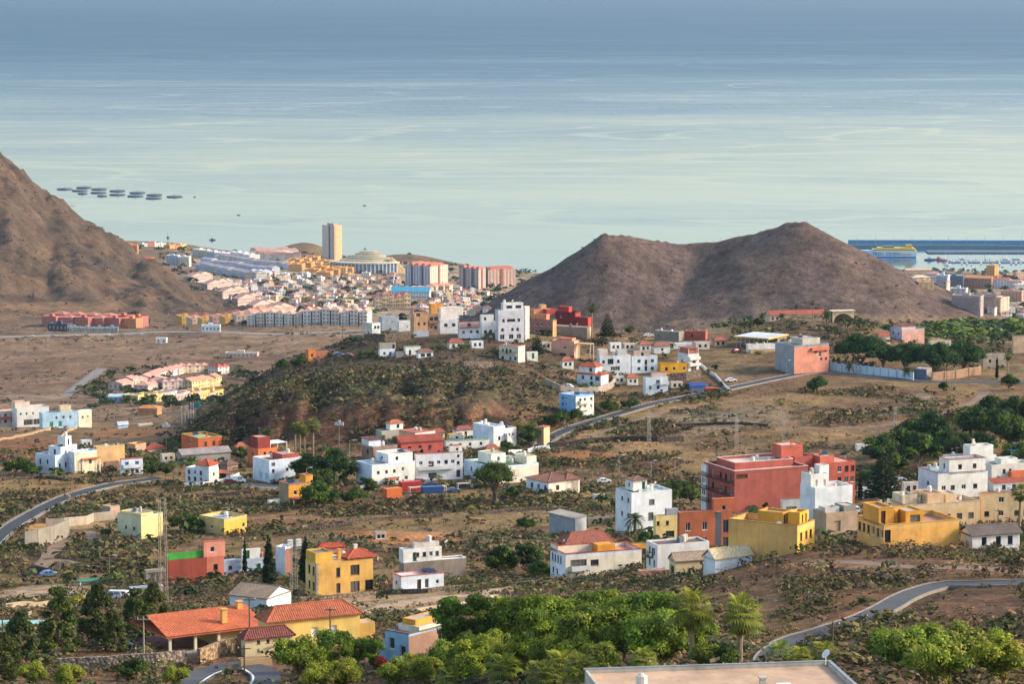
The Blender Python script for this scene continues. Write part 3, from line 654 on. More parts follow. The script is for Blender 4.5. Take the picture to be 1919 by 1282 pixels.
class House:
    """placed by its nearest ground corner; left face runs back to the left, right face back to the right"""
    def __init__(s, name, label, cat, xl, xc, xr, yb, yt, th, dep=9., d=None, group=None, dz=0.):
        g = ground(xc, yb, None) if d is None else Vector([float(q) for q in pt(xc, yb, d)])
        d = g.y; sc = K / (math.hypot(d, HC - g.z)); az = math.atan2(g.x, g.y); t = R_(th)
        s.L = (xc - xl) / sc / math.cos(t) if xc - xl > 1 else dep; s.R = (xr - xc) / sc / math.sin(t) if xr - xc > 1 else dep
        s.L = max(s.L, 1.5); s.R = max(s.R, 1.5); s.H = (yb - yt) / sc * 1.012; s.s = sc; s.d = d
        s.root = empty(name, (g.x, g.y, g.z + dz), math.pi / 2 - t - az); tag(s.root, label, cat, group)
        X_ = Vector((math.sin(t + az), math.cos(t + az))); Y_ = Vector((-X_.y, X_.x)); c = Vector((g.x, g.y)) + X_ * s.R / 2 + Y_ * s.L / 2
        FOOTPRINTS.append((c.x, c.y, math.hypot(s.L, s.R) / 2, tuple(X_), s.R, s.L))
    def vol(s, a0=0, a1=1, b0=0, b1=1, z0=0., z1=None, col='#e9e6e0', w=(), H=None, **k):
        """a = fraction along the left face measured from the corner, b along the right face; z in fractions of H (or metres if H=1)"""
        h = s.H if H is None else H
        z1 = 1. if z1 is None else z1
        x0, x1, y0, y1 = s.R * b0, s.R * b1, s.L * a0, s.L * a1; Z0, Z1 = z0 * h, z1 * h
        ops = []
        for it in w:
            face, us, vs, ww, hh, kind = it
            for v in (vs if isinstance(vs, (list, tuple)) else [vs]):
                for u in (us if isinstance(us, (list, tuple)) else [us]): ops.append((face, u, max(Z0 + v * (Z1 - Z0), Z0 + hh / 2 + .03), ww, hh, kind))
        k.setdefault('foot', 3.5 if z0 == 0 else .0)
        volume(s.root, x0, x1, y0, y1, Z0, Z1, col, ops, **k)
        if k.get('roof', 'flat') == 'flat' and (x1 - x0) * (y1 - y0) > 22 and s.d < 1400:
            r = random.Random(int(s.root.location.x * 13 + Z1 * 7)); zt = Z1 - k.get('par', .6) + .04
            for i in range(r.randint(1, 3)):
                x = x0 + (x1 - x0) * r.uniform(.25, .8); y = y0 + (y1 - y0) * r.uniform(.3, .85); q = r.random()
                if q < .3: tank(s.root, x, y, zt, r.uniform(.4, .6), r.uniform(.9, 1.3), r.choice(['#c9c6c0', '#d8d8d4', '#5a6a7a', '#b8a898']))
                elif q < .5: antenna(s.root, x, y, zt, r.uniform(2, 3.2))
                elif q < .62: dish(s.root, x, y, zt, .45)
                elif q < .75: MB().box(x - .5, x + .5, y - .25, y + .25, zt, zt + .8).obj('air_unit', plain('#c8c8c4', .5), s.root)
                elif q < .88:
                    m_ = MB(); m_.quad((x - 1, y - .7, zt + .25), (x + 1, y - .7, zt + .25), (x + 1, y + .5, zt + .95), (x - 1, y + .5, zt + .95)); m_.box(x - .9, x - .8, y + .3, y + .4, zt, zt + .85); m_.box(x + .8, x + .9, y + .3, y + .4, zt, zt + .85); m_.obj('solar_panel', plain('#26344a', .25), s.root)
                else: chimney(s.root, x, y, zt, r.uniform(.8, 1.3), col, .5)
        return s
    def bal(s, face, u0, u1, v, a0=0, b0=0, **k):
        balcony(s.root, face, (s.R * b0, s.L * a0), s.L * (1 - a0), s.R * (1 - b0), u0, u1, v * s.H, **k); return s
    def top(s, *items):
        """rooftop things: (kind, a, b, zfrac)"""
        for k, a, b, z in items:
            {'t': tank, 'c': chimney, 'a': antenna, 'd': dish}[k](s.root, s.R * b, s.L * a, s.H * z)
        return s
    def canopy(s, a0, a1, b0, b1, z, col='#b5563a', h=.12, posts=True, base=None, tile=True):
        x0, x1, y0, y1 = s.R * b0, s.R * b1, s.L * a0, s.L * a1; z *= s.H; m = MB(); m.box(x0, x1, y0, y1, z, z + h); o = m.obj('canopy', tilemat(col) if tile else plaster(col), s.root)
        if posts:
            zb = -2. if base is None else base * s.H
            for x in (x0 + .15, x1 - .15):
                for y in (y0 + .15, y1 - .15): MB().box(x - .1, x + .1, y - .1, y + .1, zb, z - .004).obj('post', plaster('#ddd8cf'), o)
        return s
# ================================================================== houses, near ones and those on the ridge
W_ = '#e6e4df'; WB = '#dde3ea'; CR = '#e8dcc6'; TC = '#b04a2e'; TR = '#bd5c3c'; BR = '#8a5a48'  # WB is white with the blue of shade mixed into it
def Hs(label, xl, xc, xr, yb, yt, th, cat='house', name='house', **k): return House(name, label, cat, xl, xc, xr, yb, yt, th, **k)
# ---- right cluster
h = Hs('white cube house of three storeys with shade-blue walls and tile-roofed roof hut', 1153, 1183, 1259, 1003, 924, 62)
h.vol(col=WB, colR='#e4e8ee', w=[('L', [.42, .8], [.44], 1.0, 1.1, 'g'), ('L', [.42, .8], [.8], .9, 1.1, 'g'), ('L', [.8], [.15], .9, 1.1, 'g'), ('R', [.5], [.74], 1.6, 1.4, 'g'), ('R', [.48], [.4], 1.5, 2., 'g'), ('R', [.8], [.12], 1.2, 1.4, 'g')], rc='#a9b7b4')  # white walls tinted with shade blue, left face a little darker
h.vol(.35, .85, .18, .52, .98, 1.24, col=W_, w=[('R', [.75], [.45], .9, 2., 'D#1c5a3c'), ('L', [.5], [.5], .7, 1.0, 'g')], roof='hip', rise=.6, tile='#8f6a58').top(('c', .3, .62, .98), ('d', .8, .9, .98))
h = Hs('small cream house with yellow base wing beside the rust-red apartments', 1224, 1229, 1272, 1014, 968, 70, dep=9)
h.vol(col='#e3c887', w=[('R', [.1, .5], [.7], .8, 1.1, 'b'), ('R', [.62], [.25], 2.2, 1.5, 'b')]).vol(.3, 1, .5, 1, .95, 1.25, col='#9aa0a8', roof='flat', par=.1)
h = Hs('rust-orange apartment house with grey glazed stairwell and white-framed windows', 1269, 1273, 1372, 1040, 962, 70, dep=14, cat='apartment building', name='apartment_building')
h.vol(col='#b5623f', w=[('R', [.16, .48], [.66, .28], 1.2, 1.9, 'w'), ('R', [.88], [.62], 1.4, 3.0, 'y'), ('R', [.88], [.2], 1.4, 3.0, 'y')], cop='#c4735a', rc='#c98a72')
h.vol(-.01, .01, .68, .79, 0, .985, col='#555a63', par=.02)
h.vol(.02, .8, .64, 1.04, .95, 1.28, col='#b9603c', w=[('R', [.5], [.35], 1., 1.1, 'w')], rc='#d8c7a8', cop='#c8744c')
h.vol(-.02, .3, 1.0, 1.24, 0, .86, col='#b5623f', w=[('R', [.5], [.75, .4], 1.2, 1.9, 'w')], rc='#c98a72')
h = Hs('large ochre-yellow building with blank front wall and rooftop patio rooms', 1364, 1494, 1526, 1036, 987, 26, cat='building', name='flat_roofed_building')
h.vol(col='#e8b468', colR='#ecb44c', w=[('R', [.22, .52, .78], [.55], .9, 1.5, 'd')], par=1.0, rc='#c98f6a', cop='#b98a4a')  # duller front and brighter right face: sunlight put into the two colours
h.vol(.3, .66, .35, .9, .93, 1.36, col='#d9a040', w=[('R', [.2, .4, .6], [.5], .6, 1.5, 'd')], par=.4, rc='#c98f6a').vol(.08, .25, .45, .98, .93, 1.4, col='#dfa834', w=[('R', [.3, .7], [.5], .6, 1.5, 'd')], par=.4, rc='#c98f6a')
h = Hs('big brick-red apartment block with blank red gable wall and balconies', 1318, 1376, 1514, 962, 884, 62, cat='apartment building', name='apartment_building')
h.vol(col='#9c4d44', colR='#a35348', w=[('L', [.12, .3, .55, .72, .9], [.2, .5, .8], 1.3, 1.9, 'd'), ('R', [.1], [.9], 3.4, 1.1, 'd')], rc='#d0b8a8', cop='#d8b0a0', par=.8)
for v in (.08, .38, .69): h.bal('L', .02, .46, v, col='#8d443c', solid=False); h.bal('L', .52, .98, v, col='#8d443c', solid=False)
h.vol(.35, .95, .15, .95, .93, 1.1, col='#a9544a', rc='#d9c3b4', cop='#e2c8bc', par=.7).vol(.42, .75, 1.0, 1.25, 0, 1.12, col='#a9544a', rc='#c9a090')
h.vol(.86, 1.02, -.03, .0, 0, .95, col=W_, w=[('L', [.3, .7], [.3, .6], .9, 1.4, 'd')], par=.2)
h.vol(.5, .8, .85, 1.15, 1.08, 1.4, col='#bf5f4c', rc='#d8c8b8', par=.3).top(('t', .6, .5, 1.04), ('t', .7, .6, 1.04), ('a', .8, .3, 1.06), ('a', .5, .9, 1.36))
h.vol(.2, .85, 1.26, 1.75, 0, .98, col='#b85a48', rc='#cf9a86', w=[('R', [.55, .75, .92], [.55, .82], 1.2, 1.6, 'd')], par=.4).vol(.3, .6, 1.3, 1.5, .95, 1.12, col='#c86a54', par=.2)
h = Hs('pale blue-white house with pink roof terrace in front of the red apartment block', 1499, 1527, 1597, 974, 915, 60)
h.vol(col=WB, rc='#cfa898', w=[('R', [.06], [.1], 1.0, 1.0, 'w')], par=.9).vol(.35, 1, .02, .5, .9, 1.38, col=W_, w=[('R', [.3, .75], [.4], .8, 1.6, 'D#cfc4b4')], rc='#d8cbbd').vol(.6, .95, .35, .6, 1.3, 1.6, col=W_, par=.2).top(('t', .75, .2, 1.36), ('c', .2, .62, .88))
h = Hs('low white annex with ribbon roof between red block and ochre building', 1464, 1466, 1500, 965, 936, 72, dep=7); h.vol(col=W_, w=[('R', [.5], [.4], 3., .8, 'd')], cop='#b8684e')
h = Hs('white split house with orange terrace roof, red tiles and yellow roof box', 1031, 1060, 1203, 1092, 1040, 68)
h.vol(col='#dfe5ee', colR=CR, w=[('L', [.15, .32, .5, .68], [.72], .9, 1.6, 'd'), ('L', [.2, .45], [.25], .9, 1.2, 'd'), ('R', [.02 + .15], [.62], 3.6, 1.9, 'd'), ('R', [.38], [.64], 1.8, 1.2, 'd')], rc='#d8906c', cop=TC, par=.7)  # left face tinted as shaded, right face cream as sunlit
h.bal('R', .06, .3, .42, col='#d8d8d8')
h.vol(.5, 1., .0, .45, .9, 1.18, col=CR, cop=TC, rc=TC, par=.3).vol(.15, .5, .45, .68, .9, 1.22, col='#e0982a', par=.1, rc='#d9a050')
h.vol(.55, 1.05, .12, .75, 1.05, 1.2, col=CR, roof='hip', rise=2.2, tile='#9c5a48')
h = Hs('plain white two-storey house with brown flat roof below the rust apartments', 1211, 1232, 1329, 1075, 1022, 66)
h.vol(col=W_, w=[('L', [.3, .7], [.72, .3], .8, 1.3, 'd'), ('L', [.55], [.65], .9, 1.9, 'd')], rc='#6d5a55', par=.35).bal('L', .1, .6, .5, col='#6a6a6a', solid=False, dep=.9)
h = Hs('tan shed with wide pale sheet roof under the scrub slope', 1254, 1266, 1345, 1085, 1052, 68, cat='shed', name='shed'); h.vol(col='#d8c49a', roof='gx', rise=1.3, tile='#a8927c', w=[('L', [.5], [.4], 1.6, 1.6, 'd')], ov=.3)
h = Hs('white gabled shed with cream sheet roof at the foot of the slope', 1318, 1340, 1410, 1075, 1048, 55, cat='shed', name='shed'); h.vol(col=WB, roof='gx', rise=1.5, tile='#d8c39a', ov=.3)
h = Hs('low red-decked terrace building beside the white split house', 1195, 1200, 1252, 1088, 1072, 70, dep=8); h.vol(col='#c98478', rc='#b8606a', cop='#c9a090', par=.4)
h = Hs('low orange-yellow garage with dark door behind the white split house', 1160, 1164, 1212, 1052, 1024, 66, dep=7, cat='garage', name='garage'); h.vol(col='#d89b3c', w=[('R', [.78], [.4], 2.2, 2.2, 'D#6d4a30')], par=.3)
h = Hs('half-built tan and grey block-walled ruin beside the ochre building', 1523, 1548, 1607, 1002, 962, 62, cat='ruin', name='ruined_house')
h.vol(col='#b59a80', w=[('R', [.35], [.35], 1.8, 2.6, 'O')], rc='#9a8f86', par=.8).vol(.2, .7, .05, .5, .8, 1.2, col='#cfcac2', rc='#8d8d8d').vol(.1, .8, .6, .98, .8, 1.25, col='#8d8a80', par=.2)
h = Hs('mustard-yellow building with curved pavilion and row of dark windows', 1606, 1656, 1797, 1028, 985, 62, cat='building', name='flat_roofed_building')
h.vol(col='#e2b46a', colR='#e6ac58', w=[('L', [.08, .25, .42, .6, .78, .93], [.62], 1.0, 1.5, 'd'), ('R', [.05], [.55], 1.2, 2.2, 'd')], rc='#c4907a', cop='#c99436', par=.8)
h.vol(.2, .8, .0, .2, .9, 1.65, col='#d79c3c', w=[('R', [.3], [.45], .9, 2.4, 'd')], rc='#cf9c84', cop='#dca544', par=.3).vol(.1, .6, .32, .55, .9, 1.5, col='#dc9a34', par=.3, w=[('R', [.55], [.4], 2., 1.4, 'y')])
m = MB(); m.tube((h.R * .25, h.L * .4, h.H * .9), (h.R * .25, h.L * .4, h.H * 1.5), h.R * .075, n=18); m.obj('round_pavilion', plaster('#d59a3a'), h.root)
h = Hs('long beige terrace of flats with stepped roof rooms behind the mustard building', 1668, 1700, 1835, 992, 948, 64, cat='apartment building', name='apartment_building')
h.vol(col='#dcc09a', colR='#e0bd90', w=[('R', [.44, .56, .72, .88], [.42], 1.5, 1.4, 'd'), ('L', [.3, .7], [.6], 1.2, 1.4, 'd')], rc='#c9a58c', cop='#cdb08c', par=.9)
h.vol(.1, .8, .3, .52, .92, 1.42, col='#e0bd92', w=[('L', [.25, .5, .75], [.5], .7, 1.6, 'd')], rc='#b56e58', par=.4).vol(.3, .9, .0, .2, .9, 1.35, col='#d8c3a4', rc='#b9a08c', par=.6).vol(.3, .8, .6, .75, .92, 1.3, col='#dcc09a', par=.3).top(('t', .4, .25, .95), ('t', .6, .58, .95), ('c', .5, .85, .95))
h = Hs('beige two-storey corner flats with dark square windows at right edge', 1835, 1838, 1945, 985, 925, 70, dep=12, cat='apartment building', name='apartment_building')
h.vol(col='#dfbf92', w=[('R', [.1, .35, .62, .78], [.35], 1.3, 1.3, 'd'), ('R', [.35], [.78], 1.4, 1.4, 'd')], rc='#c7a28a', cop='#c98a62').vol(.0, .5, .62, .98, .93, 1.25, col='#e2c49c', par=.3).top(('t', .5, .3, .97), ('c', .7, .5, .97))
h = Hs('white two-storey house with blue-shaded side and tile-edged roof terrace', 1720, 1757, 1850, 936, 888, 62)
h.vol(col='#d5dfec', colR=W_, w=[('R', [.12, .3, .52, .75], [.42], 1.3, 1.3, 'd'), ('L', [.5], [.5], 1.2, 1.2, 'd')], rc='#b8c8c0', cop='#9a5a4c').vol(.0, .5, .22, .95, .93, 1.5, col=W_, w=[('R', [.3, .7], [.5], 1.2, 1.3, 'd'), ('L', [.5], [.5], 1., 1.4, 'u')], cop='#9a5a4c', rc='#8d8d8d', par=.4).top(('t', .7, .1, .98), ('t', .9, .3, .98))  # shade of the left side is in its blue wall colour
h = Hs('white cubic house with roof hut half hidden behind the tile-edged white house', 1766, 1784, 1866, 900, 858, 62)
h.vol(col=W_, w=[('R', [.5, .8], [.5], 1.2, 1.2, 'd')], rc='#b9a898').vol(.1, .8, .42, .95, .95, 1.45, col=W_, rc='#cfc4b8').top(('t', .6, .15, .95), ('c', .6, .6, 1.45), ('a', .5, .1, .95))
h = Hs('grey-white stepped house at right edge with orange terrace wall', 1838, 1858, 1935, 905, 872, 60)
h.vol(col='#d9d6d0', w=[('R', [.3, .45], [.6], 1., 1.3, 'd')], rc='#9ba58c').vol(-.3, -.02, .4, 1.1, 0, .6, col='#cf6b3c', rc='#c98f6a').vol(.3, .9, .3, .7, .9, 1.25, col=W_)
h = Hs('low white cottage with red tiled awning below the grey-white stepped house', 1852, 1862, 1925, 922, 906, 64); h.vol(col='#d8dcdf', w=[('R', [.3, .6], [.45], 1.2, 1.4, 'd')], roof='shed', rise=.8, tile=TR, foot=2)
h = Hs('low dark-roofed white cottage with two doors at the right hand scrub edge', 1800, 1822, 1910, 1028, 1004, 64); h.vol(col=W_, roof='gx', rise=1.4, tile='#75675f', w=[('R', [.25, .55, .8], [.45], 1.0, 1.6, 'u')])
h = Hs('bright blue-walled flat house at right edge among trees', 1887, 1889, 1960, 856, 834, 70, dep=8); h.vol(col='#3f9fd8', rc='#b8c8d0', par=.5)
h = Hs('small white outbuilding peeping from the trees behind the red block', 1604, 1606, 1632, 846, 833, 68, dep=5, cat='outbuilding', name='outbuilding'); h.vol(col=W_, par=.2)
# ---- near left and centre
h = Hs('mustard-yellow two-storey house with orange tiled roof and stone-quoined corner', 573, 593, 700, 1121, 1056, 66)
h.vol(col='#dcbc78', colR='#dfae5c', w=[('L', [.35, .75], [.3, .75], 1.0, 1.7, 'b'), ('R', [.385], [.22, .67], .9, 1.9, 'b'), ('R', [.68], [.22, .7], 2.0, 2.0, 'b'), ('R', [.93], [.22], 1.8, 2.1, 'b')], roof='flat', par=.05, rc='#b59a78')
h.vol(.05, .95, .0, .3, .98, 1.28, col='#dcae48', par=.3, rc='#77756f'); h.canopy(.0, 1.02, .58, 1.1, 1.02, TR, .25, True, .9); hip_roof(h.root, h.R * .56, h.R * 1.08, 0, h.L, h.H * 1.06, 1.2, tilemat(TR)); chimney(h.root, h.R * .46, h.L * .3, h.H, 1.8, '#dca93a'); chimney(h.root, h.R * .82, h.L * .7, h.H * 1.1, 1.3)
m = MB()
for i in range(14):
    z = i * h.H / 14; q = .5 if i % 2 else .32; m.box(-.05, q, -.05, -.002, z, z + h.H / 14 * .9); m.box(-.05, -.002, -.002, q, z, z + h.H / 14 * .9)
m.obj('quoin', plaster('#9a9186'), h.root)
h = Hs('white house with red tiled roof just behind the mustard house', 593, 600, 688, 1060, 1040, 72, dep=9); h.vol(col=W_, cop='#b8604c', rc='#b8604c', par=.4).vol(.2, .9, .0, .55, .9, 1.6, col='#cf8a7c', roof='hip', rise=.8, tile=TC).top(('c', .5, .8, .95))
h = Hs('white flat house standing on a tall grey block wall', 748, 757, 874, 1096, 1056, 68, dep=12)
h.vol(col='#8d8175', rc='#dfe3e8', par=.25, cop='#d8d8d4', wear=.8).vol(.15, 1, .0, .62, .95, 1.62, col=W_, w=[('R', [.37, .55, .72, .88], [.55], .8, 1.0, 'd'), ('R', [.3], [.42], .9, 2.0, 'Dgreen' if False else 'D#2b5a50')], rc='#d8cfc4', par=.4).vol(.4, .9, .2, .6, 1.58, 1.85, col='#cfc8be', rc='#b8aea4', par=.2).top(('d', .3, .7, 1.6), ('t', .6, .45, 1.85))
h = Hs('small white bungalow with red tiled parapet and patio below the block wall', 736, 752, 832, 1112, 1082, 66); h.vol(col=WB, w=[('R', [.42, .6], [.45], .9, 1.9, 'd'), ('R', [.85], [.5], .7, .8, 'd'), ('L', [.4], [.5], 1., .9, 'w')], cop='#c2604c', rc='#d8c8bc', par=.4).vol(-.5, -.05, -.05, 1.1, 0, .18, col='#d8dade', par=.1)
h = Hs('dark red house with green-rimmed roof terrace and salmon roof pavilion', 312, 316, 388, 1092, 1052, 70, dep=14)
h.vol(col='#93402f', rc='#b9bfa2', cop=None, par=.3).vol(-.0, 1, 1.0, 1.45, 0, 1.02, col='#c2705a', w=[('R', [.5], [.5], 1., 1.4, 'd')], rc='#c98a72', par=.3)
m = MB(); m.box(-.02, .3, .0, h.L, h.H * .99, h.H * 1.22); m.box(.3, h.R, h.L - .3, h.L, h.H * .99, h.H * 1.3); m.obj('green_parapet', plaster('#3f9a3a'), h.root)
h.vol(.35, .95, .95, 1.5, .98, 1.7, col='#d8907c', w=[('R', [.4], [.5], 1., 1.2, 'w')], rc='#b9b46a', cop='#c4614c', par=.4)
h = Hs('low pale blue flat-roofed house behind the cypress trees', 408, 412, 510, 1080, 1052, 72, dep=12); h.vol(col='#b9c6da', rc='#cfd3d8', w=[('R', [.2, .75], [.5], .9, .9, 'd')], par=.5).vol(.5, .95, .45, .8, .95, 1.6, col=W_, w=[('R', [.3], [.42], 1., 2., 'D#1e6a3c')], par=.2, rc='#d8c3a0').vol(.4, 1, .82, .98, .95, 1.3, col='#c98a78', par=.2)
h = Hs('narrow white end wall house between two cypress trees', 517, 535, 548, 1085, 1026, 30, dep=6); h.vol(col='#dfe3ee', colR='#8a5a4c', rc='#cfc8be')
h = Hs('pale lemon-yellow cube house on a terrace above dirt track', 221, 265, 306, 1011, 968, 45); h.vol(col='#d0cfae', colR='#dccb8c', w=[('L', [.35, .7], [.42], .8, .8, 'd')], rc='#b39a88', par=.6).vol(.0, .9, .0, .55, .98, 1.1, col='#dccb8c', par=.25)  # left wall greyed as shaded, right wall yellower as sunlit
h = Hs('yellow flat-roofed house with pale blue roof deck among shrubs', 374, 420, 463, 1003, 974, 45); h.vol(col='#d8b878', colR='#dcb44c', w=[('R', [.85], [.4], .8, 1.2, 'd'), ('L', [.5], [.4], .9, .9, 'd')], rc='#9fb0bf', cop='#cfae74', par=.7)
h = Hs('tiny concrete block hut on the slope above lemon-yellow house', 191, 207, 225, 973, 951, 50, cat='hut', name='hut'); h.vol(col='#9a938a', colR='#b99a86', rc='#c39a7c', par=.15, cop='#b89478')
h = Hs('white shed with wide brown fibre-cement gable roof by the dark slope', 431, 500, 546, 1150, 1122, 32, cat='shed', name='shed'); h.vol(col=WB, roof='gy', rise=1.6, tile='#8d7a68', ov=.3)
# the long orange-roofed villa
h = Hs('yellow villa with corrugated terracotta hip roof and shuttered windows', 484, 503, 676, 1224, 1166, 68, name='villa')
h.vol(col='#e0c880', colR='#e4c06a', w=[('R', [.5], [.52], 1.0, 1.3, 'ws'), ('R', [.7], [.52], 1.3, 1.3, 'ws')], roof='hip', rise=1.8, tile='#b0603f', step=.34).vol(.1, .8, 1.0, 1.18, 0, .62, col='#dcae58', par=.1)
h = Hs('open-sided villa wing under a long bright orange sheet-tile roof', 300, 316, 498, 1222, 1190, 66, name='villa')
m = MB(); H_ = h.H; Rr = h.R; Ll = max(h.L * 2.2, 13)
roof_plane(m, (-.6, -.6, H_ * .92), (Rr, -.6, H_ * .92), (-.6, Ll * .5, H_ + 1.7), (Rr, Ll * .5, H_ + 1.7), .34, .04); roof_plane(m, (Rr, Ll, H_), (-.6, Ll, H_), (Rr, Ll * .5, H_ + 1.7), (-.6, Ll * .5, H_ + 1.7), .34, .04)
m.box(-.5, Rr, -.5, Ll, H_ * .92 - .3, H_ * .92 - .12); m.obj('roof', tilemat('#c7683f'), h.root)
MB().box(Rr * .55, Rr - .1, .8, Ll - .5, -3, H_ * .9).obj('wall', plaster('#d8bd80'), h.root)
for u in (.02, .28, .52, .75):
    MB().box(Rr * u - .2, Rr * u + .2, 0, .4, -3, H_ * .9).obj('post', plaster('#e2d6b8'), h.root)
MB().box(-3.5, Rr, -3.5, Ll, -3.6, -.55).obj('terrace', plaster('#a8705c'), h.root)
for (x0, x1, y0, y1, n) in ((-3.4, -3.25, -3.4, Ll * .5, 34), (-3.4, Rr * .6, -3.4, -3.25, 52)):
    b = MB(); b.box(x0, x1, y0, y1, -.54, -.44); b.box(x0, x1, y0, y1, .42, .54)
    for i in range(n):
        f = (i + .5) / n; xx = x0 + (x1 - x0) * f if x1 - x0 > 1 else (x0 + x1) / 2; yy = y0 + (y1 - y0) * f if y1 - y0 > 1 else (y0 + y1) / 2; b.box(xx - .07, xx + .07, yy - .07, yy + .07, -.44, .42)
    b.obj('balustrade', plaster('#e6e4e2'), h.root)
for x, y in ((Rr * .62, 1.6), (Rr * .9, Ll * .42)): chimney(h.root, x, y, H_ + .4, 1.8, '#d9a860', .8)
h = Hs('small cream pump house with dark red pantile hip roof by the bend', 452, 460, 548, 1232, 1198, 70, dep=6, cat='house'); h.vol(col='#d8c69a', w=[('R', [.28, .48, .72], [.75], .45, .5, 'd')], roof='hip', rise=1.3, tile='#7d3f36', step=.34)
h = Hs('sky-blue gabled house with brick side and long pale roof among garden trees', 722, 766, 846, 1254, 1190, 40, dep=9)
h.vol(col='#9cc4e2', colR='#9a7766', w=[('L', [.28], [.66], 1., 1.6, 'w'), ('L', [.75], [.48], 1., 1.5, 'w'), ('R', [.75], [.75], 1., 1.4, 'd')], roof='flat', rc='#c9917c', par=.3, cop='#6d5a55').vol(.0, .9, .25, .98, .95, 1.14, col='#d8cdbd', par=.15, rc='#cf9a84').vol(.25, .8, .3, .9, 1.1, 1.3, col='#d89b3c', par=.1)
h.vol(1.0, 1.35, .0, .5, 0, .55, col='#a9cbe4', par=.2)
h = Hs('flat beige concrete roof of the nearest house, with vent box and air units', 1205, 1690, 1690, 1400, 1364, -15.5, d=252, dep=24)
h.vol(col='#b9b3a8', rc='#c3a184', par=.35, cop=None)
MB().box(h.R * .0 - .12, h.R + .12, -.12, .2, h.H + .003, h.H + .12).obj('coping', plaster('#8f949b'), h.root); MB().box(h.R - .2, h.R + .12, .21, h.L + .12, h.H + .003, h.H + .12).obj('coping', plaster('#8f949b'), h.root)
zr = h.H - .3
MB().box(h.R * .45, h.R * .45 + 1, h.L * .3, h.L * .3 + 1., zr, zr + 1.2).box(h.R * .45 - .1, h.R * .45 + 1.1, h.L * .3 - .1, h.L * .3 + 1.1, zr + 1.35, zr + 1.45).obj('vent_box', plaster('#dfe3e8'), h.root)
for i in range(3):
    a = MB(); x = h.R * .16; y = h.L * (.14 + .035 * i); a.box(x, x + .8, y, y + .35, zr, zr + .75); a.tube((x - .02, y + .17, zr + .38), (x - .05, y + .17, zr + .38), .28, n=14); a.obj('air_unit', plain('#c9cacb', .5), h.root)
m = MB(); m.box(h.R * .2, h.R * .55, h.L * .5, h.L * .515, zr, zr + .5); m.box(h.R * .2, h.R * .215, h.L * .515, h.L * .8, zr, zr + .5); m.obj('roof_kerb', plaster('#9a9c9f'), h.root)
dish(h.root, h.R * .95, h.L * .03, h.H, .45)
# ---- centre-left cluster around the junction
h = Hs('orange house with green-edged flat roof at the foot of the dark slope', 340, 372, 416, 845, 822, 62); h.vol(col='#c9683c', rc='#a9b87c', cop='#b0a060', w=[('R', [.3, .65], [.5], 1.1, 1.4, 'd'), ('L', [.5], [.5], 1.2, 1.2, 'w')])
h = Hs('long low grey barn with pale sheet roofs below the green-edged orange house', 330, 342, 432, 869, 853, 70, dep=10, cat='barn', name='barn'); h.vol(col='#a39a92', roof='gx', rise=1.4, tile='#a89c98', ov=.4)
h = Hs('white villa with bright orange hip roof and two tiled porches', 348, 392, 410, 909, 880, 35, name='villa'); h.vol(col='#dde4ee', colR=CR, w=[('L', [.15, .4, .65], [.3, .72], .9, 1.2, 'd'), ('R', [.5], [.6], 1., 1.2, 'd')], rc='#dcdcdc', par=.3).vol(.0, .55, .0, .95, .98, 1.25, col=W_, roof='hip', rise=1.6, tile=TR)
h.canopy(.0, .55, 1.0, 1.9, .62, TR, .2).canopy(.0, .5, 1.9, 2.5, .38, TR, .2)
h = Hs('thatched-brown hut roof beside the orange villa roofs', 412, 426, 446, 884, 872, 50, cat='hut', name='hut'); h.vol(col='#9a8070', roof='hip', rise=1.3, tile='#7d5f52')
h = Hs('orange two-storey house with dark red roof box and white pergola', 464, 484, 520, 876, 842, 60)
h.vol(col='#cf7446', w=[('R', [.35, .65], [.68], .9, 1.5, 'd'), ('L', [.5], [.65], .9, 1.3, 'd')], rc='#b8684e').vol(.2, .9, .1, .75, .95, 1.6, col='#8a3430', par=.2).vol(-.02, .3, 1.0, 1.8, 0, .7, col='#c9704a', rc='#b06050', par=.4).canopy(.3, 1.2, .8, 1.7, 1.15, '#e6e4e0', .12, True, .7, False).top(('a', .6, .4, 1.6))
h = Hs('white and pale blue three-storey house above the parking yard', 474, 505, 566, 905, 864, 58)
h.vol(.0, 1, .0, 1., col='#d5e0ee', w=[('R', [.12, .55], [.52], .9, 1.0, 'd'), ('R', [.85], [.35], 1., 2.0, 'd'), ('R', [.12], [.85], 1.3, .9, 'd'), ('L', [.5, .85], [.25], 1.8, 2., 'D#9cc4d8')], rc='#b06a5c', cop='#e6e4e0').vol(.1, .7, .45, .95, .95, 1.2, col='#a04a40', par=.2)
h = Hs('bright orange-yellow house with roof tower and red tiled porch', 523, 541, 586, 946, 908, 62); h.vol(col='#a08a6c', colR='#dfa034', w=[('R', [.28, .75], [.55], 1.0, 1.2, 'w')], rc='#a9b2bd', cop='#b9694c', par=.5).vol(.1, .7, .75, 1.05, .95, 1.32, col='#dc9a36', par=.2, cop='#c9793c'); h.canopy(-.5, 0, .0, .95, .3, '#a04a40', .25, True)
h = Hs('tiny white shed beside the orange-yellow house', 501, 505, 525, 949, 938, 66, dep=4, cat='shed', name='shed'); h.vol(col=W_, w=[('R', [.4], [.5], .9, .9, 'u')], par=.1)
h = Hs('stepped pale blue and white house with small roof tower at left', 67, 104, 132, 889, 854, 42)
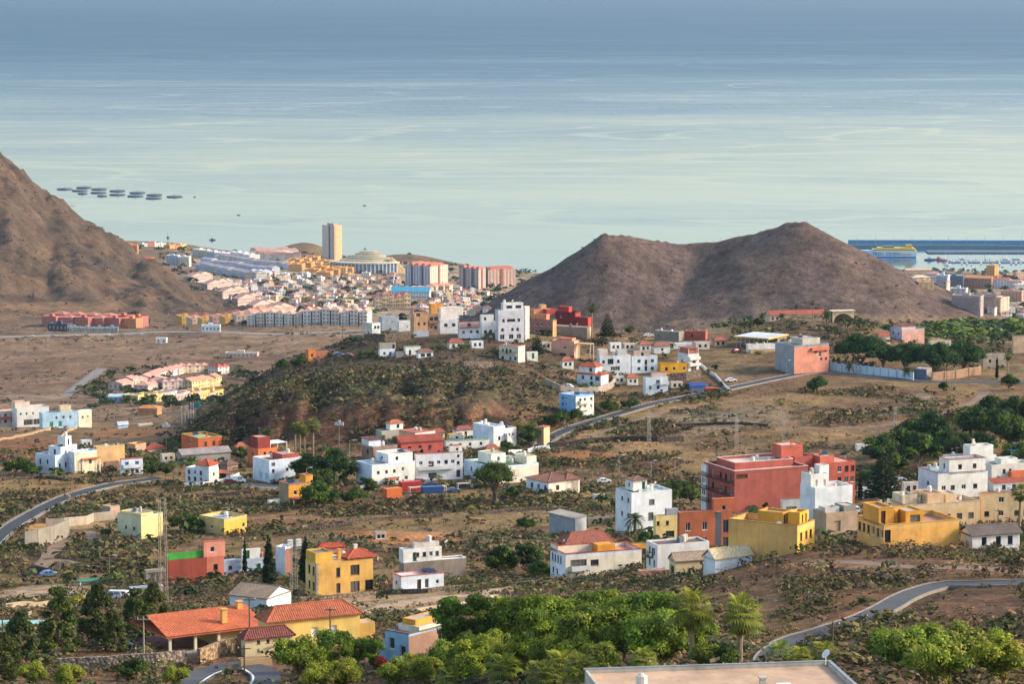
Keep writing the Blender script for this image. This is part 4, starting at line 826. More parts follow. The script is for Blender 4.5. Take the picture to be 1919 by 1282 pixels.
h.vol(.0, 1, .0, 1, col='#cfdcec', colR='#d8e2ee', w=[('L', [.25, .6], [.6], .8, 1.6, 'd'), ('R', [.3, .7], [.4], .9, 1.6, 'u')], rc='#b9c0b8').vol(.1, .7, .5, 1.6, .0, 1.35, col=WB, w=[('R', [.3, .7], [.75], 1., 1.2, 'd'), ('L', [.5], [.8], 1., 1.4, 'u')], rc='#b8c8a8').vol(.3, .7, 1.1, 1.5, 1.3, 1.8, col=W_, w=[('R', [.5], [.4], .8, 1.8, 'd')], par=.2).top(('c', .5, 1.4, 1.75))
h = Hs('house with sunlit-cream front and orange tiled awning beside the blue stepped house', 128, 140, 182, 888, 848, 60); h.vol(col='#cfd8e4', colR='#e6d4b4', w=[('R', [.7], [.5], 1., 1.4, 'd')], rc='#c9c8c0').canopy(-.25, 0, .3, 1.1, .62, TR, .3)  # cream front stands for sunlight, blue-grey side for shade
h = Hs('windowless tan cube house between white houses at left', 175, 182, 234, 877, 838, 66); h.vol(col='#d8b884', colR='#dcb27c', rc='#8d9a6a', par=.3)
h = Hs('peach-coloured two-tone house with red sheet roof at its side', 239, 254, 274, 856, 833, 50); h.vol(col='#d9a070', colR='#cfa890', w=[('L', [.3], [.5], .8, 1.1, 'd')], rc='#c49a84').vol(-.2, .3, 1.0, 2.6, 0, .45, col='#b89a88', roof='shed', rise=.6, tile='#b4543c')
h = Hs('white house with bright blue shutters and red roof edge', 225, 228, 268, 892, 862, 72, dep=8); h.vol(col=WB, w=[('R', [.25, .72], [.7], 1.2, 1.4, 'us'), ('R', [.25, .72], [.22], 1.1, 1.1, 'd'), ('R', [.5], [.25], .9, 1.9, 'd')], cop='#b8504a', rc='#b8605a', par=.3).bal('R', .05, .95, .48, col='#dadfe8', dep=.8)
h = Hs('small brown stone hut beside the blue-shuttered house', 194, 198, 224, 885, 867, 68, dep=6, cat='hut', name='hut'); h.vol(col='#8a6a58', rc='#7d6052', par=.2)
# ---- centre cluster under the cliff
h = Hs('long brick-red terrace house with tiled roof and balcony in the centre', 744, 752, 831, 860, 830, 70, dep=9); h.vol(col='#c45a4c', w=[('R', [.2, .45, .68], [.6], 1.1, 1.4, 'd'), ('R', [.5, .9], [.2], 1., 1.9, 'w')], roof='shed', rise=1.6, tile='#a8503c').bal('R', .02, .5, .45, col='#b06a5c')
h = Hs('white roof hut house with orange tiled canopy high in the centre cluster', 704, 715, 756, 826, 808, 62); h.vol(col='#a9a29a', rc='#b9a898').vol(.2, .9, .45, 1.05, .95, 1.7, col=W_, roof='hip', rise=.8, tile='#c4704c', w=[('R', [.6], [.5], 1., 1.1, 'd')])
h = Hs('peach and white house behind the long brick-red terrace house', 748, 778, 816, 836, 812, 50); h.vol(col='#cfa888', colR=W_, w=[('R', [.25], [.6], .8, .9, 'd')], rc='#b86a54', cop='#b86a54', par=.2)
h = Hs('grey-brown house with wooden balconies left of the long brick-red terrace', 678, 700, 745, 866, 838, 58); h.vol(col='#8d7468', w=[('R', [.25, .55, .85], [.55], 1.2, 1.5, 'd'), ('L', [.5], [.6], 1.2, 1.3, 'd')], rc='#8a6a60').vol(.4, 1, .0, .5, .9, 1.35, col='#cfdbe8', roof='shed', rise=.6, tile='#8a5a4c').bal('R', .1, .95, .35, col='#7d5a50', solid=False)
h = Hs('stepped white house with shade-blue end wall in the centre cluster', 667, 697, 778, 910, 872, 60)
h.vol(col='#cfdff2', colR=W_, w=[('R', [.15, .34, .52], [.6], .9, .9, 'd'), ('R', [.6, .8], [.2], 1.1, 1.2, 'd'), ('R', [.72], [.65], .9, 1.1, 'd')], rc='#d8d4cc').vol(.1, .9, .42, .99, .95, 1.42, col=W_, w=[('R', [.35], [.5], .9, 1., 'd'), ('L', [.5], [.5], .8, 1., 'd')], rc='#d8cfc4').canopy(-.25, 0, .3, .55, .28, '#b5604c', .2).top(('t', .5, .2, .97))  # blue of the end wall is shade put into the colour
h = Hs('three-storey white town house with red roof edge and terrace balconies', 777, 780, 868, 902, 852, 73, dep=11)
h.vol(col='#dfe0e4', w=[('R', [.1, .3, .48, .64, .78], [.66], 1.1, 1.1, 'd'), ('R', [.32], [.6], 1.6, 1.7, 'b'), ('R', [.35], [.2], 2.6, 1.2, 'u'), ('R', [.9], [.2], 1.2, 2.2, 'D#4a2c28'), ('R', [.9], [.6, .88], .9, 1., 'd')], rc='#cfc0b4', cop='#b4584c').bal('R', .02, .8, .42, col='#d4d2d0').vol(.2, .9, .72, .99, .95, 1.25, col=W_, cop='#b4584c', w=[('R', [.6], [.5], .9, .9, 'd')])
h = Hs('tall white stepped house with outside stair below the cliff', 886, 925, 968, 838, 800, 52); h.vol(.0, 1, .0, .5, col='#dbe5f0', rc='#d8d8d4', w=[('R', [.5], [.4], 1., 1.2, 'd')], colR=W_).vol(.0, .8, .5, 1, 0, .85, col=W_, w=[('R', [.35, .7], [.6], .9, 1.1, 'd')], rc='#cfc8be').top(('c', .6, .2, 1.0), ('t', .5, .8, .85))
m = MB()
for i in range(10): m.box(h.R * (.5 + .035 * i), h.R * (.5 + .035 * (i + 1)), -1.2, -.02, -2, h.H * (.62 - .06 * i))
m.obj('outside_stair', plaster('#dcdad6'), h.root)
h = Hs('small white house with yellow end wall below the cliff', 837, 842, 866, 829, 814, 66, dep=6); h.vol(col='#d9aa44', colR=W_, w=[('R', [.6], [.5], .9, .9, 'd')], par=.2)
h = Hs('low white row of rooms with green roof edge before the cliff', 832, 836, 918, 842, 828, 72, dep=6); h.vol(col=W_, w=[('R', [.12, .32, .55, .8], [.5], .9, .9, 'd')], rc='#7f9a7a', cop='#7fa08a', par=.2)
h = Hs('white house with brown tiled roof behind the low white row', 848, 856, 890, 820, 806, 64, dep=7); h.vol(col=W_, roof='hip', rise=1., tile='#9a5f50', w=[('R', [.5], [.5], .9, 1., 'd')])
h = Hs('slim tan transformer tower with salmon roof beside the asphalt road', 1006, 1019, 1030, 836, 801, 35, cat='tower', name='transformer_tower'); h.vol(col='#c9b090', colR='#e0b890', roof='hip', rise=.3, tile='#c97a64', ov=.2, w=[('L', [.5], [.75], .6, .6, 'd')])
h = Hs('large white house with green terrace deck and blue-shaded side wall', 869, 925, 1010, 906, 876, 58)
h.vol(col='#cfe0f2', colR='#e6dcc8', w=[('L', [.25, .55], [.55], .9, 1.3, 'u')], rc='#7f9a5c', par=.7).vol(.35, .8, .18, .5, .95, 1.6, col=W_, w=[('R', [.5], [.5], .9, 1.1, 'u')], par=.2, rc='#b8b88a').vol(.1, .5, .8, 1.02, .9, 1.4, col='#e4dcc8', par=.2).top(('t', .3, .6, .95), ('c', .5, .7, .95))  # side wall coloured blue for shade, front wall cream for sun
h = Hs('white bungalow with arched windows and low brown hip roofs', 986, 1028, 1084, 926, 904, 52, name='bungalow')
h.vol(col='#e2e6ec', colR='#e8dccb', w=[('L', [.25, .55, .85], [.45], 1.2, 1.4, 'u'), ('R', [.3, .7], [.45], 1.2, 1.4, 'd')], roof='hip', rise=1.7, tile='#8f6152').vol(.0, .5, .6, 1.05, 0, 1.0, col='#e6dccc', roof='hip', rise=1.5, tile='#8f5f50')
h = Hs('grey block shed with pale sheet roof on scrub slope', 1029, 1078, 1099, 1002, 972, 35, cat='shed', name='shed'); h.vol(col='#9a9da3', colR=W_, roof='shed', rise=.8, tile='#c9b9a4')
h = Hs('low grey stone store beside the grey block shed', 1098, 1102, 1150, 985, 972, 70, dep=6, cat='shed', name='shed'); h.vol(col='#8d8279', rc='#b08a84', par=.2)
# ================================================================== the ridge village
def RH(label, xl, xc, xr, yb, yt, th, col=W_, w=(), extra=(), cat='house', name='house', dep=8., **k):
    h = House(name, label, cat, xl, xc, xr, yb, yt, th, dep=dep); h.vol(col=col, w=w, **k)
    for e in extra: h.vol(*e[0], **e[1])
    return h
wn = lambda us, vs, k='d', f='R', a=1.0, b=1.1: (f, us, vs, a, b, k)
RH('small white cube house at the left end of the ridge', 684, 697, 713, 633, 606, 52, '#d4cfc8', [wn([.4, .75], [.7]), wn([.5], [.3], f='L')], colR=W_)
RH('grey-blue concrete house with long flat roof on the ridge', 710, 716, 748, 620, 594, 70, '#a8b0b8', [wn([.6], [.6])], dep=8, rc='#8f9aa6')
RH('low white house beside the grey-blue concrete house on the ridge', 744, 748, 770, 622, 602, 70, W_, [wn([.7], [.45], 'u', a=1., b=1.6)])
h = RH('tan three-storey ridge house with brown balconies and roof slab', 769, 776, 802, 632, 585, 72, '#c89a74', [wn([.35, .75], [.52]), wn([.3], [.88], a=1.6, b=1.2)], dep=9, rc='#7d5f54', par=.1); h.vol(-.05, .1, -.05, 1.05, .0, .25, col='#aeb6c2', par=.05); h.canopy(-.1, 1.05, -.1, 1.05, 1.08, '#7d5148', .2, True, .95)
h = RH('brown open-loggia house next to the tan ridge house', 800, 803, 822, 628, 590, 72, '#9a8068', [wn([.3, .75], [.78], a=1.5, b=1.5), wn([.3, .7], [.35], a=1.1, b=1.3)]); h.bal('R', 0, 1, .6, col='#8a7460')
RH('orange roof-top house seen above the brown loggia house', 804, 808, 832, 598, 570, 68, '#d89440', [wn([.55], [.55], a=.9, b=1.6)], dep=6)
RH('broad blank white-walled building behind the ridge houses', 822, 826, 868, 602, 577, 70, '#f0e8e0', dep=10)
RH('white ridge house with two dark windows and long roof', 822, 825, 860, 626, 600, 72, '#dcdde2', [wn([.3, .72], [.62], a=1.4, b=1.1)], dep=9)
h = RH('white ridge house with maroon railing and pink upper terrace', 858, 861, 901, 634, 614, 73, '#dadee8', [wn([.2, .55, .85], [.55])], dep=9, extra=[((.3, .95, .0, .95, .95, 1.5), dict(col='#d8b4b0', w=[wn([.5], [.5], a=1.4, b=1.1)], cop='#7d3a3a'))]); h.bal('R', .0, .95, 1.0, col='#8a4448', solid=False, rail='#7d2f34', dep=.8)
RH('white ridge house with stacked terraces left of the big white block', 899, 903, 936, 632, 604, 72, '#dfe3ea', [wn([.2, .8], [.35]), wn([.5], [.3], a=1.2, b=1.9)], extra=[((.2, .95, .0, .7, .95, 1.45), dict(col=W_, w=[wn([.3], [.5])]))])
h = RH('tallest white four-storey block on the ridge with blue-framed roof rooms', 928, 934, 982, 639, 582, 72, '#d2d0d8', [wn([.16, .55, .75], [.36]), wn([.5], [.66], a=3.2, b=1.), wn([.2, .8], [.66]), wn([.15, .5, .8], [.12], 'w', a=1.8, b=1.9)], dep=12, rc='#c8c8c8', extra=[((.05, .8, .2, .98, .97, 1.22), dict(col=W_, w=[wn([.3, .75], [.5], 'u', a=2.2, b=1.1)]))]); h.top(('d', .4, .6, 1.2), ('t', .6, .3, 1.2), ('a', .5, .9, 1.2))
RH('sunlit right face of the tall white ridge block, coloured bright cream', 981, 985, 992, 638, 575, 40, '#f0dfc8', dep=9)  # cream block painted for sunlight on the tall block's right face
RH('brown brick ridge house with three upper windows and peach side', 994, 1036, 1043, 631, 600, 30, '#a07064', [('L', [.25, .5, .85], [.68], 1., 1., 'w'), ('L', [.25, .5], [.25], 1., 1., 'w'), ('L', [.85], [.22], 1.8, 1.9, 'w')], colR='#d89a6c', rc='#c98a70', extra=[((.3, .9, .1, .9, .95, 1.3), dict(col='#d88c64', par=.3))])
RH('peach roof rooms building right of the tall white block', 992, 1000, 1032, 600, 580, 66, '#d88a5c', [wn([.3, .7], [.5])], extra=[((.2, .8, .5, .8, .9, 1.35), dict(col='#e0a070', par=.1))])
h = RH('dark red stepped house at right end of the upper ridge row', 1040, 1078, 1088, 616, 586, 32, '#7d2a28', [('L', [.3, .65], [.7], 1., 1., 'd')], colR='#a03a34', rc='#8f3a36', dep=10, extra=[((.4, .9, .3, .9, .95, 1.3), dict(col='#b83a34', par=.2)), ((-.6, -.02, .1, .9, .0, .75), dict(col='#93302c', colR='#b8403a', par=.3))])
RH('red-walled top storey house behind the dark red stepped house', 1018, 1024, 1044, 596, 580, 60, '#a83a34', dep=6)
RH('long sand-grey flat building below the red ridge house', 1037, 1100, 1109, 636, 614, 24, '#a39080', colR='#d8b890', rc='#9a8a7c', par=.2, dep=8)
h = RH('salmon-roofed peach house on terrace below the red ridge house', 1033, 1076, 1084, 672, 640, 22, '#d8a088', [('L', [.6], [.6], 1.2, 1., 'd'), ('L', [.5], [.2], 2.6, 1., 'd')], colR='#e0b090', rc='#c97a5c', extra=[((.1, .7, .1, .9, .95, 1.15), dict(col='#d8886c', par=.1, rc=TR))]); h.canopy(-.7, -.05, .0, .9, .85, '#d8a078', .2, True, None, False)
h = RH('cream two-storey house with terracotta flat roof on the slope edge', 935, 971, 984, 680, 650, 28, '#ddd2c2', [('L', [.2, .6], [.72], .9, 1., 'd'), ('L', [.4], [.68], .9, 1.8, 'd'), ('L', [.2, .6, .85], [.25], .9, 1.1, 'u')], colR='#d8cbb8', rc='#b4604c', par=.15, cop='#b4604c'); h.bal('L', .05, .95, .5, col='#d8d2c8', solid=False, dep=.8)
RH('little white house with green door by the dark conifer', 986, 988, 1008, 674, 660, 72, W_, [('R', [.55], [.45], 1., 2., 'D#1e7a44')], dep=6, par=.2)
RH('white house with grey upper floor on the lower ridge path', 709, 712, 740, 671, 655, 72, WB, [wn([.3, .7], [.5])], extra=[((.2, .95, .0, 1.1, .95, 1.7), dict(col='#9a958c', w=[wn([.85], [.5], 'u', a=.9, b=1.5)]))])
RH('grey windowless store between white houses on the lower ridge path', 740, 742, 765, 671, 660, 74, '#8f8c8c', dep=6, par=.1)
RH('white house with pale green roof edge on the lower ridge path', 757, 760, 788, 668, 651, 72, W_, [wn([.3], [.4], 'g', a=.9, b=1.8)], cop='#8fb8a0', rc='#a8c0b0')
RH('white house with brown tiled roof ending the lower ridge path', 780, 784, 812, 672, 660, 72, WB, [wn([.3, .7], [.5], a=1.6)], roof='hip', rise=1., tile='#8a6a58')
RH('small orange house beside parked cars at the left tip of the ridge', 573, 578, 592, 678, 656, 66, '#c97a38', [wn([.5], [.5], a=.8, b=1.5)], dep=6, extra=[((.2, 1, 1.0, 2.8, 0, .8), dict(col='#a86a58', rc='#9a5a4c', par=.1))])
# right of the ridge village
h = RH('white villa with two red tiled hip roofs over a garage storey', 1081, 1126, 1140, 731, 703, 30, '#e4e6ea', [('L', [.25, .6], [.75], 1., 1.2, 'd'), ('L', [.85], [.75], 1.8, 1.5, 'd'), ('L', [.15, .4, .65, .88], [.22], 2., 2., 'D#cfd3d0')], roof='hip', rise=1.0, tile=TR, name='villa', dep=11, extra=[((.25, .95, .1, .95, 1.05, 1.5), dict(col=W_, roof='hip', rise=1.4, tile=TR, w=[('L', [.7], [.5], 1.2, 1.4, 'd')]))])
h = RH('sky-blue sided three-storey house with cream balconies below the villa', 1048, 1079, 1113, 780, 742, 50, '#8fc0e8', [('L', [.2, .4], [.8, .5, .2], .8, .9, 'd'), ('R', [.25, .5, .85], [.75, .4], 1., 1.2, 'd')], colR='#ece6da', rc='#d8d0c4', dep=9)
for v in (.28, .6): h.bal('R', .15, .75, v, col='#e6dccb')
h = RH('left half of the long white terrace with brown-framed windows', 1118, 1124, 1182, 698, 668, 73, '#dfe1e8', [wn([.12, .6], [.65], 'd'), wn([.35], [.65], 'y', a=2.2, b=2.), wn([.5], [.2], 'w', a=3.6, b=1.6)], dep=10, rc='#b9a89c', extra=[((.2, .9, .0, .28, .95, 1.4), dict(col='#dcd0c4')), ((.2, .9, .6, .9, .95, 1.35), dict(col='#d8d4d0'))]); h.top(('t', .5, .5, .97), ('a', .6, .8, .97))
h = RH('right half of the long white terrace with green shutters', 1181, 1184, 1232, 699, 668, 74, '#dce4ee', [wn([.28, .8], [.7], 'gs', a=1.2), wn([.28, .8], [.24], 'gs', a=1.2), wn([.55], [.62, .25], a=1., b=1.8)], dep=10, rc='#b0a298', extra=[((.2, .9, .1, .75, .95, 1.3), dict(col='#c0ac98', w=[wn([.5], [.5])]))])
RH('bright yellow flat bungalow with white-framed windows on a terrace wall', 1234, 1238, 1287, 702, 682, 72, '#e0a41e', [wn([.22], [.5]), wn([.52, .9], [.5], 'w')], dep=8, cop='#c98a2c', rc='#c9a860', name='bungalow')
h = RH('white three-storey house with red-roofed terrace right of the yellow bungalow', 1270, 1290, 1310, 700, 664, 55, '#d8dae0', [wn([.55], [.55], a=1.5, b=1.2), ('R', [.5], [.18], 2.4, 2.2, 'd'), wn([.4], [.6], f='L')], dep=9, colR=W_, extra=[((.1, .9, .1, .9, 1.0, 1.25), dict(col='#b06a58', par=.1))]); h.bal('R', 0, 1, .4, col=W_); h.bal('R', 0, 1, .72, col=W_); h.canopy(.0, 1, .0, .95, 1.27, '#9a4a3c', .15, True, 1.0)
RH('brown tile-roofed white house above the long white terrace', 1222, 1226, 1256, 663, 649, 72, W_, [wn([.5], [.5])], roof='hip', rise=1.6, tile='#9a6a5c')
RH('low white pavilion behind the brown tile-roofed white house', 1252, 1255, 1297, 655, 644, 72, WB, dep=7, rc='#cfcbd0', par=.2)
RH('low brick-red house on the ridge line right of grey ruins', 1283, 1322, 1326, 638, 622, 14, '#a8584a', [('L', [.35], [.5], .9, 1., 'd')], dep=7, rc='#c0705c', par=.15, cop='#c46a54')
RH('grey unfinished block house on the ridge line', 1226, 1272, 1281, 640, 622, 24, '#8d877f', [('L', [.2], [.5], 1., 1., 'O')], dep=8, rc='#a8a29a', par=.3)
h = RH('narrow white three-storey house below the yellow bungalow', 1205, 1210, 1252, 742, 708, 72, '#dae4f0', [wn([.2, .55], [.45], 'g', a=1., b=1.1), wn([.7], [.18], a=1., b=1.9), wn([.55], [.75], a=1.6, b=1.2)], dep=8, extra=[((.2, .8, .3, .95, .95, 1.25), dict(col='#d8c0b4', cop='#b86a58'))]); h.bal('R', .6, 1, .62, col='#e6e2e0')
RH('shack under blue tarpaulin roof by the roadside', 1292, 1296, 1322, 737, 724, 70, '#6a7a9a', dep=6, roof='shed', rise=.8, tile='#2c58b0', cat='shack', name='shack')
RH('white canteen building with tan annex below the yellow-edged canopy', 1398, 1402, 1453, 662, 646, 72, W_, dep=9, rc='#d8b894', extra=[((-.6, -.02, .05, .95, -.6, .45), dict(col='#c9a88a', par=.1))])
h = RH('tall grey-and-salmon unfinished building beside the road bend', 1452, 1488, 1553, 700, 648, 55, '#8f959c', [wn([.62], [.75], a=1.4, b=1.2), wn([.78, .92], [.45], a=1., b=1.), wn([.9], [.75]), wn([.75], [.62], 'w', a=1.2, b=2.)], colR='#d88e78', rc='#b0a8a0', dep=14, par=.8, extra=[((.2, .8, .35, .85, .95, 1.18), dict(col='#c0b8ae', par=.3))]); h.top(('t', .3, .5, 1.0), ('t', .6, .2, 1.0), ('a', .5, .7, 1.1)); h.bal('R', .48, .98, .78, col='#d87858', dep=.8)
h = House('canopy_hall', 'long car canopy with white roof and yellow edge on the ridge', 'canopy', 1374, 1440, 1478, 652, 636, 28, dep=10)
m = MB(); m.box(0, h.R, 0, h.L, h.H, h.H + .25); m.obj('roof', plaster('#c8cdd4'), h.root); m = MB(); m.box(-.1, 0, -.1, h.L, h.H - .25, h.H + .32); m.box(0, h.R, -.1, 0, h.H - .25, h.H + .32); m.obj('fascia', plaster('#d8b04a'), h.root)
for i in range(8): MB().box(.1, .35, h.L * (i + .3) / 8, h.L * (i + .3) / 8 + .25, -2, h.H - .02).obj('post', plaster('#a8a29a'), h.root)
MB().box(h.R * .5, h.R * .95, .5, h.L, -2, h.H - .02).obj('wall', plaster('#8d8278'), h.root)
h = RH('long cream villa with terracotta roof on the garden mound', 1434, 1442, 1546, 603, 591, 72, '#d8c8b0', [wn([.06, .14], [.5]), wn([.92], [.5], a=1.6)], roof='gx', rise=1.6, tile='#b0604c', name='villa', dep=9)
h = House('garden_pavilion', 'pale pavilion with wide dark arch on the garden mound', 'pavilion', 1556, 1560, 1600, 605, 584, 72, dep=7)
m = MB(); H_ = h.H; R2 = h.R; n = 16
for yy, fl in ((0, 1), (h.L, -1)):
    pr_ = None
    for i in range(n + 1):
        f = i / n; x = R2 * (.05 + .9 * f); z = H_ * .78 * math.sqrt(max(0, 1 - (2 * f - 1) ** 2))
        if pr_: m.quad((pr_[0], yy, pr_[1]), (x, yy, z), (x, yy, H_), (pr_[0], yy, H_))
        pr_ = (x, z)
    m.quad((0, yy, -2), (R2 * .05, yy, -2), (R2 * .05, yy, H_), (0, yy, H_)); m.quad((R2 * .95, yy, -2), (R2, yy, -2), (R2, yy, H_), (R2 * .95, yy, H_))
m.obj('arch_wall', plaster('#d8c0a0'), h.root); MB().box(-.5, R2 + .5, -.5, h.L + .5, H_ + .01, H_ + .3).obj('roof', plaster('#e0c8a8'), h.root); MB().box(.1, R2 - .1, h.L - .4, h.L - .1, -2, H_).obj('back_wall', plaster('#5a4a40'), h.root)
RH('pink and lilac house with tiled roof behind the umbrella trees', 1667, 1690, 1732, 641, 618, 60, '#b8b4c4', [wn([.3, .7], [.6], f='L')], colR='#dca898', roof='flat', rc='#c98a7c', dep=8, extra=[((.2, .9, .1, .7, .95, 1.25), dict(col='#d8c0b4', roof='hip', rise=1., tile='#8a5a4c'))])
RH('low red-roofed white house left of the pink and lilac house', 1643, 1646, 1668, 643, 630, 70, '#d8d0c4', roof='hip', rise=1., tile='#b8604c', dep=6)
RH('cream flat house showing above the umbrella tree crowns', 1740, 1744, 1782, 658, 640, 72, '#d8ccb0', [wn([.4], [.5])], dep=7)
RH('beige house with flat roof at far right edge of the ridge', 1896, 1899, 1960, 663, 630, 72, '#dcb898', [wn([.6], [.5])], dep=10, cop='#8a6a5c')
RH('grey-beige house between cypress and palms on the right', 1838, 1842, 1885, 690, 664, 70, '#b8a898', [wn([.3, .6], [.5])], dep=8, rc='#c8bcb0')
RH('small brown kiosk by the roadside turning', 1876, 1878, 1888, 722, 708, 70, '#7a5a48', dep=3, cat='kiosk', name='kiosk', par=.1)
RH('slate-blue flat store at the end of the pale blue wall', 1714, 1736, 1746, 712, 692, 18, '#5a6a8a', colR='#8a7a70', dep=8, cat='store', name='store', par=.2)
for (xl, xr, yb, yt, c, r_, lb) in ((1140, 1164, 658, 643, W_, 'flat', 'white roof room house behind the long white terrace, left'), (1166, 1190, 656, 644, '#d8ccc0', 'flat', 'beige roof room house behind the long white terrace, middle'), (1196, 1220, 660, 646, W_, 'hip', 'white tiled house behind the green-shuttered terrace'), (1300, 1330, 655, 642, '#cfc4b8', 'flat', 'grey-beige house right of the white pavilion'), (1335, 1362, 650, 638, '#b89a84', 'hip', 'brown tiled house on the ridge saddle'), (1148, 1170, 720, 706, '#d8d0c4', 'flat', 'small beige garage below the long white terrace'), (1172, 1196, 722, 708, W_, 'hip', 'little white house left of the narrow three-storey house'), (1254, 1280, 728, 716, '#c8bcae', 'flat', 'low beige annex behind the tarpaulin shack'), (838, 868, 655, 642, '#d8d2c8', 'hip', 'pale tiled house below the white ridge row'), (880, 906, 652, 640, WB, 'flat', 'bluish-white house below the maroon railing house'), (655, 682, 640, 628, '#b8a898', 'flat', 'beige house left of the ridge white cube'), (1050, 1075, 690, 676, W_, 'hip', 'white tiled cottage above the red-roofed villa'), (1010, 1034, 655, 642, '#d8c8b4', 'flat', 'cream house right of the dark conifer'),
  (600, 626, 870, 856, '#d8d4cc', 'hip', 'pale tiled cottage right of the tall fan palm'), (632, 660, 885, 868, '#c8a890', 'flat', 'tan house between tree clump and centre cluster'), (756, 786, 842, 830, W_, 'flat', 'white house tucked behind the brick-red terrace'), (806, 834, 826, 812, '#e0d8cc', 'hip', 'cream tiled house under the cliff'), (908, 934, 858, 842, W_, 'hip', 'white tiled house above the green terrace deck'), (300, 328, 868, 852, '#cfc0b0', 'flat', 'beige shed house left of the grey barn'), (440, 462, 852, 838, '#d8a890', 'hip', 'rosy tiled cottage left of the dark red roof box'), (150, 172, 840, 826, W_, 'flat', 'white house behind the sunlit-cream house'), (276, 300, 848, 838, '#d0b8a4', 'hip', 'tan tiled shed right of the peach house'), (700, 724, 1012, 998, '#b8aea4', 'flat', 'lone grey-beige tool house by the orange field'), (1110, 1134, 940, 928, '#d0c8be', 'flat', 'small pale cistern house on the scrub slope'),
  (1606, 1640, 935, 915, '#e0dcd4', 'flat', 'white village house under the dark cypresses'), (1645, 1680, 945, 928, W_, 'hip', 'white tiled house behind the tiered conifer'), (1690, 1722, 925, 905, '#d8d0c8', 'flat', 'pale house left of the tile-edged white house'), (1870, 1900, 890, 872, W_, 'flat', 'white house above the orange terrace wall'), (1540, 1570, 985, 965, '#cfc4b4', 'flat', 'beige block house behind the ruin')):
    RH(lb, xl, xl + 4, xr, yb, yt, 70, c, [wn([.3, .7], [.5])], dep=7, roof=r_, **({'rise': 1.3, 'tile': random.choice(['#a8604c', '#b4684c', '#9a5a4a'])} if r_ == 'hip' else {'rc': '#c0b0a4'}))
# ---- the white hotel houses at the left edge
h = RH('white hotel with terracotta balconies at the left edge', -30, -20, 41, 800, 774, 70, '#e0ccc0', [wn([.3, .5, .7, .9], [.3, .75], a=1.6, b=1.5)], dep=12, cop='#c4604a', rc='#c8a89a', cat='hotel', name='hotel'); h.bal('R', .05, .98, .5, col='#c46a54')
h = RH('long white house complex with dark garage openings, left of blue wing', 22, 32, 92, 801, 766, 72, '#e2e0da', [wn([.12, .3, .5, .72], [.7]), ('R', [.35, .65], [.22], 5., 3., 'd')], dep=13, rc='#c8b8a8', extra=[((.3, .9, .0, .45, .95, 1.3), dict(col='#e4d4c0', cop='#b87a64'))])
RH('pale blue wing with green doors of the long white complex', 74, 80, 145, 802, 775, 73, '#b8d8ec', [wn([.4, .6, .8], [.65], a=1.1), ('R', [.25, .5], [.2], 1.8, 2.6, 'D#3f8a70')], dep=12, rc='#c0c8cc', extra=[((.3, .9, .55, .85, .95, 1.4), dict(col='#dcc8a8', par=.3))])
RH('small cream and white house with balcony at the end of the blue wing', 144, 148, 172, 801, 770, 60, WB, [wn([.3, .7], [.6])], colR='#ecdcbc', dep=9)
RH('tiny pale blue shed on the bare orange field', 219, 222, 240, 804, 797, 70, '#b8d0e4', dep=6, cat='shed', name='shed', roof='gx', rise=1.5, tile='#c8d4dc')
RH('long low white canopy roof on the bare orange field', 258, 260, 286, 799, 795, 74, '#d8c8b8', dep=6, cat='canopy', name='canopy', par=.1)
# ================================================================== walls, stairs and yards
def wall_line(name, label, pts, h, th, col, cat='wall', post=None, kind=None, cap=None, group=None, lift=0., postname='post', seg=4):
    G = [ground(*p) for p in pts]; root = empty(name, G[0]); tag(root, label, cat, group); o0 = G[0]
    mb = MB(); cp = MB(); k = 0; fs_ = [G[i].lerp(G[i + 1], j / seg) for i in range(len(G) - 1) for j in range(seg)] + [G[-1]]; zg_ = hz([p.x for p in fs_], [p.y for p in fs_])
    for i in range(len(G) - 1):
        for j in range(seg):
            a = G[i].lerp(G[i + 1], j / seg) - o0; b = G[i].lerp(G[i + 1], (j + 1) / seg) - o0
            d = Vector((b.x - a.x, b.y - a.y, 0)); n = Vector((-d.y, d.x, 0)).normalized() * th / 2
            ga = float(zg_[i * seg + j]) - o0.z; gb = float(zg_[i * seg + j + 1]) - o0.z
            for (m_, t_, z0, z1) in ((mb, 1., -1.5, h), (cp, 1.35, h + .003, h + .13)):
                if m_ is cp and not cap: continue
                q = n * t_; P = [Vector((p.x, p.y, 0)) for p in (a - q, b - q, b + q, a + q)]; zz = [ga, gb, gb, ga]
                B = [(p.x, p.y, z + z0) for p, z in zip(P, zz)]; T = [(p.x, p.y, z + z1) for p, z in zip(P, zz)]
                m_.quad(*T); 
                for e in range(4): f = (e + 1) % 4; m_.quad(B[e], B[f], T[f], T[e])
            if post and (j % max(1, seg // post) == 0):
                MB().box(a.x - th, a.x + th, a.y - th, a.y + th, ga - 1.5, ga + h + .35).obj(postname, plaster(cap or col), root)
    mb.obj('wall_panel' if post else 'masonry', kind or plaster(col, wear=.45), root)
    if cap: cp.obj('coping', plaster(cap), root)
    return root
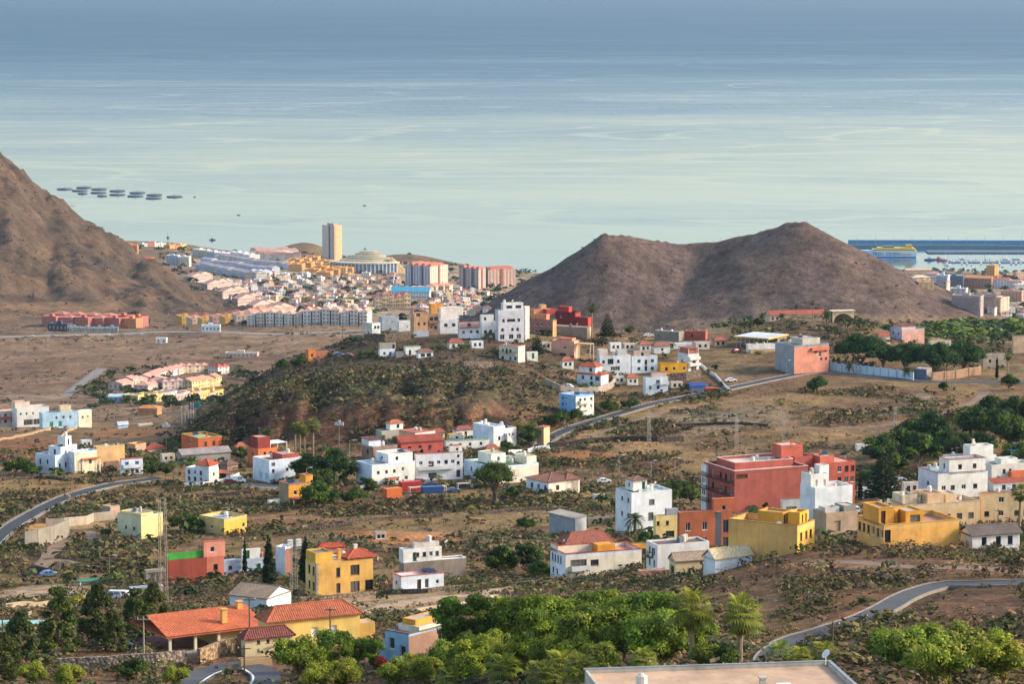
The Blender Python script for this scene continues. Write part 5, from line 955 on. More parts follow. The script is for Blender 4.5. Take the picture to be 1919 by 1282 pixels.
def stonemat(h1, h2, sc=2.2):
    k = ('st', h1, h2, sc)
    if k not in _M:
        m, t, b = nmat('rubble_stone'); g = objco(t, None, True); v = t.nodes.new('ShaderNodeTexVoronoi'); v.inputs['Scale'].default_value = sc; t.links.new(g, v.inputs['Vector'])
        c = mixrgb(t, 'MIX', ramp(t, v.outputs['Color'], [(.2, 0.), (.8, 1.)]), lin(h1), lin(h2)); c = mixrgb(t, 'MULTIPLY', 1., c, ramp(t, v.outputs['Distance'], [(.3, 1.), (.62, .45)]))
        t.links.new(c, b.inputs['Base Color']); b.inputs['Roughness'].default_value = .9; iv = t.nodes.new('ShaderNodeMath'); iv.operation = 'SUBTRACT'; iv.inputs[0].default_value = 1.; t.links.new(v.outputs['Distance'], iv.inputs[1]); bump(t, b, iv.outputs[0], .2, .8); _M[k] = m
    return _M[k]
st = stonemat('#8d7a6a', '#5f5048')
wall_line('garden_wall', 'pale blue rendered garden wall with posts along the road below umbrella trees', [(1556, 693), (1600, 699), (1650, 705), (1712, 713)], 3.0, .3, '#bdd3de', post=4, cap='#93b6cc')
wall_line('garden_wall', 'brown garden wall with gate piers right of the slate-blue store', [(1747, 713), (1790, 710), (1838, 702)], 3.0, .35, '#8f6f58', post=2, cap='#b89a7c')
wall_line('ramp_wall', 'white parapet of the ramp climbing from the road', [(1368, 734), (1345, 712), (1325, 697), (1312, 686)], 1.2, .3, '#e4e2e0')
wall_line('retaining_wall', 'brown terrace wall under the yellow bungalow', [(1255, 716), (1285, 714), (1312, 708)], 3.2, .5, '#6a554a', kind=st)
wall_line('terrace_wall', 'curved pale terrace wall of the forecourt below the red-roofed villa', [(1022, 722), (1050, 734), (1085, 739), (1120, 738), (1146, 728), (1158, 712)], 2.4, .4, '#a89a8c')
wall_line('stone_wall', 'ruined rubble wall on the slope under the cream house', [(869, 688), (895, 689), (924, 689)], 2.2, .6, '#8d7a6a', kind=stonemat('#a89484', '#7a6a5e'))
wall_line('retaining_wall', 'brown stone wall carrying the left end of the ridge houses', [(684, 640), (720, 640), (770, 637)], 2.8, .6, '#7d6858', kind=stonemat('#8d7868', '#6a584c'))
wall_line('dry_stone_wall', 'dark dry stone wall below the asphalt road', [(1030, 838), (1090, 832), (1150, 828), (1230, 828), (1280, 826)], 1.6, .8, '#4a4038', kind=stonemat('#5a4e46', '#3a322c'))
wall_line('yard_wall', 'white boundary wall beside the tan transformer tower', [(952, 852), (985, 850), (1012, 843), (1030, 841)], 1.4, .3, '#dcdcd8')
wall_line('retaining_wall', 'tall grey retaining wall of the sand platform at left', [(46, 1030), (70, 1026), (100, 1018), (128, 1004)], 4.5, .5, '#8a8278', kind=None)
wall_line('block_wall', 'long concrete block wall behind the sand platform', [(86, 990), (120, 988), (160, 984), (175, 978), (215, 974)], 2.4, .25, '#a89a8a')
wall_line('stone_wall', 'grey rubble garden wall below the orange-roofed villa', [(108, 1262), (200, 1258), (290, 1252), (350, 1246)], 2.0, .5, '#8d8070', kind=stonemat('#a39484', '#7d6f62'))
wall_line('stone_wall', 'tan stone wall beside the bend in the lane', [(372, 1246), (410, 1232), (450, 1224)], 2.2, .5, '#a8906c', kind=stonemat('#b89a74', '#8d7458'))
wall_line('pool_wall', 'low concrete wall round the reservoir at bottom left', [(-20, 1218), (20, 1200), (60, 1162)], 1.6, .4, '#a39482')
wall_line('yard_wall', 'long concrete wall round the gravel yard at left', [(10, 1152), (90, 1145), (160, 1135), (172, 1124)], 1.8, .3, '#a38f78', cap='#b8a080')
wall_line('field_wall', 'low stone wall along the dirt lane in the centre foreground', [(560, 1128), (640, 1122), (720, 1116), (800, 1112), (880, 1104), (960, 1100), (1040, 1094)], .9, .5, '#8d7a68', kind=stonemat('#8a7666', '#5e5046'))
wall_line('field_wall', 'pale field wall curving over the bare ground right of the villa', [(780, 1148), (840, 1140), (900, 1128), (960, 1118)], .6, .4, '#b8a48e')
wall_line('stone_wall', 'dark terraced stone wall on the hairpin slope at left', [(60, 1068), (95, 1072), (125, 1066)], 1.8, .6, '#5a4c42', kind=stonemat('#5e5248', '#3c342e'))
wall_line('boundary_wall', 'long yellow-stone boundary wall of the red field at left', [(-20, 830), (30, 820), (70, 811), (105, 803)], 1.0, .4, '#a88a68')
wall_line('boundary_wall', 'ochre wall stub below the cream and white balcony house', [(117, 818), (130, 809), (144, 803)], 1.2, .4, '#b89460')
wall_line('low_wall', 'white parking yard wall in front of the orange hip-roofed villa', [(345, 914), (380, 912), (420, 904), (448, 894)], 1.3, .3, '#dcd8d0')
for pts, lb in (([(900, 965), (980, 958), (1060, 956)], 'low dark terrace wall left of the grey block shed'), ([(620, 985), (720, 975), (830, 968)], 'low terrace wall along the upper edge of the orange field'), ([(300, 940), (380, 930), (470, 925)], 'low stone wall crossing the fields left of the orange-yellow house'), ([(1150, 880), (1230, 872), (1300, 868)], 'low stone wall on the slope behind the cube house'), ([(1250, 800), (1340, 796), (1440, 800)], 'low rubble wall along the stony field'), ([(1480, 775), (1560, 768), (1640, 772)], 'low stone wall on the bank below the road bend'), ([(520, 1000), (600, 992), (660, 985)], 'low terrace wall above the mustard house'), ([(5, 902), (70, 897), (130, 903)], 'low stone wall in the dark field above the left road'), ([(890, 1020), (960, 1012), (1020, 1015)], 'low terrace wall above the gully trees'), ([(1560, 1075), (1640, 1084), (1700, 1096)], 'low stone bank wall above the lower road')):
    wall_line('field_wall', lb, pts, .9, .7, '#5e5046', kind=stonemat('#6a5c50', '#463c34'))
# reservoir
g = ground(10, 1182); tag(MB().box(-9, 7, -4, 5, -2, .6).obj('reservoir_water', plain('#7fb8ac', .1), None, (g.x, g.y, g.z)), 'green water surface of the round-walled reservoir at bottom left', 'reservoir')
g = ground(110, 1128)
def crate_box(name, label, cat, px, py, w, d, h, col, th=70, ribs=True):
    H_ = House(name, label, cat, px, px + 1.01, px + 2, py, py - 2, th, dep=d); s = H_.root; s.scale = (1, 1, 1)
    m = MB(); m.box(0, w, 0, d, -.3, h); 
    if ribs:
        n = int(w / .3)
        for i in range(n): x = w * (i + .5) / n; m.box(x - .06, x + .06, -.04, -.002, .1, h - .1)
    m.obj('container_body', plain(col, .6), s); MB().box(-.03, w + .03, -.06, d + .03, h + .002, h + .1).obj('container_roof', plain(col, .5), s); return s
crate_box('shipping_container', 'red shipping container in the junk yard', 'container', 752, 922, 6, 2.5, 2.6, '#b83a34')
crate_box('shipping_container', 'orange shipping container in front of the junk yard', 'container', 724, 935, 5, 2.5, 2.6, '#d07038', 60)
crate_box('shipping_container', 'blue low container at the right of the junk yard', 'container', 792, 926, 6, 2.5, 1.8, '#34548a', 75)
crate_box('shipping_container', 'red container on the roadside below the ramp', 'container', 1322, 738, 5, 2.4, 1.8, '#a84038', 75)
h = House('yard_canopy', 'pale sheet canopy over the junk yard vehicles', 'canopy', 764, 768, 838, 926, 916, 74, dep=7); h.canopy(0, 1, 0, 1, 1., '#c8b8a0', .15, True, None, False)
h = House('yard_canopy', 'grey sheet canopy beside the white green-decked house', 'canopy', 855, 858, 886, 916, 908, 74, dep=6); h.canopy(0, 1, 0, 1, 1., '#b8b4ae', .15, True, None, False)
h = House('carport', 'teal net carport over the gravel yard at left', 'carport', 143, 150, 190, 1100, 1092, 70, dep=6); h.canopy(0, 1, 0, 1, 1., '#2f8a7a', .12, True, None, False)
h = House('outbuilding', 'low red-roofed outbuilding with blue edge beside the lattice mast', 'outbuilding', 244, 247, 306, 1122, 1104, 72, dep=7); h.vol(col='#8a8078', rc='#b8605a', cop='#a8bcd8', par=.2)
h = House('outbuilding', 'grey porch outbuilding with white posts left of the dark red house', 'outbuilding', 270, 274, 312, 1096, 1070, 72, dep=7); h.vol(col='#8d8578', w=[('R', [.25, .55, .85], [.45], 1.6, 2.2, 'O')], rc='#a89a8a', par=.1)
h = House('stone_planter', 'tan stone planter island in the bend of the lane', 'planter', 449, 452, 510, 1250, 1238, 72, dep=6); h.vol(col='#b0946c', par=.3, rc='#6a5a44')
h = House('stepped_ramp', 'pale concrete ramp between the road and the white three-storey house', 'ramp', 1322, 1328, 1352, 732, 730, 60, dep=16)
MB().box(0, h.R, 0, h.L, -2, .2).obj('ramp_slab', plaster('#c8b8a0'), h.root)
# ================================================================== the far towns
def far_building(name, label, cat, px, py, Wd, Dp, Ht, th, wall, roofc, roof='flat', st=2, bay=3.2, group=None, rise=None, wcol='#857f7c', bal=False, anchor=None, at=None):
    g = ground(px, py) if at is None else at; az = math.atan2(g.x, g.y)
    root = empty(name, (g.x, g.y, g.z), R_(-th) - az); tag(root, label, cat, group)
    a = Wd / 2; wm = plaster(wall, wear=.25)
    MB().box(-a, a, 0, Dp, -6, Ht).obj('wall', wm, root)
    if roof == 'hip' or roof == 'gable': hip_roof(root, -a, a, 0, Dp, Ht, rise or max(1.2, Dp * .18), tilemat(roofc), .5, None if roof == 'hip' else 'x', 2.5, amp=.02, wall=wm)
    else:
        m = MB(); m.box(-a - .15, a + .15, -.15, .25, Ht + .003, Ht + .8); m.box(-a - .15, a + .15, Dp - .25, Dp + .15, Ht + .003, Ht + .8); m.box(-a - .15, -a + .25, .25, Dp - .25, Ht + .003, Ht + .8); m.box(a - .25, a + .15, .25, Dp - .25, Ht + .003, Ht + .8); m.obj('parapet', wm, root)
        MB().box(-a + .26, a - .26, .26, Dp - .26, Ht + .003, Ht + .15).obj('roof_deck', plaster(roofc, wear=.2), root)
        if Wd > 9: MB().box(-a * .3, a * .15, Dp * .4, Dp * .75, Ht + .15, Ht + 2.4).obj('stair_head', wm, root)
    m = MB(); n = max(1, int(Wd / bay)); sh = Ht / st; k = max(1, int(Dp / bay))
    for j in range(st):
        z = sh * j + sh * .3
        for i in range(n): x = -a + Wd * (i + .5) / n; m.box(x - bay * .24, x + bay * .24, -.06, -.004, z, z + sh * .48)
        for i in range(k):
            y = Dp * (i + .5) / k
            for sx in (-a - .06, a + .004): m.box(sx, sx + .056, y - bay * .24, y + bay * .24, z, z + sh * .48)
    o = m.obj('window_openings', plain(wcol, .3), root); o['kind'] = 'stuff'
    if bal:
        m = MB()
        for j in range(1, st): m.box(-a * .96, a * .96, -1.3, -.07, sh * j - .1, sh * j + .85)
        o = m.obj('balcony_bands', wm, root); o['kind'] = 'stuff'
    return root
ORD = ['leftmost', 'second from left', 'third from left', 'fourth from left', 'fifth from left', 'sixth from left', 'seventh from left', 'eighth from left', 'ninth from left', 'tenth from left', 'eleventh from left', 'twelfth from left', 'rightmost']
CNAME = {'#e6e2da': 'off-white', '#e4dcd0': 'cream', '#dcc8b0': 'sandy', '#e0c090': 'yellowish', '#d8b8a4': 'rosy', '#e8e4e0': 'white', '#d8d4d8': 'lilac-white', '#eae6e0': 'white', '#e4dcd2': 'cream', '#dfe2e6': 'bluish-white', '#dcd4cc': 'pale', '#d8c0a8': 'sandy', '#c8ccd4': 'greyish', '#d8b49c': 'salmon', '#cfc8c4': 'stone-grey'}
RNAME = {'#c8846c': 'terracotta roof', '#b8705c': 'brick-red roof', '#d09a80': 'peach roof', '#c4b4a8': 'grey-beige roof', '#b8867c': 'dusky pink roof'}
def near_mark(u, v):
    return min([(620, 500, 'below the tower hotel'), (690, 520, 'before the curved hotel'), (560, 520, 'near the orange terraces'), (790, 545, 'beside the left apartment tower'), (885, 545, 'below the middle apartment tower'), (769, 560, 'near the turquoise roof'), (735, 580, 'by the cream arcaded terrace'), (580, 600, 'above the highway apartments'), (520, 560, 'right of the salmon terraces'), (650, 560, 'in the middle of the seaside town'), (430, 545, 'beside the salmon terraces'), (480, 545, 'below the shade-tinted lavender row'), (890, 570, 'under the cone flank'), (830, 580, 'behind the tan ridge house'), (1750, 540, 'at the harbour edge'), (1830, 590, 'below the lilac-grey blocks'), (1900, 560, 'by the salmon apartment block'), (1905, 590, 'at the right edge of the harbour town'), (1760, 570, 'against the right cone flank')], key=lambda q: (q[0] - u) ** 2 + ((q[1] - v) * 1.6) ** 2)[2]
def far_row(p0, p1, n, Dp, Ht, wall, roofc, label, cat='apartment building', name='apartment_block', group=None, roof='flat', st=3, gap=.06, th=None, **k):
    a = ground(*p0); b = ground(*p1)
    qs_ = [a.lerp(b, (i + .5) / n) for i in range(n)]; zq_ = hz0([q.x for q in qs_], [q.y for q in qs_])
    for i in range(n):
        q = qs_[i]; q.z = float(zq_[i]); d = b - a; ang = -math.degrees(math.atan2(d.y, d.x))
        az = math.degrees(math.atan2(q.x, q.y)); L_ = min(math.hypot(d.x, d.y) / n, 30.)
        wl = wall if isinstance(wall, str) else wall[i % len(wall)]
        far_building(name, label + (', ' + (ORD[-1] if i == n - 1 else ORD[i]) if n > 1 else ''), cat, 0, 0, L_ * (1 - gap), Dp, Ht * random.uniform(.82, 1.15), ang - az + random.uniform(-4, 4), wl, roofc, roof, st, group=group, at=q, **k)
far_row((235,459), (262,459), 3, 12, 7, ['#d8d2c8', '#e0d8b0', '#e4e0d8'], '#c8a890', 'pale villa on the coast strip beyond the left mountain', 'house', 'seaside_villa', 'villas on the coast strip', st=2)
far_row((266,462), (312,463), 4, 12, 7, ['#cfd4d0', '#b86a58', '#d8d8d4', '#e0dcd0'], '#a8a09a', 'villa with greyish walls below the radio mast', 'house', 'seaside_villa', 'villas below the radio mast', st=2)
far_row((318,466), (350,466), 3, 14, 8, ['#d89a5c', '#c86a50', '#e0c060'], '#b87058', 'orange or yellow villa at the tip of the coast strip', 'house', 'seaside_villa', 'orange villas on the coast strip', st=2)
far_row((246,486), (298,488), 3, 20, 15, ['#d29560', '#dc9450', '#d07f48'], '#c8743c', 'orange apartment block at the foot of the left mountain', group='orange apartment blocks by the mountain foot', st=4, bal=True)
far_row((312,496), (355,500), 2, 22, 15, ['#a8b8cc', '#d4d0c4'], '#b8b8c0', 'pale blue-grey apartment block left of the shade-tinted lavender terraces', group='blue-grey apartment blocks', st=4, bal=True)
far_row((360,480), (416,487), 4, 20, 13, ['#dcd8d0', '#d8ccb8', '#c8ccd8', '#e0dcd4'], '#c8c4c4', 'cream apartment block behind the shade-tinted lavender roofs', group='cream apartment blocks behind the lavender roofs', st=4, bal=True)
far_row((420,484), (468,490), 4, 22, 13, ['#d4dae4', '#e4e0d8'], '#c8bcb8', 'white slab apartment block with long balconies above the shade-tinted lavender roofs', group='white slab apartments near the coast', st=4, bal=True)
far_row((366,506), (480,526), 13, 17, 11, ['#c4d2e4', '#dcdee4', '#d8d4cc', '#ccd6e6', '#e4dcd0'], '#bcb2b8', 'white terrace block with shade-tinted lavender roof in the front lavender row', group='front row of shade-tinted roofs', st=3, roof='gable', bal=True)  # lavender rows: the roofs' shade is put into their colour
far_row((480,526), (512,522), 3, 20, 12, ['#d8d0c0', '#dcd0bc'], '#b0b0bf', 'cream terrace block turning the corner of the shade-tinted lavender row', group='corner of lavender row', st=3, roof='gable', bal=True)
far_row((376,497), (510,514), 13, 16, 11, ['#ccd4e4', '#e6e2dc', '#d8dae0', '#dcccc0'], '#b4aebc', 'terrace block with shade-tinted lavender roof in the second row', group='second row of shade-tinted roofs', st=3, roof='gable')
far_row((400,489), (540,506), 13, 16, 11, ['#d8dae4', '#e0d8cc', '#e6dfd6', '#d4c4b8'], '#b8a8ae', 'terrace block with shade-tinted lavender roof in the third row', group='third row of shade-tinted roofs', st=3, roof='gable')
far_row((470,486), (562,490), 7, 22, 12, ['#e4dcd0', '#dccabc'], '#c08878', 'white terrace block with rosy roof near the coast ridge', group='rosy roofed terraces near the coast', st=3, roof='gable')
far_row((480,479), (560,480), 5, 22, 12, ['#e4dcd0', '#dccabc'], '#b88a80', 'white villa block on the coast ridge left of the dark headland', group='villa blocks on the coast ridge', st=3, roof='gable')
for a, b, o_ in (((540,503), (606,492), 'back'), ((560,510), (628,499), 'second'), ((592,518), (650,505), 'third'), ((615,524), (668,511), 'front')):
    far_row(a, b, 4, 24, 12, ['#dca45c', '#d89850', '#e0b070'], '#d88a48', 'orange-yellow block in the ' + o_ + ' terrace below the tower hotel', group='orange terraces below the tower hotel', st=3, bal=True)
for (u, v) in ((352, 527), (384, 541), (412, 556), (440, 570), (468, 583), (494, 592)):
    for k_ in range(2): far_building('terraced_block', ORD[[352, 384, 412, 440, 468, 494].index(u)] + (' salmon-roofed terrace block along the mountain foot, lower side' if k_ == 0 else ' salmon-roofed terrace block along the mountain foot, upper side'), 'apartment building', u + k_ * 13, v - k_ * 3, 12, 30, 7, 52, '#dcc0b4', '#cf9f8e', 'gable', 2, group='salmon roofed terraces along the mountain foot')
pal = ['#e6e2da', '#e4dcd0', '#dcc8b0', '#e0c090', '#d8b8a4', '#e8e4e0', '#d8d4d8']; rpal = ['#c8846c', '#b8705c', '#d09a80', '#c4b4a8', '#b8867c']
TOWNTREES = []
def scatter_town(x0, x1, ytop, ybot, dx, dy, label, group, size=(8, 13), ht=(5, 7.5), skip=None, pal=pal, rp=rpal, flat=.4, name='town_house', cat='house', ths=(18, 55, -25), treep=.25):
    rs = random.Random(int(x0 * 7 + ytop)); y = ybot; r = 0
    while y > ytop:
        x = x0 + (r % 2) * dx / 2
        while x < x1:
            u = x + rs.uniform(-.25, .25) * dx; v = y + rs.uniform(-.3, .3) * dy
            if not (skip and skip(u, v)):
                if rs.random() < treep: TOWNTREES.append((u, v))
                else:
                    fl = rs.random() < flat; gq = ground(u, v); ss_ = gq.y / K; W2 = rs.uniform(*size) * ss_; kz = ss_ * 1.15
                    wc_ = rs.choice(pal); rc_ = rs.choice(rp)
                    far_building(name, '%s %s house with %s %s' % ('low' if W2 / ss_ < 9.6 else 'broad' if W2 / ss_ > 11.4 else 'mid-sized', CNAME.get(wc_, 'pale'), 'flat top' if fl else RNAME[rc_], near_mark(u, v)), cat, u, v, W2 * 1.2, max(W2 * .8, 8), rs.uniform(*ht) * kz, rs.choice(ths) + rs.uniform(-6, 6), wc_, rc_ if not fl else rs.choice(['#d8c4b4', '#cfae9c', '#d8d4cc']), 'flat' if fl else 'hip', 2, group=group, at=gq)
            x += dx
        y -= dy; r += 1
tow = lambda u, v: (755 < u < 970 and v < 545) or (740 < u < 800 and 546 < v < 566) or (600 < u < 752 and v < 520) or (u > 905 + (594 - v) * .9) or (v > 560 and 700 < u < 775)
scatter_town(500, 900, 516, 590, 13.5, 6.4, 'pale house with rosy roof in the dense seaside town', 'small houses of the seaside towns', skip=tow)
scatter_town(395, 505, 528, 590, 13, 6.4, 'white house in the dense quarter right of the salmon terraces', 'small houses of the seaside towns', skip=lambda u, v: u < 372 + (v - 520) * 1.6 or v < 524 + (u - 395) * .05, pal=['#eae6e0', '#e4dcd2', '#dfe2e6'])
scatter_town(840, 945, 548, 584, 20, 10, 'white villa with rosy roof below the cone flank', 'small houses of the seaside towns', skip=lambda u, v: u > 915 + (585 - v) * .6, treep=.4)
far_building('apartment_block', 'long apartment block under a bright turquoise roof', 'apartment building', 769, 560, 46, 14, 9, 8, '#c8dce4', '#4fa8cc', 'gable', 2, rise=5)
far_row((703,580), (770,577), 5, 16, 13, ['#dcc49c', '#d8bc94'], '#c4806c', 'cream arcaded terrace block in front of the turquoise roof', group='cream arcaded terrace', st=3, roof='hip', bal=True)
far_row((763,556), (812,552), 4, 14, 10, ['#dcc0a0', '#e0c8a8'], '#c88a74', 'cream row house below the red-roofed tower blocks', group='cream row below the tower blocks', st=2, roof='hip')
far_row((812,552), (852,545), 3, 14, 10, ['#e0ccb0', '#dcc4a4'], '#cc8c74', 'curving cream row house right of the tower blocks', group='curving cream row', st=2, roof='hip')
far_row((462,613), (690,610), 13, 14, 12, ['#e0dcd4', '#d8ccc0', '#e6e2dc', '#dfd8d0'], '#c8a494', 'white four-storey apartment house in the front row along the highway', group='white apartments along the highway', st=4, roof='hip', bal=True, gap=.16)
far_row((470,602), (690,600), 12, 14, 10, ['#e0c8a8', '#dcb890', '#e4d8c8', '#d8a884'], '#c88c74', 'cream apartment house in the second row above the highway', group='second row above the highway', st=3, roof='hip', gap=.1)
far_row((326,608), (450,611), 6, 12, 8, ['#d8a83c', '#d8b8a0', '#dcb04c', '#cf9a8c'], '#b8847c', 'yellow or pink house beside the highway green', group='yellow houses beside the highway', cat='house', name='town_house', st=2, gap=.3)
far_row((345,602), (440,604), 5, 12, 9, ['#b86a60', '#d8a898', '#dcc8b4'], '#b05a4c', 'red-roofed house behind the yellow highway houses', group='red roofs behind yellow houses', cat='house', name='town_house', st=2, roof='hip', gap=.25)
for (u, v) in ((92, 612), (108, 606), (122, 613), (138, 607), (152, 614), (166, 608), (180, 614), (196, 609), (210, 615), (226, 610), (242, 616), (253, 612)):
    far_building('holiday_block', 'orange-red holiday block below the left mountain, ' + (ORD[-1] if u == 253 else ORD[[92, 108, 122, 138, 152, 166, 180, 196, 210, 226, 242].index(u)]), 'apartment building', u, v, 15, 13, 9, 30, random.Random(u).choice(['#c98262', '#bf6f5e', '#d88858', '#b0665a']), '#c07a68', random.Random(u).choice(['hip', 'flat']), 3, group='orange-red holiday blocks')
far_building('sports_hall', 'dark slate hall at the left of the orange-red cluster', 'hall', 108, 621, 18, 14, 6, 20, '#3f4656', '#4a5060', 'flat', 1)
far_row((128,622), (222,622), 4, 8, 3, '#9aa8a8', '#b8c0c0', 'low greenhouse-grey shed along the highway below the orange cluster', cat='shed', name='roadside_shed', group='low sheds along the highway', st=1)
# red-roofed tower blocks
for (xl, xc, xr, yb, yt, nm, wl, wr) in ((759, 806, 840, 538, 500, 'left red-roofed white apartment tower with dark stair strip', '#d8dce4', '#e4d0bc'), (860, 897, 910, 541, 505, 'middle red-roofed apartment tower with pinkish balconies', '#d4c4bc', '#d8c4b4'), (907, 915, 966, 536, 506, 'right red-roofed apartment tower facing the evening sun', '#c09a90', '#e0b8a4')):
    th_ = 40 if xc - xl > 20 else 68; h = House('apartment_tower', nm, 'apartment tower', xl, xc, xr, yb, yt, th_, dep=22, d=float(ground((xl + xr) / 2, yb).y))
    n = 9; h.vol(col=wl, colR=wr, roof='flat', par=.1, rc='#c88474', foot=8, wear=.2)  # cooler left and warmer right walls: sun put into the wall colours
    for fc in 'LR':
        m = MB(); Wd = h.L if fc == 'L' else h.R; nc = max(3, int(Wd / 5))
        for j in range(n):
            for i in range(nc):
                s_ = Wd * (i + .5) / nc; z = h.H * (j + .25) / n; b0, b1 = s_ - 1.3, s_ + 1.3
                m.box(-.1, -.01, b0, b1, z, z + h.H / n * .5) if fc == 'L' else m.box(b0, b1, -.1, -.01, z, z + h.H / n * .5)
        o = m.obj('window_openings', plain('#7a6f72', .3), h.root); o['kind'] = 'stuff'
        for f in ((.3, .72) if fc == 'L' else (.5,)):
            s_ = Wd * f; MB().box(*((-.9, -.105, s_ - 1.6, s_ + 1.6) if fc == 'L' else (s_ - 1.6, s_ + 1.6, -.9, -.105)), 0, h.H * 1.03).obj('stair_strip', plaster('#7d6a74' if fc == 'L' else '#a8645c'), h.root)
    for i in range(4):
        a = .02 + .25 * i; hip_roof(h.root, h.R * .08, h.R * .92, h.L * a, h.L * (a + .2), h.H + .1, 3.4, tilemat('#c4705c'), .3, None, 3.)
# tower hotel
g = ground(622, 492); h = House('hotel_tower', 'tall slim hotel tower above the seaside town with right face coloured as sunlit', 'hotel', 604, 627, 641, 492, 424, 50, d=g.y)
h.vol(.4, 1, 0, 1, col='#c4bab0', colR='#dcb48c', foot=10, par=.6, wear=.2).vol(.0, .4, .0, 1, 0, 1.02, col='#b8aca4', colR='#e0b488', foot=10, wear=.2)  # right face coloured warm as sunlit, left face grey as shaded
m = MB()
for j in range(20): z = h.H * (j + .5) / 20; m.box(h.R * .12, h.R * .95, -1.0, -.02, z - .3, z + .9)
o = m.obj('balcony_bands', plaster('#ecd0a4'), h.root); o['kind'] = 'stuff'
MB().box(-.6, -.02, h.L * .36, h.L * .46, 0, h.H * .99).obj('stair_strip', plaster('#6d5f5c'), h.root)
h.vol(.2, .7, .2, .8, 1.0, 1.06, col='#b8a498', par=.2)
# curved hotel
c0 = ground(690, 513); root = empty('curved_hotel', c0, 0); tag(root, 'curved hotel with columns and stepped planted roof terraces beside the tower hotel', 'hotel')
def arc_slab(r0, r1, a0, a1, z0, z1, n=24, cx=0., cy=0.):
    m = MB()
    for i in range(n):
        t0 = R_(a0 + (a1 - a0) * i / n); t1 = R_(a0 + (a1 - a0) * (i + 1) / n)
        P = [(cx + r * math.sin(t), cy - r * math.cos(t)) for r, t in ((r0, t0), (r0, t1), (r1, t1), (r1, t0))]
        m.quad(*[(x, y, z1) for x, y in P][::-1]); m.quad((*P[3], z0), (*P[2], z0), (*P[2], z1), (*P[3], z1)); m.quad((*P[1], z0), (*P[0], z0), (*P[0], z1), (*P[1], z1))
        if i == 0: m.quad((*P[0], z0), (*P[3], z0), (*P[3], z1), (*P[0], z1))
        if i == n - 1: m.quad((*P[2], z0), (*P[1], z0), (*P[1], z1), (*P[2], z1))
    return m
cy = 75
arc_slab(54, 78, -58, 40, -8, 17, cy=cy).obj('wall', plaster('#8fa4b4'), root); arc_slab(52, 81, -60, 42, 17, 19.5, cy=cy).obj('roof_slab', plaster('#e0d4bc'), root)
for i in range(20):
    t_ = R_(-56 + 94 * i / 19); x, y = 79.5 * math.sin(t_), cy - 79.5 * math.cos(t_); MB().tube((x, y, -6), (x, y, 17), 1.0, n=6).obj('column', plaster('#d4dce0'), root)
for k_ in range(5): arc_slab(34 - k_ * 3, 66 - k_ * 8, -50 + k_ * 5, 44 - k_ * 4, 19.5 + k_ * 3.1, 22.6 + k_ * 3.1, 16, cy=cy).obj('roof_terrace', plaster(['#cfc0a4', '#b8ac94'][k_ % 2]), root)
for k_ in range(7): MB().box(36 + k_ * 3.2, 42 + k_ * 3.2, cy - 62 + k_ * 5, cy - 50 + k_ * 5, -8, 26 - k_ * 3.6).obj('stepped_wing', plaster('#e4c8a0'), root)
# mid-left hotel village
for (a, b, n, wl, rc, H_, rf) in (((229, 731), (300, 716), 7, ['#dcc4b4', '#d8b8a4'], '#d09a8c', 5, 'gable'), ((290, 716), (345, 700), 5, ['#dcc0b0', '#c8d4dc'], '#d09484', 5, 'gable'), ((335, 700), (392, 697), 4, ['#e4d4b4', '#dcc4a0'], '#d09a84', 6, 'hip'), ((278, 735), (318, 727), 3, ['#d8c4b4'], '#cf9a88', 6, 'hip'), ((305, 733), (370, 729), 5, ['#dcc8b8', '#d4b8b0'], '#c8a094', 6, 'hip'), ((360, 731), (416, 723), 5, ['#e0cc90', '#dcc080'], '#d0987c', 7, 'gable'), ((258, 756), (308, 753), 4, ['#dcc47c', '#d8bc84'], '#d4ac98', 5, 'flat'), ((308, 753), (356, 750), 4, ['#d8b4a8', '#d8c4c0'], '#c89c94', 5, 'flat'), ((354, 750), (418, 745), 5, ['#dcb860', '#d8b0a0'], '#cf9a88', 5, 'flat'), ((408, 702), (430, 701), 2, ['#dcd4cc'], '#c05a4c', 6, 'hip')):
    far_row(a, b, n, 11, H_, wl, rc, 'holiday village bungalow, row ' + {229: 'along its left edge', 290: 'at its upper left', 335: 'at its top', 278: 'in its middle left', 305: 'in its middle', 360: 'in its middle right', 258: 'at its lower left, yellow', 308: 'at its lower middle, pinkish', 354: 'at its lower right', 408: 'standing apart at upper right'}[a[0]], 'bungalow', 'holiday_bungalow', 'holiday village row ' + {229: 'a', 290: 'b', 335: 'c', 278: 'd', 305: 'e', 360: 'f', 258: 'g', 308: 'h', 354: 'i', 408: 'j'}[a[0]], roof=rf, st=1 if H_ < 6 else 2, gap=.05)
g = ground(206, 752); tag(MB().box(-9, 9, -6, 8, -1, .5).obj('swimming_pool', plain('#3fb4d8', .1), None, (g.x, g.y, g.z)), 'turquoise swimming pool at the left end of the holiday village', 'pool')
far_building('pool_bar', 'pale blue pool bar beside the turquoise pool', 'pool bar', 226, 755, 16, 8, 4, 10, '#a8c8dc', '#b8d0dc', 'gable', 1)
far_building('farm_hut', 'orange hut with yellow roof on the plain below the holiday village', 'hut', 276, 778, 12, 8, 4, 20, '#c88a58', '#cf8a54', 'hip', 1)
far_building('field_hut', 'lonely white hut on the bare plain below the highway', 'hut', 302, 644, 9, 5, 4, 10, '#e6e4e0', '#d8d4d0', 'flat', 1)
far_building('field_shed', 'flat pale shed on the bare plain right of the lonely hut', 'shed', 452, 670, 26, 8, 3, 10, '#d8c0b0', '#d0b8a8', 'flat', 1)
far_building('roadside_station', 'small white service station beside the highway', 'building', 395, 622, 16, 8, 5, 5, '#dfe3e4', '#d0d4d8', 'flat', 1)
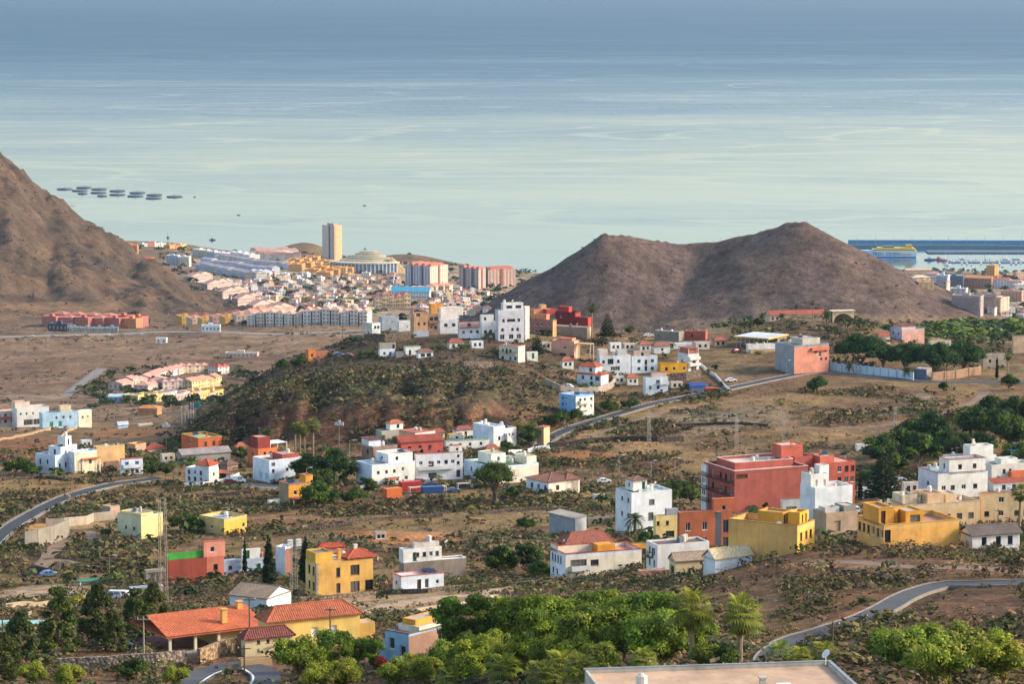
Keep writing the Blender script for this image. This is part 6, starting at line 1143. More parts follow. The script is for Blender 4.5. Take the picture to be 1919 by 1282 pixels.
# right-hand harbour town
scatter_town(1700, 1925, 516, 600, 21, 9.5, 'pale harbour-town house right of the cone', 'small houses of the seaside towns', size=(11, 19), ht=(6, 12), skip=lambda u, v: u < 1690 + (v - 505) * 1.55 or (1770 < u < 1905 and 512 < v < 585), pal=['#dcd4cc', '#d8c0a8', '#c8ccd4', '#d8b49c', '#cfc8c4'], treep=.3)
for (px_, py_, W2, D2, H2, th_, wl, rc, rf, st_, lb) in (
 (1722, 518, 50, 16, 12, -14, '#dcb890', '#d8b498', 'gable', 3, 'long tan apartment block at the harbour edge'), (1727, 532, 36, 18, 12, -20, '#d8c8b4', '#d8c0a8', 'hip', 3, 'cream block below the long tan harbour block'), (1736, 541, 30, 14, 11, -14, '#dcb488', '#d8b498', 'flat', 3, 'sandy block touching the cone flank'),
 (1765, 539, 22, 16, 22, 10, '#b8c4d0', '#c8ccd0', 'flat', 6, 'pale blue-grey block left of the dark glass block'), (1788, 541, 34, 20, 24, 6, '#5f6f84', '#c8ccd4', 'flat', 6, 'dark glass-fronted block in the harbour town'), (1832, 541, 52, 24, 20, 12, '#a8704c', '#c88c68', 'gable', 1, 'windowless brown hall with pitched roof'),
 (1856, 520, 18, 14, 22, 30, '#d89c48', '#d0884c', 'hip', 5, 'orange-gold tower house near the marina'), (1872, 541, 40, 16, 18, 10, '#c8d4e4', '#c0685c', 'hip', 4, 'white block with red roof right of the brown hall'), (1900, 543, 30, 16, 16, 20, '#d8c8bc', '#c89484', 'hip', 4, 'beige block with red roof at the right edge'),
 (1810, 581, 56, 20, 26, 14, '#a89898', '#b8a8a4', 'flat', 7, 'large lilac-grey apartment block beside the cone'), (1850, 586, 34, 20, 34, -16, '#9c8c8c', '#b8a49c', 'flat', 9, 'tall lilac-grey apartment block with cream gable'), (1870, 588, 16, 20, 30, 40, '#d8c8b4', '#c0b0a4', 'flat', 8, 'cream gable tower at the end of the lilac-grey blocks'), (1795, 556, 30, 14, 14, 10, '#c8c4c8', '#c8c0bc', 'flat', 4, 'grey-white block between the glass block and lilac block'), (1895, 566, 40, 18, 20, 10, '#d0a088', '#c89880', 'flat', 5, 'salmon apartment block at the right edge'),
 (1748, 527, 24, 14, 14, 8, '#dcd0c4', '#c8948a', 'hip', 4, 'cream harbour block with rosy roof')):
    ss_ = ground(px_, py_).y / K; W2 *= ss_; H2 *= ss_; D2 = max(10, D2 * ss_)
    far_building('apartment_block', lb, 'apartment building', px_, py_, W2, D2, H2, th_, wl, rc, rf, st_, bay=4., bal=st_ > 4)
# ================================================================== harbour, ferry, boats, fish farm
def sea_pt(px, py):
    dx, dy, dz = ray(px, py); t = -HC / dz; return Vector((float(dx * t), float(dy * t), 0.))
a = sea_pt(1590, 462); b = sea_pt(2000, 463); root = empty('breakwater', a, math.atan2(b.y - a.y, b.x - a.x)); tag(root, 'long harbour breakwater behind the ferry, parapet wall coloured blue like shade', 'breakwater'); L_ = (b - a).length
MB().box(0, L_, -3, 14, -6, 4).obj('quay', plaster('#6f7f8c'), root); MB().box(0, L_, 9, 13, 4.003, 13).obj('parapet_wall', plaster('#4488b4'), root)  # blue of the parapet wall stands in for shadow on the seawall
for i in range(12): MB().tube((L_ * (i + .5) / 12, 6, 4), (L_ * (i + .5) / 12, 6, 24), .5, .3, 5).obj('light_pole', plain('#8a929a'), root)
a = sea_pt(1738, 474); b = sea_pt(2000, 474); tag(MB().box(0, (b - a).length, -10, 34, -6, 2.6).obj('fishing_quay', plaster('#5f6f80'), None, a), 'dark blue-grey fishing quay behind the marina', 'quay')
a = sea_pt(1770, 492); b = sea_pt(2000, 492); tag(MB().box(0, (b - a).length, -8, 10, -6, 1.6).obj('marina_quay', plaster('#77838c'), None, a), 'low grey marina quay lined with small boats', 'quay')
# ferry
g = sea_pt(1662, 481); fr = empty('ferry', (g.x, g.y, 0), R_(-2)); tag(fr, 'white and yellow trimaran ferry moored inside the breakwater', 'ferry')
Lf = 120.; m = MB(); hw = 13.
P = [(-Lf / 2, 12.5), (-Lf / 2 + 16, 4.5), (-Lf / 2 + 26, 0)]      # raked bow points left
sec = [(-60, 13.8, .4), (-52, 13.6, 3), (-40, 13.2, 8), (-24, 13, 12), (60, 13, 13)]; low = [(-42, 0, .4), (-38, 0, 3), (-30, 0, 8), (-20, 0, 12), (58, 0, 13)]
for i in range(4):
    (x0, z0, w0), (x1, z1, w1) = sec[i], sec[i + 1]; (u0, v0, q0), (u1, v1, q1) = low[i], low[i + 1]
    m.quad((u0, -q0, -1), (u1, -q1, -1), (x1, -w1, z1), (x0, -w0, z0)); m.quad((u1, q1, -1), (u0, q0, -1), (x0, w0, z0), (x1, w1, z1)); m.quad((x0, -w0, z0), (x1, -w1, z1), (x1, w1, z1), (x0, w0, z0))
m.quad((58, -13, -1), (58, 13, -1), (60, 13, 13), (60, -13, 13)); m.quad((-42, .4, -1), (-42, -.4, -1), (-60, -.4, 13.8), (-60, .4, 13.8)); m.obj('hull', plain('#d4e2ec', .4), fr)
MB().box(-22, 58.2, -13.08, -12.9, -.6, 1.6).obj('boot_stripe', plain('#2a6ab0', .4), fr)
MB().box(-30, 58, -11, 11, 13.01, 16.5).obj('passenger_deck', plain('#e0c040', .5), fr); MB().box(-20, 54, -10, 10, 16.51, 19.5).obj('upper_deck', plain('#e2c848', .5), fr); MB().box(-8, 14, -8, 8, 19.51, 22.).obj('bridge', plain('#4a5a6a', .4), fr); MB().box(38, 50, -8, 8, 19.51, 25).obj('funnel', plain('#d8a83c', .5), fr)
m = MB(); m.box(-28, 57, -11.1, -11.01, 14.2, 15.4); m.obj('window_band', plain('#3a4450', .2), fr)
def text_part(body, size, loc, mat, parent, rot=(math.pi / 2, 0, 0), name='lettering', ext=.05):
    cu = bpy.data.curves.new('lettering', 'FONT'); cu.body = body; cu.size = size; cu.extrude = ext; to = bpy.data.objects.new('tmp', cu); COL.objects.link(to)
    bpy.context.view_layer.update(); me = bpy.data.meshes.new_from_object(to.evaluated_get(bpy.context.evaluated_depsgraph_get())); bpy.data.objects.remove(to); me.materials.clear(); me.materials.append(mat)
    return link(name, me, parent, loc, rot)
text_part('FRED. OLSEN', 9.6, (-30, -13.2, 3.8), plain('#1f4a8c', .5), fr, ext=.08); text_part('Express', 6.5, (28, -13.2, 4.4), plain('#c86a70', .5), fr, ext=.06)
# boats
def boat(px, py, L_, col, lab, grp=None, mast=False, rz=0., cabin='#e8e8e8'):
    g = sea_pt(px, py); r = empty('boat', g, rz); tag(r, lab, 'boat', grp); w_ = L_ * .16; m = MB(); n = 6; pr_ = None
    for i in range(n + 1):
        f = i / n; x = -L_ / 2 + L_ * f; ww = w_ * (1 - max(0, (f - .5) * 2) ** 2); zt = L_ * (.11 + .05 * f); s_ = ((x, -ww, zt), (x, ww, zt), (x * .92, -ww * .6, -.2), (x * .92, ww * .6, -.2))
        if pr_: m.quad(pr_[2], s_[2], s_[0], pr_[0]); m.quad(s_[3], pr_[3], pr_[1], s_[1]); m.quad(pr_[0], s_[0], s_[1], pr_[1])
        else: m.quad(s_[1], s_[0], s_[2], s_[3])
        pr_ = s_
    m.obj('hull', plain(col, .4), r); c = MB(); c.box(-L_ * .2, L_ * .12, -w_ * .65, w_ * .65, L_ * .13, L_ * .27); c.box(-L_ * .14, L_ * .06, -w_ * .5, w_ * .5, L_ * .271, L_ * .33); c.obj('cabin', plain(cabin, .4), r)
    if mast: MB().tube((0, 0, L_ * .2), (0, 0, L_ * 1.35), L_ * .012, n=5).obj('mast', plain('#b8b8b8', .4), r); MB().tube((0, 0, L_ * .34), (-L_ * .4, 0, L_ * .34), L_ * .02, n=5).obj('boom', plain('#dcdcd8', .5), r)
rs = random.Random(4)
for i in range(34): boat(1772 + i * 4.4 + rs.uniform(-1, 1), rs.choice([486, 488.5, 491, 494.5, 497]), rs.uniform(9, 15), rs.choice(['#e6e8ea', '#dfe4ea', '#c8d4e4', '#e8e4dc']), 'small white boat moored in the crowded marina', 'boats in the marina', rs.random() < .6, rs.choice([1.4, 1.7, .2]))
boat(1742, 487.5, 22, '#3a5a90', 'dark blue fishing boat on the left edge of the marina', cabin='#d8d4d0'); boat(1759, 487, 20, '#b8484c', 'red fishing boat in the middle of the fishing berths', cabin='#d87070'); boat(1768, 489, 18, '#a83c44', 'second red fishing boat right beside the first', cabin='#e0d8d4')
boat(398, 450, 14, '#5a6a74', 'dark sailing boat anchored off the left coast', mast=True, cabin='#68727a'); boat(447, 403, 9, '#6a7880', 'tiny grey motor boat far out left of centre'); boat(683, 385, 9, '#5a6870', 'tiny dark boat far out above the hotel conifer', mast=True); boat(365, 369, 8, '#6a7078', 'tiny work boat right of the fish farm')
# fish farm
for i, (u, v) in enumerate(((485, 298), (630, 287), (597, 310), (620, 332), (743, 299), (738, 325), (765, 350), (880, 312), (880, 340), (1030, 326), (1015, 351), (1157, 342), (1152, 366), (1308, 355))):
    g = sea_pt(u / 4, 280 + v / 4); sm = .6 if i in (3, 6) else 1.; r0 = 19.5 * sm; root = empty('fish_cage', g)
    tag(root, 'dark round net cage of the fish farm, ' + ['', 'back row leftmost', 'second row leftmost', 'small one at front left', 'back row second', 'second row beside the small cages', 'small one in front', 'back row third', 'front row below back third', 'back row fourth', 'front row below back fourth', 'back row rightmost', 'front row rightmost', ''][i] if i not in (0, 13) else ('leftmost net cage of the fish farm, set apart' if i == 0 else 'rightmost net cage of the fish farm, set apart'), 'fish cage', 'fish farm cages'); n = 20
    for rr, zz, th_, nm in ((r0, .5, 1.1, 'float_ring'), (r0 * .98, 2.2, .3, 'hand_rail')):
        m = MB()
        for k_ in range(n): t0 = 2 * math.pi * k_ / n; t1 = 2 * math.pi * (k_ + 1) / n; m.tube((rr * math.cos(t0), rr * math.sin(t0), zz), (rr * math.cos(t1), rr * math.sin(t1), zz), th_, n=5, cap=False)
        m.obj(nm, plain('#39424c', .6), root)
    m = MB()
    for k_ in range(n): t0 = 2 * math.pi * k_ / n; t1 = 2 * math.pi * (k_ + 1) / n; q0 = (r0 * math.cos(t0), r0 * math.sin(t0)); q1 = (r0 * math.cos(t1), r0 * math.sin(t1)); m.quad((*q0, .5), (*q1, .5), (*q1, 2.2), (*q0, 2.2)); m.tri((*q0, 2.2), (*q1, 2.2), (0, 0, 3.6))
    m.obj('net', plain('#5a646e', .9), root); MB().tube((0, 0, 0), (0, 0, 8), .5, n=6).obj('centre_post', plain('#3f4850'), root)
# radio mast on the coast strip
g = ground(315, 464); root = empty('radio_mast', g); tag(root, 'thin radio mast with a dark cabin on the coast strip', 'mast'); MB().tube((0, 0, 0), (0, 0, 34), .9, .25, 6).obj('pole', plain('#6f777c'), root); MB().tube((0, 0, 17), (0, 0, 22), 3, 2.4, 8).obj('platform', plain('#4a585c'), root)
# ================================================================== vegetation
def leaf_cloud(centers, radii, n_per, size, cols, r, shell=.55, flat=1., up=.35):
    """leaf quads on clumps; returns V, F(quads), C. every clump has its own tone"""
    Vs, Cs = [], []
    for c, rad in zip(centers, radii):
        n = max(3, int(n_per * (rad / np.mean(radii)) ** 2))
        d = r.normal(size=(n, 3)); d /= np.linalg.norm(d, axis=1)[:, None] + 1e-9; d[:, 2] = np.where(d[:, 2] < -.5, -d[:, 2], d[:, 2])
        q = c + d * (rad * (shell + (1 - shell) * r.random((n, 1)))) * np.array([1, 1, flat])
        nn = d + r.normal(size=(n, 3)) * .55; nn[:, 2] += up; nn /= np.linalg.norm(nn, axis=1)[:, None]
        a = np.cross(nn, r.normal(size=(n, 3))); a /= np.linalg.norm(a, axis=1)[:, None] + 1e-9; b = np.cross(nn, a); s = size * (.6 + .8 * r.random((n, 1)))
        Vs.append(np.stack([q - a * s, q - b * s * .6, q + a * s, q + b * s * .6], 1).reshape(-1, 3))
        base = cols[r.integers(len(cols))] * (.8 + .4 * r.random()); lc = base * (.75 + .5 * r.random((n, 1))); Cs.append(np.repeat(lc, 4, 0))
    V = np.concatenate(Vs); C = np.concatenate(Cs); return V, np.arange(len(V)).reshape(-1, 4), C
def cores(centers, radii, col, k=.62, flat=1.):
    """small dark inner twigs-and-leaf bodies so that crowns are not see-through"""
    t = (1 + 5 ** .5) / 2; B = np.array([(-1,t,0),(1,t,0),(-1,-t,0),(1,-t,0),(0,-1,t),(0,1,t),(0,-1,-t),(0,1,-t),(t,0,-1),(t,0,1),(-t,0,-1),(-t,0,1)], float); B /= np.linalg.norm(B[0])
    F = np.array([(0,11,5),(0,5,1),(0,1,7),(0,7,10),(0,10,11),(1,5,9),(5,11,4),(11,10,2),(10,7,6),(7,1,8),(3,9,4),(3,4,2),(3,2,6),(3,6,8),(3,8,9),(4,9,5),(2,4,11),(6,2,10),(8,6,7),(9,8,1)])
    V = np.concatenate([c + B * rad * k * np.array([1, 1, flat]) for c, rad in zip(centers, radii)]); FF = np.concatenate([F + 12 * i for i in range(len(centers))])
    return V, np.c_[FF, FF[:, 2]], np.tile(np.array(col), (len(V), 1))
def join(parts):
    Vs, Fs, Cs = [], [], []; o = 0
    for V, F, C in parts: Vs.append(V); Fs.append(F + o); Cs.append(C); o += len(V)
    return np.concatenate(Vs), np.concatenate(Fs), np.concatenate(Cs)
def tri_fix(F):                      # quads whose last index repeats become triangles: keep as two index lists
    return F
def veg_mesh(name, parts, mat):
    Vt = []; me_parts = []
    V, F, C = join(parts); dg = F[:, 2] == F[:, 3]
    if dg.any():                      # split degenerate quads into thin proper quads
        T = F[dg]; mid = (V[T[:, 0]] + V[T[:, 2]]) / 2; idx = np.arange(len(V), len(V) + len(T)); V = np.r_[V, mid]; C = np.r_[C, C[T[:, 0]]]; F = F.copy(); F[dg, 3] = idx
    return np_mesh(name, V, F, mat, C)
leafm = attrmat('foliage', .65, .22, trans=.3); barkm = plain('#6a5a4a', .9); palmbark = plain('#8a7660', .9)
A = lambda *c: np.array(c)
G_DK = [A(.022, .055, .014), A(.03, .07, .018), A(.018, .045, .014)]; G_MD = [A(.13, .20, .02), A(.17, .24, .025), A(.085, .14, .018), A(.22, .28, .03)]; G_OL = [A(.085, .10, .03), A(.06, .08, .028), A(.12, .12, .04)]; G_YL = [A(.20, .24, .03), A(.13, .18, .025), A(.25, .26, .04)]
def trunk_mesh(pts, rads, n=7):
    m = MB()
    for i in range(len(pts) - 1): m.tube(pts[i], pts[i + 1], rads[i], rads[i + 1], n, cap=False)
    return m
def limbs(m, base, tips, r0):
    for t in tips:
        b = Vector(base); t = Vector(t); mid = b.lerp(t, .5) + Vector((random.uniform(-.2, .2), random.uniform(-.2, .2), .15 * (t - b).length)); m.tube(b, mid, r0, r0 * .6, 5, False); m.tube(mid, t, r0 * .6, r0 * .2, 5, False)
PROTO = {}
def broadleaf(key, seed, Wd, Ht, tr, cols, nclump, nleaf, size, kind='round'):
    r = np.random.default_rng(seed); random.seed(seed); cs, rs_ = [], []
    hb = tr
    for i in range(nclump):
        while True:
            p = r.uniform(-1, 1, 3)
            if p[0] ** 2 + p[1] ** 2 + p[2] ** 2 < 1 and (p[0] ** 2 + p[1] ** 2 + p[2] ** 2 > .25): break
        if kind == 'umbrella':
            rr = math.hypot(p[0], p[1]); z = hb + (Ht - hb) * (.45 + .5 * (1 - rr ** 2)) * (.75 + .25 * abs(p[2])); q = A(p[0] * Wd / 2 * .86, p[1] * Wd / 2 * .86, z)
        elif kind == 'cone': f = r.random() ** 1.3; w_ = (1 - f) ** .8 * .8 + .1; a = r.random() * 6.28; q = A(math.cos(a) * w_ * Wd / 2, math.sin(a) * w_ * Wd / 2, hb + (Ht - hb) * f * .95)
        else: q = A(p[0] * Wd / 2 * .82, p[1] * Wd / 2 * .82, hb + (Ht - hb) * (.5 + .44 * p[2]))
        cs.append(q); rs_.append(Wd * (.17 + .09 * r.random()) * (14 / nclump) ** .33)
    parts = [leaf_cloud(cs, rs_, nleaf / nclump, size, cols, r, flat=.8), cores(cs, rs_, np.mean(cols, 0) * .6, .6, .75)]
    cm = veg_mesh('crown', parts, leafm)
    tm = MB(); top = hb + (Ht - hb) * .45; nt_ = 3 if kind == 'umbrella' else 1
    for k_ in range(nt_):
        ox = (k_ - (nt_ - 1) / 2) * .6; tw_ = min(Wd * .035, .3); tm.tube((ox * .4, 0, -1.5), (ox, 0, hb * .8), tw_, tw_ * .75, 7, False); tips = [tuple(cs[i]) for i in range(k_, len(cs), nt_)][:7]; limbs(tm, (ox, 0, hb * .75), tips, min(Wd * .02, .2))
    PROTO[key] = (tm.mesh('trunk', barkm), cm)
broadleaf('b1', 1, 7, 6.5, 1.6, G_MD, 26, 5200, .17); broadleaf('b2', 2, 6, 7.5, 1.8, G_MD[:3], 24, 4800, .17); broadleaf('b3', 3, 8, 6, 1.4, [G_MD[1], G_MD[3], G_YL[1]], 28, 5400, .18)
broadleaf('m1', 4, 9, 7, 1.5, G_DK + [G_MD[2]], 22, 2600, .3); broadleaf('m2', 5, 8, 8, 2., [G_DK[1], G_MD[2], G_OL[1]], 20, 2300, .3); broadleaf('m3', 6, 10, 6, 1.2, [G_OL[1], G_MD[2], G_DK[1]], 22, 2300, .32)
broadleaf('u1', 7, 23, 12.5, 2.6, G_DK + [A(.04, .085, .018)], 64, 8500, .42, 'umbrella'); broadleaf('u2', 8, 21, 12, 2.4, G_DK + [A(.05, .10, .02)], 60, 8000, .42, 'umbrella')
broadleaf('acacia', 9, 17, 14, 6.5, [A(.06, .10, .02), A(.05, .085, .02), A(.08, .12, .03)], 34, 5200, .3, 'umbrella')
broadleaf('p1', 10, 6.2, 9.5, .9, [A(.075, .10, .025), A(.055, .08, .022), A(.10, .12, .028)], 44, 7000, .24, 'cone'); broadleaf('p2', 11, 6.8, 8.5, .8, [A(.08, .10, .028), A(.06, .08, .022)], 44, 7000, .24, 'cone')
broadleaf('y1', 12, 4, 3.4, .3, G_YL + [G_OL[0]], 16, 1500, .16); broadleaf('y2', 13, 7, 4.5, .4, G_YL + [G_MD[1], G_MD[3]], 24, 4200, .17)
def cypress(key, seed, Wd, Ht, cols):
    r = np.random.default_rng(seed); n = 30; cs, rs_ = [], []
    for i in range(n):
        f = (i + .5) / n; w_ = Wd / 2 * min(1, f * 5 + .35) * (1 - f) ** .55; a = i * 2.4; cs.append(A(math.cos(a) * w_ * .55, math.sin(a) * w_ * .55, .4 + Ht * f * .96)); rs_.append(max(w_ * .72, .12))
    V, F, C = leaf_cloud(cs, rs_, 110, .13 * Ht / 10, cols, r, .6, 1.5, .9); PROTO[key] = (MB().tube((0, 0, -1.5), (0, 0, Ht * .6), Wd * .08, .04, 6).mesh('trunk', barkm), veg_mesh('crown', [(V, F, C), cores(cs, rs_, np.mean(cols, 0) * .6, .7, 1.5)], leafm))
cypress('cy1', 21, 3.4, 12, [A(.012, .028, .012), A(.016, .036, .014)]); cypress('cy2', 22, 1.6, 9.5, [A(.012, .028, .012), A(.018, .04, .014)])
def norfolk(key, seed, Wd, Ht):
    r = np.random.default_rng(seed); tm = MB().tube((0, 0, -1.5), (0, 0, Ht), Ht * .022, .04, 7); parts = []; cs, rs_ = [], []
    for j in range(11):
        f = j / 11; z = Ht * (.16 + .8 * f); w_ = Wd / 2 * (1 - f) ** .8 + .25
        for k_ in range(7):
            a = 2 * math.pi * (k_ + .5 * (j % 2)) / 7
            for q in (.35, .6, .85): cs.append(A(math.cos(a) * w_ * q, math.sin(a) * w_ * q, z + w_ * .12 * q)); rs_.append(.16 * w_ + .12)
            tm.tube((0, 0, z), (math.cos(a) * w_ * .9, math.sin(a) * w_ * .9, z + w_ * .1), .06, .03, 4, False)
    V, F, C = leaf_cloud(cs, rs_, 15, .28 * Ht / 12, [A(.018, .036, .018), A(.025, .045, .02)], r, .4, .5, .6); PROTO[key] = (tm.mesh('trunk', barkm), veg_mesh('crown', [(V, F, C)], leafm))
norfolk('nf', 31, 8, 14)
def strip(m_v, m_f, m_c, pts, w, col):
    o = len(m_v)
    for i, (p, ww) in enumerate(zip(pts, w)):
        m_v.append(p[0] - p[1] * ww); m_v.append(p[0] + p[1] * ww); m_c.append(col); m_c.append(col)
    for i in range(len(pts) - 1): m_f.append((o + 2 * i, o + 2 * i + 1, o + 2 * i + 3, o + 2 * i + 2))
def palm(key, seed, th, kind, nf, fl, cols, lean=.0, skirt=0):
    r = np.random.default_rng(seed); V, F, C = [], [], []; c0 = A(lean * th, 0, th)
    tm = MB(); n = 8; pr_ = Vector((0, 0, -1.5))
    for i in range(1, n + 1): f = i / n; q = Vector((lean * th * f * f, 0, th * f)); tm.tube(pr_, q, th * .0 + (.34 - .1 * f), .33 - .1 * f, 7, False); pr_ = q
    def frond(az, el, L, col, wfan):
        d = A(math.cos(az), math.sin(az), 0.); side = A(-math.sin(az), math.cos(az), 0.)
        if kind == 'fan':
            pet = c0 + (d * math.cos(el) + A(0, 0, math.sin(el))) * L * .5; ax = d * math.cos(el - .3) + A(0, 0, math.sin(el - .3)); nb = 11
            for k_ in range(nb):
                t = (k_ / (nb - 1) - .5) * 2.6; dr = ax * math.cos(t) + side * math.sin(t); droop = A(0, 0, -.28 - .25 * abs(t)); p1 = pet + dr * L * .36; p2 = pet + dr * L * .55 + droop * L * .3; sd = np.cross(dr, A(0, 0, 1.)); sd = sd / (np.linalg.norm(sd) + 1e-6)
                strip(V, F, C, [(pet, sd), (p1, sd), (p2, sd)], [.01, .055 * L * .8, .008], col * (.8 + .4 * r.random()))
            strip(V, F, C, [(c0, side), (pet, side)], [.04, .025], col * .8)
        else:
            pts = []; m = 9
            for k_ in range(m): f = k_ / (m - 1); e = el - f * f * 1.7; pts.append(c0 + d * L * (f - .16 * f * f) * math.cos(el * .6) + A(0, 0, L * (math.sin(el) * f - .62 * f * f)))
            strip(V, F, C, [(p, side) for p in pts], [.05] * m, col * .7)
            for k_ in range(1, m):
                for sb in range(2):
                    f = (k_ - sb * .5) / (m - 1); p = pts[k_ - 1] * (sb * .5) + pts[k_] * (1 - sb * .5); tan = pts[k_] - pts[k_ - 1]; tan /= np.linalg.norm(tan); ll = L * .3 * math.sin(math.pi * (.12 + .85 * f)) + .1
                    for sg in (-1, 1): q = p + (side * sg * .75 + tan * .55 + A(0, 0, -.12)) * ll; strip(V, F, C, [(p, tan), (q, tan)], [.075 * L / 3.5, .015], col * (.8 + .45 * r.random()))
    for i in range(nf):
        f = i / nf; el = 1.35 - 2.0 * f + r.normal() * .1; frond(i * 2.399 + r.normal() * .15, el, fl * (.85 + .3 * r.random()), cols[0] * (1 - f) + cols[1] * f, 1)
    for i in range(skirt): frond(i * 2.399, -1.1 - .3 * r.random(), fl * .8, A(.19, .12, .05), 1)
    PROTO[key] = (tm.mesh('trunk', palmbark), np_mesh('crown', np.array(V), np.array(F), leafm, np.array(C)))
palm('fan1', 41, 6.2, 'fan', 34, 2.6, [A(.26, .28, .04), A(.12, .15, .03)], .02, 12); palm('fan2', 42, 9, 'fan', 30, 2.3, [A(.2, .21, .04), A(.10, .12, .03)], .02, 14); palm('fan0', 43, 1.8, 'fan', 30, 2.6, [A(.26, .29, .04), A(.13, .17, .03)])
palm('date', 44, 5.5, 'feather', 40, 3.6, [A(.06, .09, .025), A(.035, .055, .018)]); palm('date0', 45, 1.2, 'feather', 38, 3.8, [A(.075, .11, .03), A(.04, .07, .02)]); palm('tall', 46, 13, 'fan', 28, 2.2, [A(.09, .11, .03), A(.05, .065, .02)], .015, 18)
used_lab = {}
def plant(key, px, py, label, name='tree', cat='tree', sc=1., d=None, group=None, ht=None, wd=None):
    g = ground(px, py, hz) if d is None else None
    if g is None: x, y, _ = pt(px, py, d); g = Vector((float(x), float(y), float(hz(float(x), float(y))[0])))
    tm, cm = PROTO[key]
    sx = sc if wd is None else wd; sz = sc if ht is None else ht
    o = empty(name, g, random.uniform(0, 6.28)); o.scale = (sx, sx, sz); tag(o, label, cat, group); link('trunk', tm, o); link('crown', cm, o); return o
random.seed(11)
# foreground garden grove
grove = [('b2', 850, 1245, .95, 'tall bright broadleaf tree at the left end of the garden grove'), ('b2', 905, 1232, .9, 'dense round tree second from the left in the garden grove'), ('b1', 955, 1222, .9, 'rounded tree in the garden grove below the feathery palm'), ('b1', 1010, 1215, .92, 'low spreading tree in the centre of the garden grove'), ('b3', 1060, 1205, .8, 'paler tree at the back of the garden grove'), ('b1', 1120, 1200, .85, 'green tree at the back of the grove below the scrub slope'), ('b3', 1175, 1204, .85, 'grey-green tree at the back right of the grove'), ('b1', 1225, 1212, .9, 'broad tree left of the tallest fan palm'), ('b2', 1260, 1236, .8, 'dark tree behind the trunk of the tallest fan palm'), ('b3', 1110, 1245, .9, 'wide bright tree at the front of the grove above the nearest roof'), ('b1', 1170, 1246, .85, 'bright leafy tree over the left part of the nearest roof'), ('b3', 1225, 1252, .85, 'leafy tree directly above the roof, left of the fan palms'), ('b1', 1290, 1240, .75, 'small tree between the two tall fan palms'), ('b2', 1000, 1262, .85, 'tree at the front of the grove over the low fan palms'), ('b3', 900, 1275, .7, 'low bush-like tree at the front left of the grove'), ('b1', 1060, 1232, .9, 'mid-grove tree with rounded bright top'), ('b2', 870, 1268, .6, 'small tree before the tall left tree of the grove'), ('b1', 620, 1262, .9, 'spreading garden tree in front of the yellow villa wall'), ('b3', 560, 1278, .95, 'broad garden tree at the bottom right of the lane'), ('b1', 670, 1250, .62, 'thin small tree in front of the yellow villa'), ('b3', 800, 1240, .5, 'small pale tree right of the sky-blue house'), ('b2', 700, 1262, .6, 'leafy tree left of the red bougainvillea'), ('b3', 780, 1278, .6, 'low bright tree below the bougainvillea')]
for k_, u, v, s_, lb in grove: plant(k_, u, v, lb, 'broadleaf_tree', 'tree', s_ * (1.22 if u > 830 else 1.), group='garden grove trees')
for u, v, s_, lb in ((1350, 1262, .9, 'small olive tree left of the nearest fan palms gap'), (1330, 1250, .6, 'twiggy small tree between the fan palm trunks')): plant('m3', u, v, lb, 'olive_tree', 'tree', s_ * .5)
plant('fan1', 1296, 1256, 'tall fan palm with golden crown, left of the pair', 'fan_palm', 'palm', 1.02, d=335); plant('fan1', 1386, 1256, 'tall fan palm with broad crown, right of the pair', 'fan_palm', 'palm', .98, d=335)
for u, v, s_, lb in ((945, 1282, .95, 'low fan palm in front of the grove, left one'), (1055, 1284, 1., 'bright fan palm clump at the centre of the bottom edge'), (1090, 1280, .8, 'fan palm beside the central bottom clump'), (845, 1296, .8, 'fan palm fronds at the bottom edge left of the grove'), (1205, 1262, .7, 'small fan palm just left of the roof'), (1020, 1296, .9, 'yellowish fan palm at the very bottom below the grove'), (1462, 1252, .75, 'low fan palm behind the roof, left'), (1545, 1248, .7, 'low fan palm behind the roof, right'), (1500, 1252, .6, 'shrubby fan palm behind the roof, middle')): plant('fan0', u, v, lb, 'fan_palm', 'palm', s_)
plant('date0', 968, 1168, 'feathery low palm above the garden grove', 'feather_palm', 'palm', .8)
for u, v, s_, lb in ((1690, 1262, 1.2, 'broad yellow-green shrub right of the nearest roof'), (1740, 1240, 1.1, 'yellow-green shrub behind the roof dish'), (1660, 1236, .9, 'shrub mass with bright top right of the roof'), (1800, 1262, 1.3, 'large dark-sided shrub in the lower right corner'), (1870, 1278, 1.2, 'shrub cut by the lower right corner'), (1760, 1285, 1.2, 'shrub at the bottom edge right of the roof'), (1850, 1240, .9, 'dry yellowish shrub above the lower right corner')): plant('y2', u, v, lb, 'garden_shrub', 'shrub', s_ * .8)
plant('fan0', 1720, 1272, 'spiky young fan palm among the lower right shrubs', 'fan_palm', 'palm', .8)
for i, (u, v, s_) in enumerate(((835, 1262, 1.), (880, 1284, 1.), (915, 1262, 1.1), (965, 1270, 1.1), (985, 1246, 1.), (1035, 1262, 1.1), (1080, 1262, 1.), (1125, 1266, .9), (1145, 1228, 1.), (1200, 1234, 1.), (1250, 1240, .9), (1095, 1222, 1.), (940, 1240, 1.), (800, 1284, .9), (740, 1290, .9), (640, 1290, .9), (590, 1296, .8), (1325, 1258, .7))):
    plant('y2', u, v, 'yellow-green undergrowth shrub of the garden grove, %s' % ['under the left tall tree', 'at the lower left front', 'below the second tree', 'left of centre front', 'left of centre back', 'at the centre front', 'beside the bright fan palm clump', 'just left of the near roof', 'in the middle back', 'right of the middle', 'left of the tall fan palm', 'below the pale back tree', 'between the second and third trees', 'right of the bougainvillea front', 'below the bougainvillea', 'in front of the yellow villa tree', 'at the bottom right of the lane', 'between the palm trunks'][i], 'garden_shrub', 'shrub', s_ * .85)
